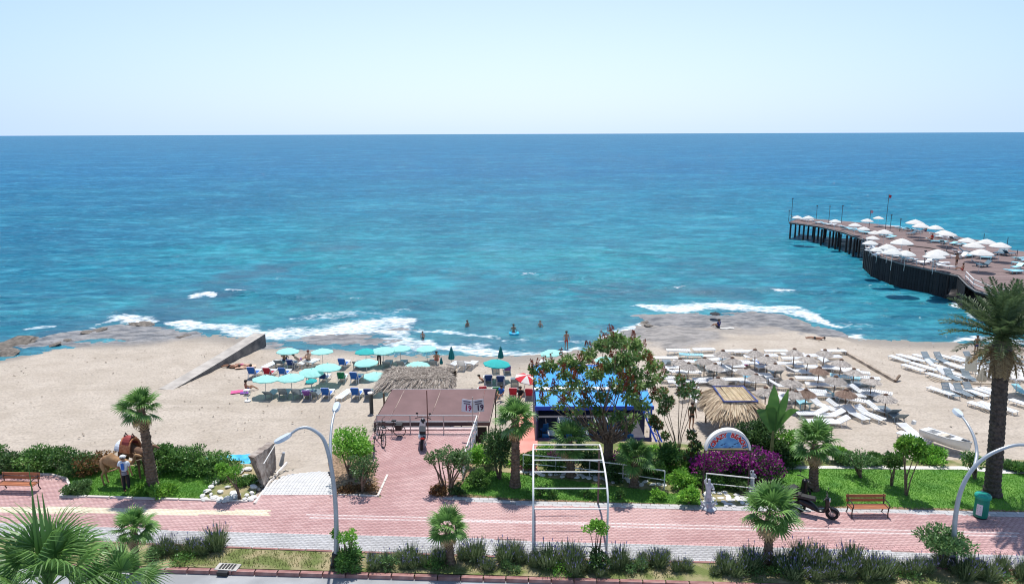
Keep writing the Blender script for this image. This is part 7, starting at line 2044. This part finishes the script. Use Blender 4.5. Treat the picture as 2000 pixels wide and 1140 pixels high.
# ------------------------------------------------------------------ straw parasols
M_STRAW = mat('straw_grey', (0.29, 0.25, 0.22), .95, col2=(0.66, 0.60, 0.54), tone=True, objrand=.12)
M_STRAWB = mat('straw_brown', (0.14, 0.085, 0.06), .95, col2=(0.38, 0.27, 0.21), tone=True, objrand=.1)
M_POLE = mat('parasol_wood_pole', (0.16, 0.11, 0.08), .8, var=.2)
def straw_parasol(m, seed, R=.92, ze=1.12, za=1.60):
    r = empty('straw_parasol', (0, 0, 0), 0, None, 'parasol'); rs = np.random.RandomState(seed)
    MB().tube([(0, 0, -.1), (0, 0, za - .03)], .035, 7).build('pole', M_POLE, r)
    n = 900; a = rs.rand(n) * 6.283; t = rs.rand(n) ** .6
    d = np.stack([np.cos(a), np.sin(a), np.zeros(n)], -1); P0 = d * (t * R * .85)[:, None]; P0[:, 2] = za - (za - ze) * t * .88 + rs.rand(n) * .03
    dr = d.copy(); dr[:, 2] = -(za - ze) / R; dr += rs.normal(size=(n, 3)) * .14; dr /= np.linalg.norm(dr, axis=1)[:, None]
    P1 = P0 + dr * (.18 * (.6 + .6 * rs.rand(n)))[:, None]; sd = np.stack([-np.sin(a), np.cos(a), np.zeros(n)], -1) * .022
    V = np.zeros((n, 4, 3)); V[:, 0] = P0 - sd; V[:, 1] = P0 + sd; V[:, 2] = P1 + sd * .5; V[:, 3] = P1 - sd * .5
    # solid cone below the straw
    k = 24; C = np.array([(R * .94 * math.cos(i * 2 * math.pi / k) * rs.uniform(.96, 1.04), R * .94 * math.sin(i * 2 * math.pi / k) * rs.uniform(.96, 1.04), ze) for i in range(k)] + [(0, 0, za)])
    base = 4 * n; VV = np.concatenate([V.reshape(-1, 3), C]); F = np.concatenate([np.arange(4 * n).reshape(n, 4), np.array([(base + i, base + (i + 1) % k, base + k, base + k) for i in range(k)])])
    F2 = F[:n]; fl = MB(); fl.v = [tuple(c) for c in C]; fl.f = [(i, (i + 1) % k, k) for i in range(k)]; fl.m = [0] * k
    can = np_mesh('canopy', V.reshape(-1, 3), F2, m, r, attrs={'tone': np.repeat(rs.rand(n), 4)}); fl.build('canopy_lining', m, can, tone=.35)
    MB().lathe([(.16, za - .05), (.13, za + .02), (.03, za + .07)], 10).build('cap', M_STRAWB, r)
    return r
SPR = [straw_parasol(M_STRAW, 1, .70, 1.16, 1.58), straw_parasol(M_STRAW, 2, .74, 1.14, 1.52), straw_parasol(M_STRAWB, 3, .70, 1.14, 1.56)]
SPU = [0, 0, 0]
STR = [  # apex px, tone type
 (1328, 697, 0), (1377, 696, 1), (1395, 707, 0), (1432, 697, 1), (1411, 682, 0), (1404, 733, 0), (1457, 713, 1), (1477, 682, 0), (1516, 705, 1), (1500, 694, 0), (1552, 681, 0), (1578, 692, 1), (1610, 680, 0), (1643, 700, 1), (1600, 715, 2), (1478, 727, 0), (1547, 736, 1),
 (1631, 734, 0), (1576, 757, 2), (1669, 717, 0), (1704, 733, 1), (1654, 758, 2), (1733, 766, 1), (1556, 757, 1), (1497, 755, 0), (1345, 704, 0)]
def by_apex(x, y, za, side=1):
    z = -2.5
    for _ in range(25):
        p = at(x, y, z + za); z = .5 * z + .5 * float(gz(p.x, p.y))
    p = at(x, y, z + za); return Vector((p.x, p.y, float(gz(p.x, p.y))))
STs = sorted(STR, key=lambda q: (round(q[1] / 18), q[0])); last = None; row = -1
for x, y, k in STs:
    rr = round(y / 18)
    if rr != last: row += 1; last = rr; cnt = 0
    lb = '%s straw parasol, %s from left in the %s row from the sea' % (('grey', 'pale grey', 'brown')[k], ordl(cnt), ordl(row)); cnt += 1
    p = by_apex(x, y, 1.62); s = rnd.uniform(.93, 1.05); rz = rnd.uniform(0, 6)
    if SPU[k] == 0:
        SPU[k] = 1; o = SPR[k]; o.location = p; o.rotation_euler = (0, 0, rz); o['label'] = lb; o['group'] = 'straw parasols on the right half of the beach'
    else: o = copy_tree(SPR[k], p, rz, s, lb, 'straw parasols on the right half of the beach')
    o.rotation_euler = (rnd.uniform(-.05, .05), rnd.uniform(-.05, .05), rz)

# ------------------------------------------------------------------ turquoise parasols
def fabric(name, c, tr=.35): return mat(name, c, .8, var=.05, transl=tr)
M_MINT = fabric('mint_canvas', (0.42, 0.84, 0.77)); M_TURQ = fabric('turquoise_canvas', (0.04, 0.52, 0.50)); M_TEALC = fabric('teal_canvas', (0.01, 0.23, 0.24)); M_WPC = fabric('white_canvas', (0.74, 0.72, 0.68), .25); M_CREAM = fabric('cream_canvas', (0.62, 0.55, 0.42), .2); M_REDC = fabric('red_canvas_panel', (0.60, 0.02, 0.04), .2)
def open_parasol(name, m, R, ze, za, n=8, val=.08, m2=None, seed=1, square=False):
    r = empty(name, (0, 0, 0), 0, None, 'parasol'); MB().tube([(0, 0, -.1), (0, 0, za - .02)], .022, 7).build('pole', M_STEEL if not square else M_WHT, r)
    mb = MB(); rings = 5
    for k in range(n):
        a0 = 2 * math.pi * k / n; a1 = 2 * math.pi * (k + 1) / n; mi = k % 2 if m2 else 0
        sub = 4
        P = []
        for j in range(rings + 1):
            t = j / rings; z = za - (za - ze) * (t ** 1.45)
            for q in range(sub + 1):
                u = q / sub; a = a0 + (a1 - a0) * u; rr = R * t * (1 - .07 * math.sin(u * math.pi) * t); P.append((rr * math.cos(a), rr * math.sin(a), z - .02 * math.sin(u * math.pi) * t))
        fs = [(j * (sub + 1) + q, j * (sub + 1) + q + 1, (j + 1) * (sub + 1) + q + 1, (j + 1) * (sub + 1) + q) for j in range(rings) for q in range(sub)]
        mb._add(P, fs, mi)
        e = P[-(sub + 1):]; mb._add(e + [(x * 1.01, y * 1.01, z - val * (1 if i in (0, sub) else .55)) for i, (x, y, z) in enumerate(e)], [(i, i + 1, sub + 2 + i, sub + 1 + i) for i in range(sub)], mi)
    mb.build('canopy', [m, m2] if m2 else m, r)
    for k in range(n):
        a = 2 * math.pi * k / n; q = MB(); q.tube([(0, 0, za - .06), (R * .97 * math.cos(a), R * .97 * math.sin(a), ze - .03)], .007, 3); q.build('rib', M_STEEL, r)
    MB().lathe([(.03, za - .02), (.025, za + .05), (.005, za + .07)], 6).build('finial', m, r)
    return r
def closed_parasol(m, h, w, name='closed_parasol'):
    r = empty(name, (0, 0, 0), 0, None, 'parasol'); MB().tube([(0, 0, -.1), (0, 0, h)], .022, 6).build('pole', M_STEEL, r)
    rg = random.Random(4); MB().lathe([(w * .8, h * .28), (w, h * .36), (w * .75, h * .6), (w * .4, h * .85), (.02, h)], 16, jit=lambda k, j: .25 * (1 if k % 2 else -1) * (1 - j / 5)).build('folded_canopy', m, r); return r
TP = {}
GP = 'turquoise parasols on the left half of the beach'
TQ = [(561, 683, 'm', 1.0, 'topmost pale turquoise parasol, furthest left near the groin end'), (629, 684, 'm', 1.0, 'pale turquoise parasol second from left in the row near the surf'), (714, 684, 't', 1.0, 'darker turquoise parasol overlapping the long pale pair near the surf'),
      (748, 681, 'm', 1.05, 'pale turquoise parasol in the middle of the overlapping row near the foam'), (782, 678, 'm', 1.0, 'pale turquoise parasol fourth in the overlapping row near the foam'), (834, 678, 'm', .95, 'faint pale parasol against the white foam'),
      (716, 705, 'm', 1.02, 'pale turquoise parasol behind the left end of the straw shelter'), (638, 714, 'm', 1.1, 'large pale turquoise parasol at the centre of the left parasol group'), (606, 723, 'm', .98, 'pale turquoise parasol tucked under the large centre one'),
      (516, 737, 'm', 1.02, 'leftmost pale turquoise parasol of the front pair'), (568, 734, 'm', 1.05, 'right pale turquoise parasol of the front pair'), (815, 710, 'm', 1.02, 'pale turquoise parasol above the middle of the straw shelter'),
      (732, 731, 'm', 1.02, 'pale turquoise parasol touching the left corner of the straw shelter'), (968, 706, 't', 1.15, 'vivid turquoise parasol alone right of the straw shelter'), (1079, 686, 'm', 1.0, 'whitish turquoise parasol behind the left side of the spiked tree'),
      (1182, 700, 'm', .9, 'pale turquoise parasol hidden behind the crown of the spiked tree'), (609, 741, 's', 1.0, 'small half-size turquoise parasol right of the front pair')]
TP['m'] = open_parasol('beach_parasol', M_MINT, .92, 1.22, 1.50); TP['t'] = open_parasol('beach_parasol', M_TURQ, .92, 1.20, 1.50); TP['s'] = open_parasol('beach_parasol', M_TURQ, .42, 1.0, 1.18)
used = set()
for x, y, k, s, lb in TQ:
    p = by_apex(x, y, 1.36 * s if k != 's' else 1.1)
    if k not in used: used.add(k); o = TP[k]; o.location = p; o.scale = (s,) * 3; o['label'] = lb; o['group'] = GP; PS = s
    else: o = copy_tree(TP[k], p, rnd.uniform(0, 3), s, lb, GP)
    o.rotation_euler = (rnd.uniform(-.08, .08), rnd.uniform(-.08, .08), rnd.uniform(0, 3))
rw = open_parasol('beach_parasol', M_REDC, .85, 1.15, 1.42, m2=M_WPC); rw.location = by_apex(1022, 733, 1.3); rw.rotation_euler = (.18, .15, .3); rw['label'] = 'tilted red and white striped parasol left of the blue bar roof'
for i, (x, y, h, lb) in enumerate([(882, 711, 1.55, 'tall closed teal parasol near the surf, right of the straw shelter'), (978, 708, 1.45, 'closed teal parasol right behind the vivid turquoise one'), (862, 716, .85, 'short closed teal parasol beside the bare-backed bather'), (1155, 705, 1.0, 'closed teal parasol glimpsed through the spiked tree')]):
    o = closed_parasol(M_TEALC, h, .24) if i == 0 else copy_tree(_c0, None, 0, h / 1.55, lb)
    if i == 0: _c0 = o
    o.location = ground(x, y); o['label'] = lb; o['group'] = 'closed teal parasols'
o = closed_parasol(M_CREAM, 1.6, .30); o.location = ground(1915, 755); o['label'] = 'closed cream parasol standing in the right-hand lounger block'
o = open_parasol('beach_parasol', M_WPC, 1.05, 1.5, 1.8, seed=3); o.location = by_apex(1990, 726, 1.75); o['label'] = 'open white parasol at the right edge behind the palm trunk'
a = ground(1895, 745); mb = MB(); mb._add([(-.55, 0, .9), (.35, -.1, .75), (.45, .3, 1.75), (-.35, .4, 1.9)], [(0, 1, 2, 3)]); mb.tube([(.40, .1, 0), (.45, .3, 1.8)], .02, 5); o = mb.build('folded_awning', M_CREAM); o.location = a; setp(o, 'slanting cream canvas panel behind the closed cream parasol', 'awning')
a = ground(1838, 748); b = ground(1945, 753); mb = MB()
for z in (.12,): mb.tube([(0, 0, z), tuple(b - a + Vector((0, 0, z)))], .07, 6); mb.tube([(-.4, .9, z), (0, 0, z)], .06, 6)
o = mb.build('timber_edging', mat('pale_timber', (0.50, 0.42, 0.32), .8)); o.location = a; setp(o, 'low pale timber edging between lounger rows in the right block', 'timber beam')
# broken wooden pipe/beam on the sand
def beam():
    a = ground(1637, 683); b = ground(1748, 747); c = ground(1756, 742); r = empty('timber_beam', a, 0, 'long dark-edged timber beam dividing the two lounger areas', 'timber beam'); d = b - a
    n = 7
    for i in range(n):
        p0 = a + d * (i / n); p1 = a + d * ((i + .97) / n); m = (p0 + p1) / 2; mb = MB(); ang = math.atan2(d.y, d.x); mb.box((0, 0, .10), (d.length / n * .97, .22, .30)); o = mb.build('plank', mat('weathered_plank', (0.28, 0.22, 0.17), .85, col2=(0.48, 0.40, 0.32), scale=3, objrand=.15), r)
        o.location = m - a; o.location.z = float(gz(m.x, m.y)) - a.z; o.rotation_euler = (0, 0, ang)
    mb = MB(); mb.tube([b - a + Vector((0, 0, .1)), c - a + Vector((0, 0, .35))], .10, 7); mb.build('end_stub', M_BARK, r)
beam()
# dark beach parasol / board by the rock shelf, towels, small things
p = ground(1396, 626); q = open_parasol('beach_parasol', mat('black_canvas', (0.02, 0.02, 0.025), .8), .55, .75, .9); q.location = p; q['label'] = 'small black parasol over the person on the rock shelf'; 
for i, (x, y, w, l, m, rz, lb) in enumerate([(1420, 642, .5, 1.3, M_WHT, .1, 'white surfboard-like board on the rock shelf'), (468, 766, .6, 1.2, mat('pink_towel', (0.60, 0.10, 0.25), .85), .3, 'pink towel beside the sitting bather at far left'), (478, 768, .5, .6, C_PURP, .3, 'purple towel under the sitting bather at far left'),
        (462, 716, .6, 1.5, C_BLACK, .3, 'dark mat by the groin under the left sunbather'), (480, 717, .7, 1.6, mat('peach_towel', (0.65, 0.42, 0.30), .85), .3, 'peach towel by the groin'), (1450, 713, .5, .8, mat('magenta_towel', (0.55, 0.04, 0.28), .85), .2, 'magenta towel on the sand between straw parasols'),
        (1463, 745, .5, .9, mat('cyan_towel', (0.03, 0.38, 0.62), .85), 0, 'cyan blue towel just above the golden hut roof')]):
    g = ground(x, y); mb = MB(); rg = random.Random(i); n = 5
    V = [((u / n - .5) * l, (v / n - .5) * w, rg.uniform(.0, .035)) for u in range(n + 1) for v in range(n + 1)]; fs = [(u * (n + 1) + v, (u + 1) * (n + 1) + v, (u + 1) * (n + 1) + v + 1, u * (n + 1) + v + 1) for u in range(n) for v in range(n)]
    mb._add(V, fs); o = mb.build('towel' if 'board' not in lb else 'board', m); o.location = g + Vector((0, 0, .06 if y not in (745,) else .42)); o.rotation_euler = (0, 0, rz); setp(o, lb, 'towel' if 'board' not in lb else 'board')
for x, y, lb in [(484, 783, 'small white round parasol foot alone on the sand'), (483, 771, 'white side table by the bather at far left')]:
    g = ground(x, y); mb = MB()
    if 'table' in lb: mb.box((0, 0, .38), (.4, .4, .04)); [mb.tube([(a, b, 0), (a, b, .38)], .02, 5) for a in (-.16, .16) for b in (-.16, .16)]
    else: mb.lathe([(.22, 0), (.22, .06), (.05, .12), (.04, .3)], 14)
    o = mb.build('side_table' if 'table' in lb else 'parasol_foot', M_LW); o.location = g; setp(o, lb, 'side table' if 'table' in lb else 'parasol base')
st = [(ground(x, y) + Vector((0, 0, -.05)), r) for x, y, r in [(45, 733, .30), (92, 740, .12), (260, 734, .10), (300, 700, .1), (308, 701, .09), (235, 870, .1), (212, 862, .08)]]
rocks(st, 'rock', M_STONE, 'loose stone lying on the open sand at left', 'rock', 'loose stones on the open sand')
st = [(at(x, y, ZW + .1), r) for x, y, r in [(5, 678, 1.3), (28, 672, 1.2), (48, 666, .8), (12, 690, .9), (175, 648, .6), (188, 645, .7), (268, 634, .8), (285, 632, .9), (350, 657, .5), (365, 655, .5), (105, 672, .5), (135, 662, .5), (1266, 634, .6), (1258, 628, .4)]]
rocks(st, 'rock', M_ROCK, 'dark wet rock in the surf at the waterline', 'rock', 'dark wet rocks along the waterline')
for o in COL.objects:
    if o.get('group') == 'dark wet rocks along the waterline': o.scale = (o.scale[0] * 1.25, o.scale[1] * 1.1, o.scale[2] * .38); o.location.z = ZW + .04

# ------------------------------------------------------------------ pier
DK = -.12
def dpt(x, y, z=DK): return at(x, y, z)
def pier():
    r = empty('bathing_pier', dpt(1700, 470, ZW), 0, 'long bathing pier on dark piles with brown plank deck reaching out from the right', 'pier'); o = r.location
    M_DECK = mat('deck_planks', (0.20, 0.12, 0.105), .8, col2=(0.29, 0.185, 0.165), scale=.5, stretch=(6, .4, 1)); M_PILE = mat('pier_pile', (0.03, 0.025, 0.024), .85, var=.3, scale=2)
    lo = [(1541, 433), (1600, 441), (1650, 453), (1690, 468), (1692, 484), (1708, 497), (1760, 513), (1820, 526), (1872, 537), (1890, 555), (1906, 566), (1990, 588), (2100, 600), (2150, 560), (2060, 498), (1975, 488), (1945, 474), (1880, 464), (1800, 450), (1740, 440), (1700, 436), (1600, 428), (1562, 425)]
    P = [dpt(x, y) for x, y in lo]
    # planks laid across, clipped by polygon: rows of boards
    poly = [(p.x, p.y) for p in P]; ax = np.array([dpt(1975, 540).x - dpt(1560, 430).x, dpt(1975, 540).y - dpt(1560, 430).y]); ax /= np.linalg.norm(ax); nx = np.array([-ax[1], ax[0]])
    base = MB(); base.prism(poly, DK - .35, DK - .03); base.v = [tuple(Vector(v) - o) for v in base.v]; base.build('deck_slab', M_PILE, r)
    A = np.array(poly); U = A @ ax; W = A @ nx; w = .16; V = []; F = []; T = []
    rg = random.Random(1); u = U.min()
    while u < U.max():
        vs = np.arange(W.min(), W.max(), .25); X = u * ax[0] + vs * nx[0]; Y = u * ax[1] + vs * nx[1]; ins = in_poly(X, Y, poly); k = 0
        while k < len(vs):
            if ins[k]:
                j = k
                while j + 1 < len(vs) and ins[j + 1]: j += 1
                b = len(V); z = DK + rg.uniform(-.004, .006)
                for uu, vv in ((u, vs[k]), (u + w - .015, vs[k]), (u + w - .015, vs[j] + .2), (u, vs[j] + .2)): V.append((uu * ax[0] + vv * nx[0] - o.x, uu * ax[1] + vv * nx[1] - o.y, z - o.z))
                F.append((b, b + 1, b + 2, b + 3)); T += [rg.random()] * 4; k = j + 1
            else: k += 1
        u += w
    ob = np_mesh('deck_board', np.array(V), np.array(F), mat('deck_board', (0.15, 0.10, 0.092), .8, col2=(0.23, 0.165, 0.155), tone=True), r, attrs={'tone': np.array(T)}); ob['kind'] = 'stuff'
    # edge beam
    mb = MB(); mb.tube([p - o + Vector((0, 0, -.12)) for p in P], .09, 5); mb.build('edge_beam', mat('edge_timber', (0.20, 0.19, 0.19), .8, var=.2), r)
    # piles
    first = None; me = None
    def pile(x, y, z0=ZW - 1.5, rr=.13):
        nonlocal first, me
        if me is None:
            q = MB(); q.tube([(0, 0, 0), (0, 0, DK - .3 - z0)], .16, 7); first = q.build('pile', M_PILE, r); me = first.data; ob = first
        else: ob = link('pile', me, r)
        ob.location = (x - o.x, y - o.y, z0 - o.z)
    for (x, y) in [(1545, 434), (1555, 431), (1563, 428), (1571, 437), (1580, 434), (1592, 440), (1600, 436), (1606, 444), (1611, 440), (1622, 448), (1629, 444), (1634, 450), (1643, 453), (1640, 446), (1655, 456), (1662, 459), (1670, 462), (1680, 465), (1664, 450), (1676, 455), (1590, 430), (1615, 432), (1640, 434)]:
        p = dpt(x, y); pile(p.x, p.y)
    seq = [(1692, 470), (1692, 484), (1708, 497), (1760, 513), (1820, 526), (1872, 537)]
    for a, b in zip(seq[:-1], seq[1:]):
        pa, pb = dpt(*a), dpt(*b); n = max(2, int((pb - pa).length / 1.1))
        for i in range(n):
            p = pa + (pb - pa) * (i / n); pile(p.x + .1, p.y + .35)
    for i in range(26):
        x = 1700 + (i % 9) * 22; y = 470 + (i // 9) * 14 + (i % 9) * 5
        p = dpt(x, y)
        if in_poly([p.x], [p.y], poly)[0]: pile(p.x, p.y)
    # vertical screen boards under the seaward bulge
    mb = MB(); sc = [(1690, 468), (1692, 484), (1708, 497), (1760, 513), (1820, 526), (1872, 537), (1888, 553)]
    Q = [dpt(*q) for q in sc]; brd = None; cnt = 0
    for a, b in zip(Q[:-1], Q[1:]):
        n = max(1, int((b - a).length / .42)); ang = math.atan2(b.y - a.y, b.x - a.x)
        for i in range(n):
            p = a + (b - a) * ((i + .5) / n)
            if brd is None: m_ = MB(); m_.box((0, 0, 0), (.38, .05, 2.75)); ob = m_.build('screen_board', mat('screen_board_black', (0.012, 0.012, 0.014), .85, var=.4, objrand=.4), r); brd = ob.data
            else: ob = link('screen_board', brd, r)
            ob.location = (p.x - o.x, p.y - o.y + .12, DK - .32 - 1.4 - o.z + rg.uniform(-.05, .05)); ob.rotation_euler = (0, 0, ang)
    # raised step line on deck
    mb = MB(); q = [dpt(1772, 480), dpt(1815, 485), dpt(1868, 497), dpt(1880, 500)]; mb.tube([p - o + Vector((0, 0, .04)) for p in q], .09, 4); mb.build('deck_step', M_PILE, r)
    # rails
    for seg, lbl in (([(1692, 470), (1693, 484), (1709, 497), (1760, 513), (1820, 526), (1870, 536)], 'rail'), ([(1885, 546), (1900, 562), (1930, 575), (1990, 590)], 'rail')):
        mb = MB(); pp = [dpt(*s) - o for s in seg]
        for h in (.45, .9): mb.tube([p + Vector((0, 0, h)) for p in pp], .03 if lbl == 'rail' and seg[0][0] < 1800 else .045, 5)
        mb.build('handrail', M_STEEL if seg[0][0] < 1800 else M_WHT, r)
        for a, b in zip(pp[:-1], pp[1:]):
            n = max(1, int((b - a).length / 2.0))
            for i in range(n): p = a + (b - a) * (i / n); mb = MB(); mb.tube([p, p + Vector((0, 0, .95))], .03, 5); mb.build('rail_post', M_STEEL, r)
pier()
M_SEAWALL = mat('pier_root_rock', (0.035, 0.03, 0.028), .9, col2=(0.11, 0.09, 0.08), scale=1, bump=.05, bscale=5)
st = []
rg = random.Random(12)
for i in range(60):
    t = rg.random(); x = 1878 + 150 * t + rg.uniform(-5, 5); y = 582 + 62 * t - rg.uniform(0, 30) ; st.append((at(x, y, ZW + rg.uniform(-.1, 1.4) * rg.random()), rg.uniform(.7, 1.6)))
rocks(st, 'rock', M_SEAWALL, 'dark boulder of the rocky pier root behind the date palm', 'rock', 'dark boulders at the root of the pier')
mb = MB(); pp = [at(x, y, ZW) for x, y in [(1885, 585), (1960, 628), (2060, 660), (2200, 660), (2200, 570), (2000, 560), (1890, 560)]]; mb.prism([(p.x, p.y) for p in pp], ZW - 1, ZW + .8); o = mb.build('pier_root', M_SEAWALL); setp(o, kind='structure')
# lamp and flag poles on the pier
for x, yb, yt, lb, fl in [(1545, 432, 388, 'tall thin mast at the seaward tip of the pier', 0), (1540, 433, 411, 'short post at the very end of the pier', 0), (1594, 428, 402, 'square-headed lamp post behind the end pair of white parasols', 0), (1618, 438, 403, 'dark pole near the third white parasol on the pier', 0), (1643, 436, 402, 'dark pole behind the third white parasol on the pier', 0),
                      (1729, 448, 380, 'flagpole with red flag rising above the middle of the pier', 1), (1697, 446, 410, 'short flag mast with red and white flag on the pier', 2), (1738, 452, 420, 'thin pole right of the flagpole on the pier', 0), (1757, 452, 428, 'small post on the far edge of the pier', 0), (1804, 524, 490, 'dark lamp post at the near edge of the pier', 0), (1848, 498, 480, 'small deck post by the step of the pier', 0),
                      (1921, 470, 456, 'small dark post behind the far right parasols', 0), (1967, 478, 463, 'small dark post at the right end of the far pier edge', 0), (1986, 500, 488, 'dark post on the pier edge at far right', 0)]:
    p = dpt(x, yb); h = atY(x, yt, p.y).z - DK; r = empty('flagpole' if fl else 'deck_pole', p, 0, lb, 'flagpole' if fl else 'pole')
    MB().tube([(0, 0, 0), (0, 0, h)], .04, 6).build('pole', mat('pier_pole_dark', (0.04, 0.06, 0.08), .6), r)
    if fl: mb = MB(); mb._add([(0, 0, h), (.6, .2, h - .2), (.45, .2, h - .62), (0, 0, h - .5)], [(0, 1, 2, 3)]); mb.build('flag', mat('flag_red', (0.42, 0.03, 0.05), .7) if fl == 1 else mat('flag_pink', (0.55, 0.25, 0.3), .7), r)
    elif yb - yt > 20: MB().box((0, 0, h), (.25, .16, .12)).build('lamp', M_BLK, r)
# white parasols on the pier
WP = open_parasol('pier_parasol', M_WPC, 1.20, 1.90, 2.40, n=6, val=.10, square=True)
WPX = [(1558, 417), (1580, 418), (1632, 425), (1671, 432), (1695, 424), (1717, 417), (1688, 438), (1710, 445), (1728, 449), (1706, 454), (1701, 465), (1715, 476), (1735, 476), (1762, 473), (1744, 488), (1770, 489), (1826, 494), (1832, 490), (1788, 434), (1800, 439), (1828, 441), (1845, 449), (1853, 452), (1891, 463), (1903, 475), (1928, 468), (1955, 475), (1917, 492)]
for i, (x, y) in enumerate(sorted(WPX)):
    z0 = DK; p = at(x, y - 3, DK + 2.5); p.z = DK; s = rnd.uniform(.92, 1.05) * (1.2 if x in (1917, 1762, 1788) else (.8 if x < 1720 else 1.0)); lb = 'white pier parasol, %s from the left counting along the pier' % ordl(i)
    if i == 0: WP.location = p; WP.scale = (s,) * 3; WP['label'] = lb; WP['group'] = 'white parasols on the pier'; 
    else: copy_tree(WP, p, rnd.uniform(0, 3), s, lb, 'white parasols on the pier')
# pier loungers: one mesh each
def simple_lounger(m, ang):
    mb = MB(); mb.box((.3, 0, .30), (1.25, .6, .07)); M = Matrix.Rotation(math.radians(ang), 3, 'Y'); b = MB(); b.box((-.36, 0, 0), (.72, .6, .06)); mb._add([tuple((M @ Vector(v)) + Vector((-.3, 0, .3))) for v in b.v], b.f)
    for x in (-.25, .8):
        for y in (-.26, .26): mb.tube([(x, y, 0), (x, y, .3)], .03, 4)
    return mb.build('sun_lounger', m)
SL = [simple_lounger(M_LW, 35), simple_lounger(M_LS, 30), simple_lounger(M_LW, 5), simple_lounger(M_LS, 5), simple_lounger(mat('lounger_slate', (0.05, 0.12, 0.17), .5), 40)]
PL = [(1552, 428, 0), (1560, 430, 0), (1572, 432, 0), (1578, 433, 0), (1596, 437, 1), (1603, 438, 2), (1612, 440, 1), (1624, 441, 2), (1632, 443, 0), (1640, 444, 2), (1650, 448, 1), (1660, 449, 3), (1670, 452, 3), (1682, 455, 1), (1690, 457, 3), (1722, 462, 3), (1732, 463, 1), (1740, 466, 3), (1726, 444, 2), (1745, 445, 2), (1760, 448, 3), (1768, 450, 1), (1778, 451, 1), (1790, 456, 4), (1780, 459, 4),
      (1828, 464, 1), (1840, 466, 0), (1855, 467, 0), (1862, 469, 4), (1822, 474, 1), (1843, 476, 1), (1862, 478, 3), (1875, 480, 3), (1888, 481, 3), (1700, 488, 0), (1705, 494, 2), (1716, 492, 0), (1724, 488, 0), (1738, 500, 0), (1750, 502, 2), (1758, 505, 0), (1768, 508, 1), (1776, 510, 0), (1792, 515, 0), (1808, 516, 0), (1818, 512, 4), (1830, 520, 0), (1838, 517, 0), (1848, 524, 2), (1862, 504, 0), (1878, 504, 0), (1870, 497, 0), (1892, 503, 1), (1897, 501, 3), (1886, 495, 4), (1912, 520, 4), (1922, 521, 4), (1930, 504, 3), (1920, 506, 1),
      (1950, 497, 4), (1960, 498, 4), (1970, 499, 4), (1990, 508, 3), (1995, 512, 1), (1992, 518, 3), (1986, 525, 1), (1978, 532, 3), (1985, 534, 3), (1712, 500, 2), (1698, 478, 2), (1748, 492, 0)]
us = [0] * 5; GPL = 'loungers on the deck of the pier'
kc = {}
for i, (x, y, k) in enumerate(sorted(PL)):
    kc[k] = kc.get(k, -1) + 1
    c = ['white back-raised', 'aqua back-raised', 'flat white', 'flat aqua', 'dark slate'][k]; lb = '%s pier lounger, %s of its kind from the left' % (c, ordl(kc[k]))
    if us[k] == 0: us[k] = 1; o = SL[k]
    else: o = SL[k].copy(); COL.objects.link(o)
    o.location = dpt(x, y); o.rotation_euler = (0, 0, rnd.choice([0.2, .4, -2.6, 2.2, -.5]) + rnd.uniform(-.3, .3)); setp(o, lb, 'sun lounger', GPL + ', ' + c)
for i, (x, y, rz, kd, kw, lb) in enumerate([(1867, 522, .4, 'stand', dict(shorts=C_BLACK), 'dark-haired person standing by the near railing of the pier'), (1880, 528, 1.2, 'sit', dict(shorts=C_RED), 'person in red sitting at the pier edge near the palm'), (1808, 452, .3, 'sit', dict(shorts=C_NAVY), 'person sitting under the twin parasols on the far pier side'),
      (1820, 468, 2.0, 'sit', dict(shorts=C_RED, shirt=C_RED), 'person in red lying near the far lounger group on the pier'), (1766, 503, .3, 'sit', dict(shorts=C_BLACK), 'person seated under the near double parasols of the pier'), (1690, 455, 0, 'sit', dict(shirt=C_RED, shorts=C_RED), 'person in red seated near the narrow part of the pier'), (1958, 495, .5, 'sit', dict(shorts=C_NAVY, shirt=C_NAVY), 'person in blue seated at the far right of the pier'),
      (1775, 498, 0, 'sit', dict(shorts=C_NAVY), 'second person seated under the near double parasols of the pier')]):
    p = dpt(x, y); person(p, rz, kd, lb, fingers=False, **kw)
